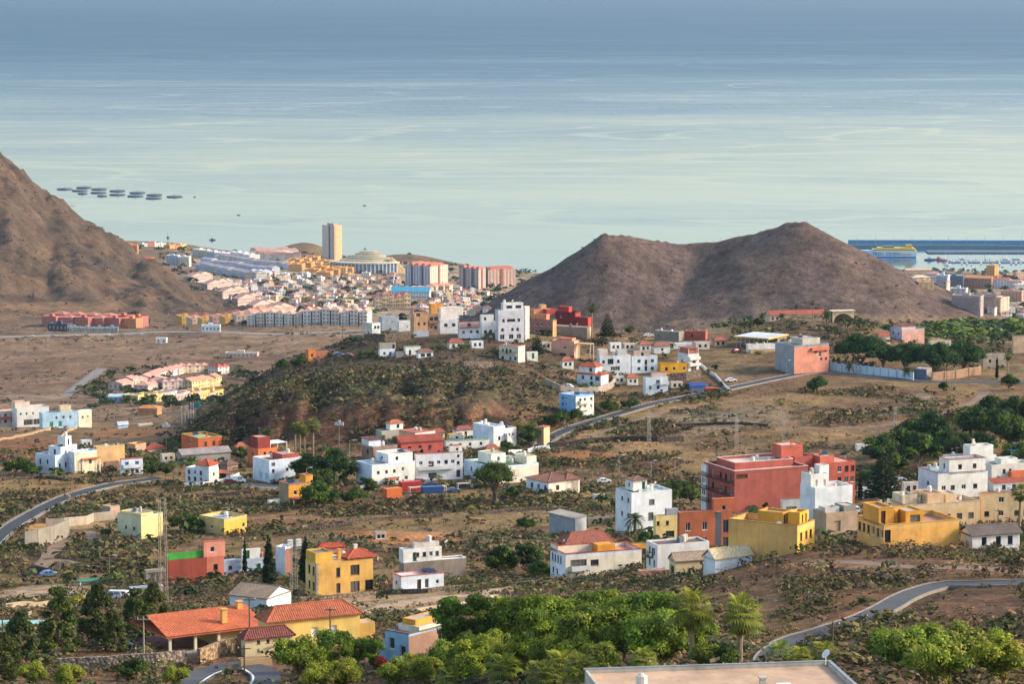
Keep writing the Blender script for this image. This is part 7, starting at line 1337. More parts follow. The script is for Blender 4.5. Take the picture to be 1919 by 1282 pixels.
# pines at lower left
for k_, u, v, s_, lb in (('p1', 110, 1226, 1., 'olive-green pine, largest of the lower left pines'), ('p2', 185, 1206, .95, 'pine right of the largest lower left pine'), ('p1', 257, 1196, .78, 'pine left of the lattice mast base'), ('p2', 288, 1186, .85, 'pine directly beside the lattice mast'), ('p2', 40, 1250, .85, 'pine near the lower left corner'), ('p1', 215, 1222, .6, 'small pine in front of the balustrade'), ('p2', 10, 1275, .7, 'pine cut by the lower left edge'), ('y1', 105, 1150, .8, 'yellowish shrub below the gravel yard'), ('y1', 145, 1148, .9, 'yellowish shrub right below the gravel yard wall'), ('y2', 60, 1285, .6, 'green shrub by the stone wall at lower left'), ('y2', 130, 1288, .6, 'low shrub at bottom edge below the stone wall'), ('m3', 250, 1278, .45, 'agave-green shrub below the stone garden wall'), ('y2', 330, 1285, .5, 'shrub at the bottom edge left of the bend')): plant(k_, u, v, lb, 'pine_tree' if k_[0] == 'p' else 'shrub', 'tree' if k_[0] == 'p' else 'shrub', s_ * 1.05)
# cypresses and conifers
for k_, u, v, ht_, wd_, lb in (('cy1', 504, 1106, 1.02, 1.02, 'tall dark cypress standing before the pale blue house'), ('cy2', 459, 1078, .95, .8, 'slim cypress left of the tall dark one'), ('cy1', 573, 1098, .95, .8, 'dark cypress behind the floodlight mast'), ('cy2', 566, 1092, .8, .9, 'cypress pressed against the mustard house'), ('cy1', 1588, 940, .9, .75, 'dark cypress right of the red apartment block'), ('cy2', 1612, 938, .8, 1.1, 'second cypress right of the red apartment block'), ('cy2', 1868, 712, .95, .9, 'lone slim cypress on the lawn at right'), ('cy2', 1818, 845, .95, 1.2, 'narrow cypress edge of the trimmed ficus')): plant(k_, u, v, lb, 'cypress', 'tree', 1, ht=ht_, wd=wd_)
plant('nf', 1138, 640, 'dark tiered conifer on the ridge beside the tall palm', 'norfolk_pine', 'tree', .85); plant('nf', 1007, 672, 'dark tiered conifer in front of the peach ridge house', 'norfolk_pine', 'tree', .7); plant('nf', 1655, 950, 'open brown-green tiered conifer in the right village street', 'norfolk_pine', 'tree', 1.15, wd=1.3)
o = plant('nf', 684, 472, 'conifer rising above the curved hotel terraces', 'norfolk_pine', 'tree', 2.2, d=6050)
# palms
for k_, u, v, s_, lb in (('tall', 1109, 640, 1.0, 'tall fan palm silhouetted on the ridge against the cone'), ('tall', 1492, 606, .55, 'left of the two slim palms on the garden mound'), ('tall', 1523, 604, .62, 'right of the two slim palms on the garden mound'), ('date', 1549, 612, .9, 'bushy date palm beside the arched pavilion'), ('date', 1428, 606, .6, 'small palm left of the mound villa'), ('date', 1465, 606, .6, 'palm before the mound villa roof'), ('date', 1611, 612, .5, 'round palm right of the arched pavilion'),
   ('fan2', 553, 852, .95, 'left of the three close fan palms under the slope'), ('fan2', 562, 854, 1., 'middle of the three close fan palms under the slope'), ('fan2', 571, 855, .9, 'right of the three close fan palms under the slope'), ('fan2', 587, 858, 1.15, 'tallest fan palm right of the group of three'), ('fan2', 540, 672, .5, 'lone palm at the left tip of the ridge'), ('date', 500, 836, .8, 'bushy palm behind the dark red roof box'),
   ('date', 1036, 884, .55, 'small palm on the slope above the arched bungalow'), ('fan2', 1110, 897, .4, 'tiny palm on the slope right of the arched bungalow'), ('date', 1628, 930, 1.1, 'large date palm right of the red apartment block'), ('date0', 1742, 942, .9, 'spiky low palm before the white tile-edged house'), ('fan2', 1910, 1000, 1.1, 'palm against the beige flats at the right edge'), ('fan2', 1888, 704, .8, 'palm right of the lone cypress'), ('date', 1592, 702, .6, 'small date palm before the pale blue wall'), ('date', 1700, 712, .7, 'date palm at the right part of the pale blue wall'), ('fan2', 998, 838, .8, 'palm with brown skirt left of the transformer tower'), ('fan2', 972, 832, .7, 'palm behind the tall white stepped house'), ('date', 1012, 775, .5, 'palm on the slope left of the sky-blue house'), ('tall', 1668, 632, .5, 'palm behind the pink and lilac house, left'), ('tall', 1702, 632, .5, 'palm behind the pink and lilac house, right'), ('date', 1190, 1010, .9, 'tall yucca-like tree before the shade-blue cube house'), ('fan2', 325, 905, .6, 'palm beside the road junction')): plant(k_, u, v, lb, 'palm_tree', 'palm', s_)
# umbrella trees and mid trees
for k_, u, v, s_, lb in (('u1', 1612, 690, .95, 'dense umbrella tree, leftmost of the row behind the blue wall'), ('u2', 1698, 698, .85, 'umbrella tree with pale forked trunk behind the blue wall'), ('u1', 1752, 703, .9, 'wide umbrella tree above the brown gate wall'), ('u2', 1806, 698, .9, 'rightmost umbrella tree of the row behind the wall'), ('u2', 1655, 688, .7, 'umbrella tree filling the gap behind the blue wall')): plant(k_, u, v, lb, 'umbrella_tree', 'tree', s_, group='umbrella tree row')
plant('acacia', 927, 948, 'lone spreading tree with bare forked trunk in the mid fields', 'acacia_tree', 'tree', .82)
mids = [('m1', 1745, 845, 1.15, 'trimmed dark ficus with round top above the right village'), ('m3', 1830, 825, 1.2, 'wide dark tree behind the trimmed ficus'), ('m3', 1690, 872, 1.2, 'spreading olive-green tree right of the red block'), ('m1', 1720, 890, 1.15, 'big dark tree left of the white cubic house'), ('m2', 1650, 885, 1., 'dark tree behind the tiered conifer'), ('m1', 1770, 860, .8, 'bright edged tree behind the white cubic house'), ('m1', 1840, 868, .9, 'green tree above the white cubic house roof'), ('m2', 1890, 850, 1.2, 'large tree left of the bright blue house'), ('m2', 1910, 815, 1.2, 'large tree at the right edge above the blue house'), ('m1', 1875, 830, 1., 'tree between the wide dark tree and the blue house'), ('m2', 1905, 885, .8, 'tree below the bright blue house'), ('m1', 1670, 905, .8, 'dark tree beside the village car park'), ('m1', 1705, 850, 1.0, 'round tree left of the trimmed ficus'), ('m2', 1800, 872, .9, 'tree filling the gap behind the cubic white house'), ('m1', 1860, 805, 1.0, 'tree above the wide dark tree'), ('m2', 1895, 800, 1.0, 'topmost tree of the right hand grove'), ('m3', 1630, 905, .8, 'low tree under the cypress pair'),
  ('m2', 1258, 950, 1.05, 'bushy olive tree behind the shade-blue cube house'), ('m3', 1295, 945, 1., 'bushy tree between cube house and red block'), ('m2', 1240, 955, .8, 'bush tree at the shoulder of the shade-blue cube house'), ('m1', 580, 905, .95, 'dark round tree right of the white and pale blue house'), ('m1', 625, 900, 1.05, 'dark broad tree in the middle of the tree clump'), ('m2', 607, 928, .8, 'pointed green tree above the orange-yellow house'), ('m2', 650, 905, .7, 'lighter tree at the right of the clump'), ('m3', 600, 950, .9, 'round bush tree beside the orange-yellow house'), ('m2', 690, 930, .6, 'scrubby tree beside the junk yard'), ('m3', 660, 945, .6, 'low tree below the junk yard'), ('m2', 450, 868, .7, 'leafy palm-like tree left of the orange house'), ('m2', 990, 838, .9, 'tall bush tree left of the transformer tower'), ('m3', 950, 843, .5, 'bush in front of the outside stair'), ('m1', 1510, 668, .5, 'dark tree behind the grey and salmon building'),
  ('m3', 1530, 735, .9, 'big green bush on the bank below the road bend'), ('m1', 1770, 735, .5, 'low bush on the bank by the right turning'), ('m3', 1180, 768, .7, 'dark bush below the narrow white house'), ('m3', 1140, 775, .8, 'dark scrub tree right of the sky-blue house'), ('m3', 1040, 800, .9, 'dark scrub tree beside the transformer tower road'), ('m3', 1075, 790, .7, 'scrub tree below the sky-blue house'), ('m1', 1890, 732, .8, 'dark bush at the far right turning'), ('m2', 1405, 606, .8, 'rounded tree at the left end of the garden mound'), ('m1', 1420, 616, .6, 'dark tree left of the mound villa'), ('m2', 1180, 628, .5, 'small dark tree on the ridge crest'), ('m3', 560, 690, .7, 'green bush under the ridge tip'), ('m3', 528, 692, .6, 'dark bush at the lower ridge tip'),
  ('m2', 285, 895, .7, 'tree beside the blue-shuttered house'), ('m2', 310, 895, .6, 'tree at the road junction'), ('m3', 340, 995, .8, 'bush left of the yellow flat-roofed house'), ('m1', 365, 1000, .6, 'dark grey-green bush beside the yellow house'), ('m3', 935, 1078, .8, 'dark bush tree below the orange field'), ('m1', 940, 1080, .9, 'near-black conifer-like tree in the gully'), ('m2', 990, 1075, .9, 'grey-green tree left of the white split house'), ('m3', 1015, 1085, .6, 'bright bush at the white split house corner'), ('m3', 985, 995, .6, 'dark bush left of the grey block shed'), ('m3', 1880, 1030, .7, 'round dark shrub at the right scrub edge'), ('m3', 30, 890, .9, 'green bush at the left edge below the stepped house'), ('m3', 60, 892, .7, 'bush beside the stepped pale blue house'), ('m1', 960, 940, .55, 'yellowish bush under the lone spreading tree'), ('m1', 1210, 1025, .5, 'bush before the shade-blue cube house')]
for k_, u, v, s_, lb in mids: plant(k_, u, v, lb, 'bushy_tree', 'tree', s_ * (1.42 if u > 1640 and v > 800 and v < 920 else 1.2 if 560 < u < 700 and v > 890 else .95), group='scattered bushy trees')
# bougainvillea
r = np.random.default_rng(77); cs = [A(r.uniform(-4, 4), r.uniform(-1.5, 1.5), r.uniform(.3, 1.8)) for _ in range(18)]; rs_ = [.8] * 18
bg_ = ground(757, 1262); bo = empty('bougainvillea', bg_); tag(bo, 'red flowering bougainvillea hedge below the sky-blue house', 'shrub'); link('foliage', veg_mesh('foliage', [leaf_cloud(cs, rs_, 150, .16, [A(.38, .04, .04), A(.3, .05, .03), A(.08, .11, .02)], r)], leafm), bo)
# ---------------------------------------------------------------- scrub: nobody could count it
def bush_template(seed, n, size, flat=.75):
    r = np.random.default_rng(seed); cs = [A(r.normal() * .35, r.normal() * .35, .25 + .25 * r.random()) for _ in range(4)]; V, F, C = leaf_cloud(cs, [.5] * 4, n / 4, size, [A(1., 1., 1.)], r, .5, flat); return V, F, C
def scatter(name, label, n, dmin, dmax, tmpl, keep, hmin, hmax, palette, amin=-.175, amax=.175, seed=5, kind='stuff'):
    r = np.random.default_rng(seed); a = r.uniform(amin, amax, n); d = np.sqrt(r.uniform(dmin ** 2, dmax ** 2, n)); x = a * (d + 70); y = d
    z = hz(x, y); px, py = proj(x, y, z); p = keep(x, y, z, px, py); ok = r.random(n) < p
    for cx, cy, rad, ax, Rr_, Ll_ in FOOTPRINTS:
        m = ok & (np.abs(x - cx) < rad + 1) & (np.abs(y - cy) < rad + 1)
        if m.any(): dx = x - cx; dy = y - cy; u = dx * ax[0] + dy * ax[1]; w_ = -dx * ax[1] + dy * ax[0]; ok &= ~((np.abs(u) < Rr_ / 2 + .8) & (np.abs(w_) < Ll_ / 2 + .8))
    for nm, P, wd, fl in ROADS:
        m = ok & (x > P[:, 0].min() - 9) & (x < P[:, 0].max() + 9) & (y > P[:, 1].min() - 9) & (y < P[:, 1].max() + 9); ii = np.nonzero(m)[0]
        if len(ii) == 0: continue
        best = np.full(len(ii), 1e9)
        for j in range(len(P) - 1):
            ax, ay, _ = P[j]; bx, by, _ = P[j + 1]; L2 = (bx - ax) ** 2 + (by - ay) ** 2 + 1e-9; t = np.clip(((x[ii] - ax) * (bx - ax) + (y[ii] - ay) * (by - ay)) / L2, 0, 1); best = np.minimum(best, np.hypot(x[ii] - ax - t * (bx - ax), y[ii] - ay - t * (by - ay)))
        ok[ii[best < wd / 2 + .9]] = False
    x, y, z = x[ok], y[ok], z[ok]; Vs, Fs, Cs = [], [], []; o = 0; pal_ = np.array(palette); ti = r.integers(len(tmpl), size=len(x))
    for k_, (V, F, C) in enumerate(tmpl):
        s = ti == k_; m = s.sum()
        if not m: continue
        sc = hmin + (hmax - hmin) * r.random(m) ** 2.2; rot = r.random(m) * 6.28; c, q = np.cos(rot), np.sin(rot)
        VV = np.empty((m, len(V), 3)); wx = sc * r.uniform(.9, 1.6, m); VV[:, :, 0] = (V[None, :, 0] * c[:, None] - V[None, :, 1] * q[:, None]) * wx[:, None] + x[s][:, None]; VV[:, :, 1] = (V[None, :, 0] * q[:, None] + V[None, :, 1] * c[:, None]) * wx[:, None] + y[s][:, None]; VV[:, :, 2] = V[None, :, 2] * sc[:, None] + z[s][:, None] - .1
        nz = fbm(x[s] / 25, y[s] / 25, 3, 77); ci = np.clip(((nz - .25) * 2 * len(pal_) * .6 + r.random(m) * len(pal_) * .5).astype(int), 0, len(pal_) - 1)
        CC = pal_[ci][:, None, :] * C[None] * r.uniform(.7, 1.3, (m, 1, 1)); FF = F[None] + (np.arange(m) * len(V))[:, None, None] + o
        Vs.append(VV.reshape(-1, 3)); Cs.append(CC.reshape(-1, 3)); Fs.append(FF.reshape(-1, F.shape[1])); o += m * len(V)
    tag(link(name, np_mesh(name, np.concatenate(Vs), np.concatenate(Fs), scrubm, np.concatenate(Cs))), label, 'scrub', kind=kind); return len(x)
scrubm = attrmat('scrub_leaves', .85, 0., trans=.1)
SPAL = [(.20, .12, .065), (.145, .09, .052), (.10, .07, .045), (.12, .10, .042), (.16, .13, .045), (.085, .09, .034), (.065, .075, .03), (.23, .155, .08), (.09, .09, .045), (.075, .085, .035)]
SG = [(.075, .062, .045), (.065, .065, .038), (.09, .07, .05), (.055, .062, .034), (.08, .06, .045), (.07, .078, .04)]
tn = [bush_template(i, 32, .17) for i in range(5)]; tmid = [bush_template(10 + i, 12, .29) for i in range(5)]; tfar = [bush_template(20 + i, 9, .42) for i in range(4)]
def clear(px, py):                  # bare ground: fields, yards, lanes
    q = np.ones(len(px))
    for (u, v_, ru, rv, col, st_) in PATCH:
        if st_ >= .7 and col not in (DK,): q *= np.where(((px - u) / ru) ** 2 + ((py - v_) / rv) ** 2 < .9, .12, 1.)
    return q
nb = 0
nb += scatter('near_scrub', 'dry brown and olive scrub on the near slopes', 25000, 290, 690, tn, lambda x, y, z, px, py: (.3 + .7 * sstep(.41, .52, .6 * fbm(x / 16, y / 16, 3, 5) + .4 * fbm(x / 50, y / 50, 3, 65))) * clear(px, py) * np.where((px > 1080) & (y < 300), 0, 1), .4, 2.3, SPAL, seed=6)
nb += scatter('field_scrub', 'grey-green and brown scrub over the mid fields', 56000, 690, 1130, tmid, lambda x, y, z, px, py: (.07 + .9 * sstep(.43, .52, .5 * fbm(x / 22, y / 22, 3, 6) + .5 * fbm(x / 70, y / 55, 3, 64))) * clear(px, py), .35, 2.3, SPAL, seed=7)
nb += scatter('ridge_scrub', 'dark green scrub covering the ridge slope', 10000, 1020, 1300, tmid, lambda x, y, z, px, py: np.where((px > 330) & (px < 960) & (py > 752) & (py < 815) & (y > 1030), .12, 1.) * np.where((px > 330) & (px < 1120) & (py > 640) & (py < 840), .35 + .6 * sstep(.4, .56, fbm(x / 18, y / 18, 3, 8)), 0.), .5, 1.9, SG, seed=8, amin=-.12, amax=.05)
nb += scatter('plain_scrub', 'sparse low scrub dotted over the plain and mountain slopes', 24000, 1250, 4300, tfar, lambda x, y, z, px, py: np.where((px > 890) & (px < 1850) & (y > 2350), 0., 1.) * np.where((y < 2800) | (x < -170) , .15 + .6 * sstep(.42, .6, fbm(x / 60, y / 60, 3, 9)), .1), .8, 2.5, [(.15, .115, .08), (.125, .10, .07), (.12, .10, .068), (.16, .12, .08)], seed=9)
nb += scatter('cone_scrub', 'fine dark scrub speckling the twin-peaked cone', 1800, 2250, 2900, tfar, lambda x, y, z, px, py: np.where((px > 880) & (px < 1860), .9, 0.), .5, 1.5, [(.095, .075, .06), (.08, .07, .058), (.11, .088, .062)], seed=10, amin=-.03, amax=.16)
nb += scatter('palm_grove', 'green palm and garden woods on the slope right of the cone foot', 2600, 1450, 2350, [bush_template(60 + i, 32, .25, 1.) for i in range(4)], lambda x, y, z, px, py: np.where((px > 1640 + (650 - py) * .4) & (py < 668) & (py > 604), .9, 0.) , 3.5, 8., [(.07, .12, .025), (.05, .085, .022), (.13, .17, .035), (.04, .06, .022), (.16, .17, .05)], seed=11, amin=.1, amax=.2)
nb += scatter('valley_green', 'garden greenery of the holiday village on the plain', 900, 1900, 2700, [bush_template(70 + i, 30, .3, 1.) for i in range(3)], lambda x, y, z, px, py: np.where((px > 160) & (px < 480) & (py < 765) & (py > 690), .5, 0.), 3., 7., [(.05, .08, .02), (.07, .085, .03), (.035, .05, .02)], seed=12, amin=-.15, amax=-.06)
nb += scatter('town_green', 'tree greenery between the houses of the seaside towns', 4500, 2850, 6350, [bush_template(80 + i, 24, .3, 1.) for i in range(3)], lambda x, y, z, px, py: np.where(((px > 225) & (px < 1000) & (py < 618) & (z > 4) & ~((x < -150) & (z > 640 - y * .118 + 3) & (py < 500) & (px < 230))) | ((px > 1680) & (py < 610)), .35 + .4 * sstep(.5, .6, fbm(x / 120, y / 120, 3, 13)), 0.) * np.where((px < 440) & (y < 4300), .15, 1.), 4., 9., [(.045, .06, .03), (.035, .05, .028), (.06, .075, .03)], seed=13)
FP = np.array([(f[0], f[1], f[2]) for f in FOOTPRINTS])
def by_houses(x, y, z, px, py):
    best = np.full(len(x), 1e9)
    for cx, cy, rad in FP: best = np.minimum(best, np.hypot(x - cx, y - cy) - rad * .72)
    return np.where((best > 0) & (best < 8) & (y > 640), .55 * np.exp(-best / 5.), 0.) * sstep(.38, .52, fbm(x / 15, y / 15, 3, 19))
nb += scatter('garden_green', 'hedges and garden shrubs between the village houses', 26000, 640, 1340, [bush_template(90 + i, 22, .3, .9) for i in range(4)], by_houses, 1.0, 3.4, [(.05, .085, .022), (.08, .11, .03), (.04, .06, .022), (.10, .10, .04), (.13, .15, .04)], seed=16)
nb += scatter('mound_green', 'garden growth over the villa mound and behind the umbrella trees', 2600, 1180, 1420, [bush_template(110 + i, 26, .26, 1.) for i in range(4)], lambda x, y, z, px, py: np.where(((px > 1340) & (px < 1640) & (py > 592) & (py < 640)) | ((px > 1560) & (px < 1880) & (py > 640) & (py < 690)) | ((px > 1120) & (px < 1210) & (py > 628) & (py < 650)), .6 * sstep(.36, .5, fbm(x / 12, y / 12, 3, 23)), 0.), 1.2, 4., [(.05, .075, .025), (.08, .10, .035), (.06, .06, .035), (.11, .10, .045), (.12, .14, .04)], seed=17, amin=.02, amax=.17)
# cactus stands: flat pads
def cactus_template(seed):
    r = np.random.default_rng(seed); V, F = [], []; 
    for i in range(14):
        c = A(r.normal() * .4, r.normal() * .4, .2 + .7 * r.random()); a = r.random() * 3.14; u = A(math.cos(a), math.sin(a), 0); v = A(0, 0, 1.) * .9 + A(*r.normal(size=3)) * .3; o = len(V)
        for k_ in range(6): t = k_ / 6 * 6.283; V.append(c + u * math.cos(t) * .17 + v * math.sin(t) * .24)
        F += [(o, o + 1, o + 2, o + 3), (o, o + 3, o + 4, o + 5)]
    return np.array(V), np.array(F), np.ones((len(V), 3)) * (.8 + .4 * r.random((len(V), 1)))
nb += scatter('cactus_stands', 'grey-green prickly pear stands on the near slopes', 9000, 380, 1000, [cactus_template(i) for i in range(4)], lambda x, y, z, px, py: .6 * sstep(.55, .62, fbm(x / 20, y / 20, 3, 15)) * clear(px, py), .8, 2.0, [(.09, .11, .055), (.11, .13, .065), (.08, .09, .05)], seed=14)
# loose stones
def stone_template(seed):
    r = np.random.default_rng(seed); V, F, C = cores([A(0, 0, .1)], [.6], A(1., 1., 1.), 1., .7); V = V * (1 + .25 * r.normal(size=V.shape)); return V, F[:, :3], C
scrub_keep = scrubm
nb += scatter('loose_stones', 'pale stones and rubble strewn over the slopes', 9000, 420, 1180, [stone_template(i) for i in range(3)], lambda x, y, z, px, py: np.where((((px - 1370) / 130) ** 2 + ((py - 790) / 32) ** 2 < 1) | (((px - 1680) / 60) ** 2 + ((py - 770) / 10) ** 2 < 1) | (((px - 1010) / 70) ** 2 + ((py - 700) / 26) ** 2 < 1), .85, .06), .15, .8, [(.42, .37, .33), (.3, .26, .23), (.5, .45, .4)], seed=15)
print('SCRUB', nb)
# ================================================================== masts, poles, cars
def lattice(px, py, Ht, wb, wt, label, name='lattice_mast', cat='mast', col='#9a948c', lamps=False, d=None, arms=0):
    g = ground(px, py, hz) if d is None else Vector([float(q) for q in pt(px, py, d)]); root = empty(name, g, .4); tag(root, label, cat)
    n = max(5, int(Ht / 1.9)); L4 = [(1, 1), (-1, 1), (-1, -1), (1, -1)]; P = lambda k_, f: Vector((L4[k_][0] * (wb + (wt - wb) * f), L4[k_][1] * (wb + (wt - wb) * f), Ht * f)); th = max(.035, Ht * .0018)
    for k_ in range(4): MB().tube(P(k_, 0) - Vector((0, 0, 1.5)), P(k_, 1), th * 1.5, th * 1.2, 5).obj('leg', plain(col, .5), root)
    m = MB()
    for i in range(n):
        f0, f1 = i / n, (i + 1) / n
        for k_ in range(4):
            j = (k_ + 1) % 4; m.tube(P(k_, f0), P(j, f1), th * .5, n=3, cap=False); m.tube(P(j, f0), P(k_, f1), th * .5, n=3, cap=False); m.tube(P(k_, f1), P(j, f1), th * .5, n=3, cap=False)
    m.obj('bracing', plain(col, .5), root)['kind'] = 'stuff'
    for i in range(arms): z = Ht * (.8 + .09 * i); MB().tube((-wb * 2.6, 0, z), (wb * 2.6, 0, z), th, n=5).obj('cross_arm', plain(col, .5), root)
    if lamps:
        for i in range(6): z = Ht + .3 - .55 * (i // 2); x = -.9 + 1.8 * (i % 2); MB().box(x - .55, x + .55, -.7, -.2, z, z + .4).obj('floodlight', plain('#c8ccd0', .4), root)
        MB().box(-1.6, 1.6, -.15, .15, Ht - 1.4, Ht - 1.25).box(-1.6, 1.6, -.15, .15, Ht + .05, Ht + .2).obj('lamp_frame', plain(col, .5), root)
    return root
lattice(307, 1176, 25, .75, .55, 'tall rusty lattice mast rising left of the dark red house', col='#a89484', d=600)
lattice(551, 1112, 10.5, .6, .45, 'lattice floodlight mast with stacked lamps beside the mustard house', 'floodlight_mast', lamps=True, col='#8f958f', d=640)
lattice(1216, 835, 11.5, .5, .35, 'pale lattice power pylon on the slope in mid picture', 'power_pylon', 'pylon', '#b0a89c', arms=2); lattice(1380, 840, 10.5, .45, .3, 'thin lattice pylon just left of the red block roof', 'power_pylon', 'pylon', '#b0a89c', arms=2); lattice(1468, 834, 10, .45, .3, 'thin lattice pylon behind the red block roof', 'power_pylon', 'pylon', '#a8a098', arms=2); lattice(1677, 815, 9, .5, .35, 'lattice pylon above the trimmed ficus', 'power_pylon', 'pylon', '#b8aea0', arms=2)
lattice(160, 668, 22, 1., .5, 'faint power pylon on the far plain, right one', 'power_pylon', 'pylon', '#9a928c', arms=2); lattice(91, 660, 18, .9, .5, 'faint power pylon on the far plain, middle one', 'power_pylon', 'pylon', '#a89c94', arms=1); lattice(50, 665, 18, .9, .5, 'faint power pylon on the far plain, left one', 'power_pylon', 'pylon', '#9a928c', arms=1)
lattice(1700, 1022, 9.5, .35, .3, 'lattice pole in front of the mustard building', 'power_pylon', 'pylon', '#a8a094', arms=1, d=600)
def pole(px, py, Ht, label, kind='wood', col='#5a4a3c', d=None):
    g = ground(px, py, hz) if d is None else Vector([float(q) for q in pt(px, py, d)]); nm = {'wood': 'utility_pole', 'lamp': 'street_lamp', 'flood': 'floodlight_pole'}[kind]; root = empty(nm, g, random.uniform(-.3, .3)); tag(root, label, {'wood': 'pole', 'lamp': 'lamp', 'flood': 'lamp'}[kind])
    r = .13 if kind == 'wood' else .09
    MB().tube((0, 0, -1.2), (0, 0, Ht), r, r * .65, 7).obj('pole', plain(col, .8), root)
    if kind == 'wood':
        MB().box(-.9, .9, -.06, .06, Ht - .5, -.38 + Ht).obj('cross_arm', plain(col, .8), root)
        for x in (-.8, 0, .8): MB().tube((x, 0, Ht - .38), (x, 0, Ht - .15), .06, n=6).obj('insulator', plain('#c8c8c4', .4), root)
    elif kind == 'lamp': MB().tube((0, 0, Ht), (1.1, 0, Ht + .25), .06, n=5).obj('arm', plain(col, .6), root); MB().box(.8, 1.7, -.18, .18, Ht + .16, Ht + .3).obj('lamp_head', plain('#dfe0e0', .4), root)
    else: MB().box(-1.4, 1.4, -.3, .1, Ht, Ht + 1.0).obj('lamp_head', plain('#b8bcc0', .4), root); MB().tube((0, 0, Ht), (0, 0, Ht + 1.6), .3, .5, 8).obj('lamp_crown', plain('#a8acb0', .4), root)
for a in ((468, 1226, 8.2, 'dark utility pole before the orange roof of the villa'), (619, 1222, 6.5, 'dark utility pole in front of the yellow villa wall'), (270, 1242, 6.5, 'bleached leaning pole at the white balustrade', 'wood', '#a89a84'), (458, 1265, 4, 'pole at the bend beside the stone planter'), (5, 1200, 6.5, 'pole at the left edge by the reservoir'), (636, 862, 11, 'tall floodlight pole at the foot of the ridge', 'flood', '#98968f'), (312, 850, 9, 'grey post with lamps left of the green-edged orange house', 'flood', '#77736c'), (1160, 898, 7, 'street lamp on the slope right of the arched bungalow', 'lamp', '#a8a498'), (1220, 905, 6.5, 'street lamp above the bushy trees', 'lamp', '#a8a498'), (1265, 900, 6.5, 'plain post above the bushy trees behind the cube house', 'lamp', '#a09a90'), (1525, 700, 8, 'utility pole in front of the salmon building'), (1473, 712, 7, 'lamp post on the road left of the salmon building', 'lamp', '#8a8680'), (1605, 712, 7, 'dark pole on the bank below the pale blue wall', 'lamp', '#6a625a'), (1774, 726, 9, 'dark pole below the gate wall'), (950, 640, 7, 'pole before the tallest white ridge block'), (642, 650, 8, 'pole at the left end of the ridge'), (1106, 660, 6, 'pole beside the peach ridge house'), (1375, 622, 7, 'pole left of the garden mound'), (1870, 1000, 6, 'pole at the right edge of the beige flats'), (478, 905, 5, 'lamp at the parking yard', 'lamp', '#a8a498'), (205, 1075, 4, 'lamp post on the left terrace slope', 'lamp', '#8a847c'), (575, 930, 8, 'lamp post before the dark tree clump', 'lamp', '#b0aaa0'), (655, 862, 6, 'slim lamp right of the tall floodlight pole', 'lamp', '#a8a49c'), (430, 1000, 5, 'post at the corner of the yellow flat-roofed house'), (1560, 1215, 3.2, 'thin post on the bank of the lower road'), (1612, 1195, 3, 'leaning post beside the lower road')): pole(*a)
def chain_fence():
    root = empty('wire_fence', ground(830, 1140, hz)); tag(root, 'wire fence on thin posts across the bare ground in the centre', 'fence'); o = root.location; pr_ = None; wm = MB()
    for i in range(12):
        g = ground(828 + i * 27, 1152 - i * 4.6, hz) - o; MB().tube(g - Vector((0, 0, .5)), g + Vector((0, 0, 2.2)), .05, n=5).obj('post', plain('#6a635a'), root)
        if pr_ is not None:
            for z in (.5, 1.2, 2.): wm.tube(pr_ + Vector((0, 0, z)), g + Vector((0, 0, z)), .012, n=3, cap=False)
        pr_ = g
    wm.obj('wires', plain('#77706a'), root)
chain_fence()
# flags at the roadside restaurant
for i, (u, c) in enumerate(((341, '#d8a83c'), (347, '#d8d0d0'), (353, '#b85a6a'), (358, '#c88a8a'), (363, '#2f8a8c'))):
    g = ground(u, 796); root = empty('flag_pole', g); tag(root, '%s flag on a pole in the roadside flag row' % ['yellow', 'white', 'crimson', 'faded pink', 'teal'][i], 'flag', 'roadside flags'); MB().tube((0, 0, -1), (0, 0, 8), .1, n=5).obj('pole', plain('#d0ccc8'), root); m = MB()
    for k_ in range(5): m.quad((k_ * .5, .12 * math.sin(k_ * 1.3), 6), ((k_ + 1) * .5, .12 * math.sin((k_ + 1) * 1.3), 6), ((k_ + 1) * .5, .12 * math.sin((k_ + 1) * 1.3), 7.8), (k_ * .5, .12 * math.sin(k_ * 1.3), 7.8))
    m.obj('cloth', plain(c, .8), root)
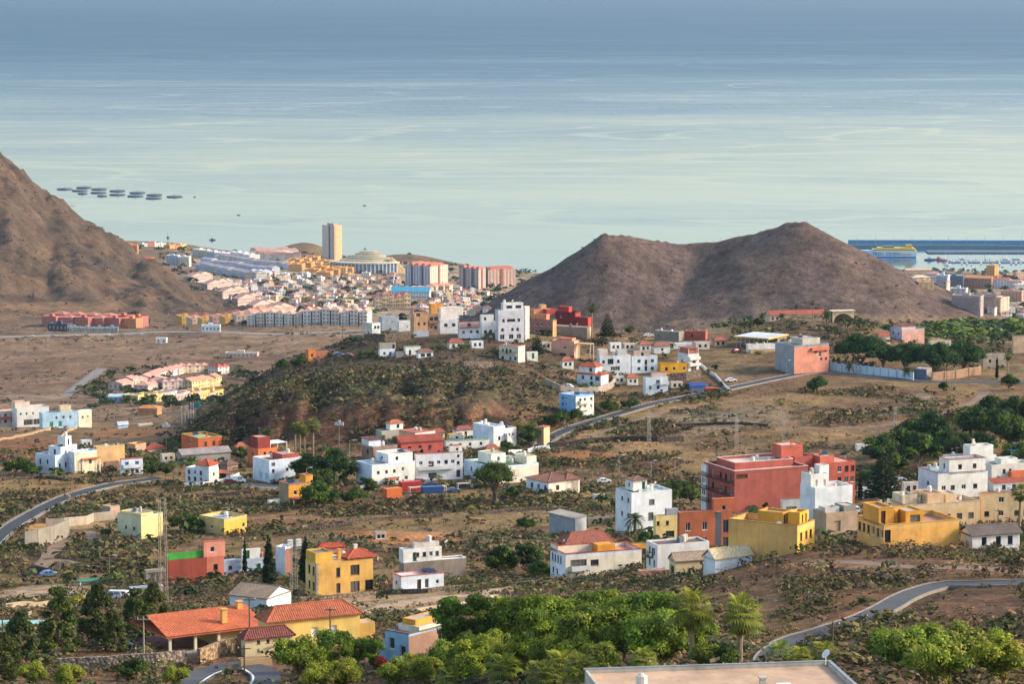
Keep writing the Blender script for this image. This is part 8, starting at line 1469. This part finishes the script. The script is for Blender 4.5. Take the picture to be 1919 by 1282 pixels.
# cars
def car_meshes(kind):
    prof = {'car': [(-2.1, .35), (-2.1, .8), (-1.75, .95), (-1.1, 1.42), (.35, 1.45), (1.0, .98), (1.95, .82), (2.1, .6), (2.1, .35)], 'suv': [(-2.2, .4), (-2.2, 1.05), (-2.05, 1.75), (.3, 1.8), (.95, 1.12), (2.1, 1.0), (2.25, .7), (2.25, .4)], 'van': [(-2.3, .4), (-2.3, 1.9), (-2.1, 2.05), (1.0, 2.05), (1.6, 1.25), (2.25, 1.0), (2.3, .4)]}[kind]
    m = MB(); n = len(prof); w = .86; wi = [.86 if z < 1.02 else .72 for x, z in prof]
    for i in range(n):
        j = (i + 1) % n; (x0, z0), (x1, z1) = prof[i], prof[j]; m.quad((x0, -wi[i], z0), (x1, -wi[j], z1), (x1, wi[j], z1), (x0, wi[i], z0))
    for sg in (-1, 1): m.poly([(x, sg * q, z) for (x, z), q in zip(prof, wi)][::sg])
    g = MB(); zt = max(z for _, z in prof); zb = .98 if kind == 'car' else 1.15
    xs0, xs1 = {'car': (-1.25, .6), 'suv': (-1.9, .6), 'van': (-.2, 1.2)}[kind]
    for sg in (-1, 1):
        for k_ in range(2): a = xs0 + (xs1 - xs0) * (k_ * .5 + .03); b = xs0 + (xs1 - xs0) * (k_ * .5 + .46); g.quad((a, sg * .89, zb), (b, sg * .89, zb), (b - .1, sg * .76, zt - .12), (a + .12, sg * .76, zt - .12))
    fx = {'car': ((.42, zt - .06), (1.0, 1.01)), 'suv': ((.36, zt - .08), (.97, 1.16)), 'van': ((1.05, zt - .06), (1.6, 1.3))}[kind]; g.quad((fx[0][0] + .03, -.62, fx[0][1]), (fx[0][0] + .03, .62, fx[0][1]), (fx[1][0] + .03, .72, fx[1][1]), (fx[1][0] + .03, -.72, fx[1][1]))
    rx = min(x for x, z in prof); g.quad((rx + (.42 if kind == 'car' else -.0), -.6, zb + .05), (rx + (.42 if kind == 'car' else -.0), .6, zb + .05), (rx + (.95 if kind == 'car' else .1), .6, zt - .1), (rx + (.95 if kind == 'car' else .1), -.6, zt - .1))
    wh = MB().tube((0, -.1, 0), (0, .1, 0), .34, n=14); return m, g, wh
def car(px, py, rz, col, label, kind='car', group=None):
    g = ground(px, py, hz); az = 0; root = empty({'car': 'car', 'suv': 'off_road_car', 'van': 'van'}[kind], g + Vector((0, 0, .12)), R_(rz)); tag(root, label, {'car': 'car', 'suv': 'car', 'van': 'van'}[kind], group)
    k_ = ('car', kind, col)
    if k_ not in _MC: m, gl, wh = car_meshes(kind); _MC[k_] = (m.mesh('body', plain(col, .25, 0, .6)), gl.mesh('car_windows', glass()), wh.mesh('wheel', plain('#1c1c1e', .8)))
    b, gl, wh = _MC[k_]; link('body', b, root); link('car_windows', gl, root)
    for x in (-1.35, 1.35):
        for y in (-.8, .8): link('wheel', wh, root, (x, y, .32))
    for y in (-.6, .6): MB().box(2.06, 2.13, y - .18, y + .18, .58, .74).obj('headlight', plain('#e6e6e2', .2), root)
for a in ((208, 1124, 175, '#cdd6e2', 'silver-white off-road car on the gravel yard at left', 'suv'), (228, 1121, 160, '#d8d2cc', 'pale car half hidden behind the off-road car'), (92, 1082, 20, '#5a7aa8', 'blue and white small car on the hairpin track at left'), (446, 906, 10, '#e2e6ea', 'white van parked in the yard by the orange hip roof', 'van'), (432, 907, 5, '#7d2a34', 'dark red car parked next to the white van'), (541, 912, 5, '#c8ccd2', 'silver car behind the orange-yellow house roof'), (1132, 906, 10, '#e0e4e4', 'white car alone on the slope below the lamp posts'), (1370, 716, 15, '#dfe3e6', 'white car on the dirt apron beside the road'), (1063, 728, 160, '#d8dce2', 'white car at the left of the villa forecourt'), (1110, 732, 5, '#e4e6e8', 'white car before the villa garage'), (1122, 731, 95, '#4a5664', 'dark car before the villa garage'), (1602, 962, 100, '#c8ccd2', 'silver car parked beside the ruin in the right village', 'suv'), (1640, 912, 30, '#d8dadc', 'white car on the village car park beneath conifers'), (1665, 918, 40, '#c4c8cc', 'grey car on the village car park'), (1690, 905, 20, '#e0e2e4', 'white car at the back of the village car park'), (1216, 632, 10, '#dfe1e2', 'white car on the ridge left of the grey block house'), (634, 668, 10, '#5a6a84', 'blue car at the left tip of the ridge'), (652, 670, 170, '#7d3034', 'dark red car at the left tip of the ridge'), (690, 920, 10, '#d8d8d6', 'white van parked in the scrub by the junk yard', 'van'), (806, 912, 20, '#2f4c70', 'dark blue car in the junk yard'), (790, 908, 0, '#8a3038', 'red car behind the junk yard canopy'), (850, 924, 15, '#34507a', 'blue car under the grey yard canopy'), (1020, 846, 5, '#e6e6e4', 'white car inside the boundary wall by the transformer tower'), (1638, 702, 355, '#dfe0d8', 'white car in front of the pale blue wall'), (1380, 661, 40, '#8a2c3c', 'dark red car below the yellow-edged canopy')): car(*a)
for i in range(9): car(1392 + i * 9, 640 - i * 1.6, 100, ['#dfe3e8', '#c8ccd2', '#e6e6e4'][i % 3], 'pale car parked in the row on the ridge canopy deck', group='cars parked on canopy deck') if False else None
for i in range(7): car(60 + i * 34 + (i % 3) * 6, 631 - i * .4, 0 if i % 2 else 180, ['#e4e4e2', '#b8bcc4', '#d8d4cc', '#5a6470'][i % 4], 'small car driving on the far highway at left', group='cars on the far highway')
tag(MB().box(-4.5, 4.5, -1.2, 1.2, .9, 3.6).obj('container_box', plain('#d8dcdc', .5), None, ground(392, 622, hz)), 'white lorry box standing by the highway lay-by', 'lorry box')
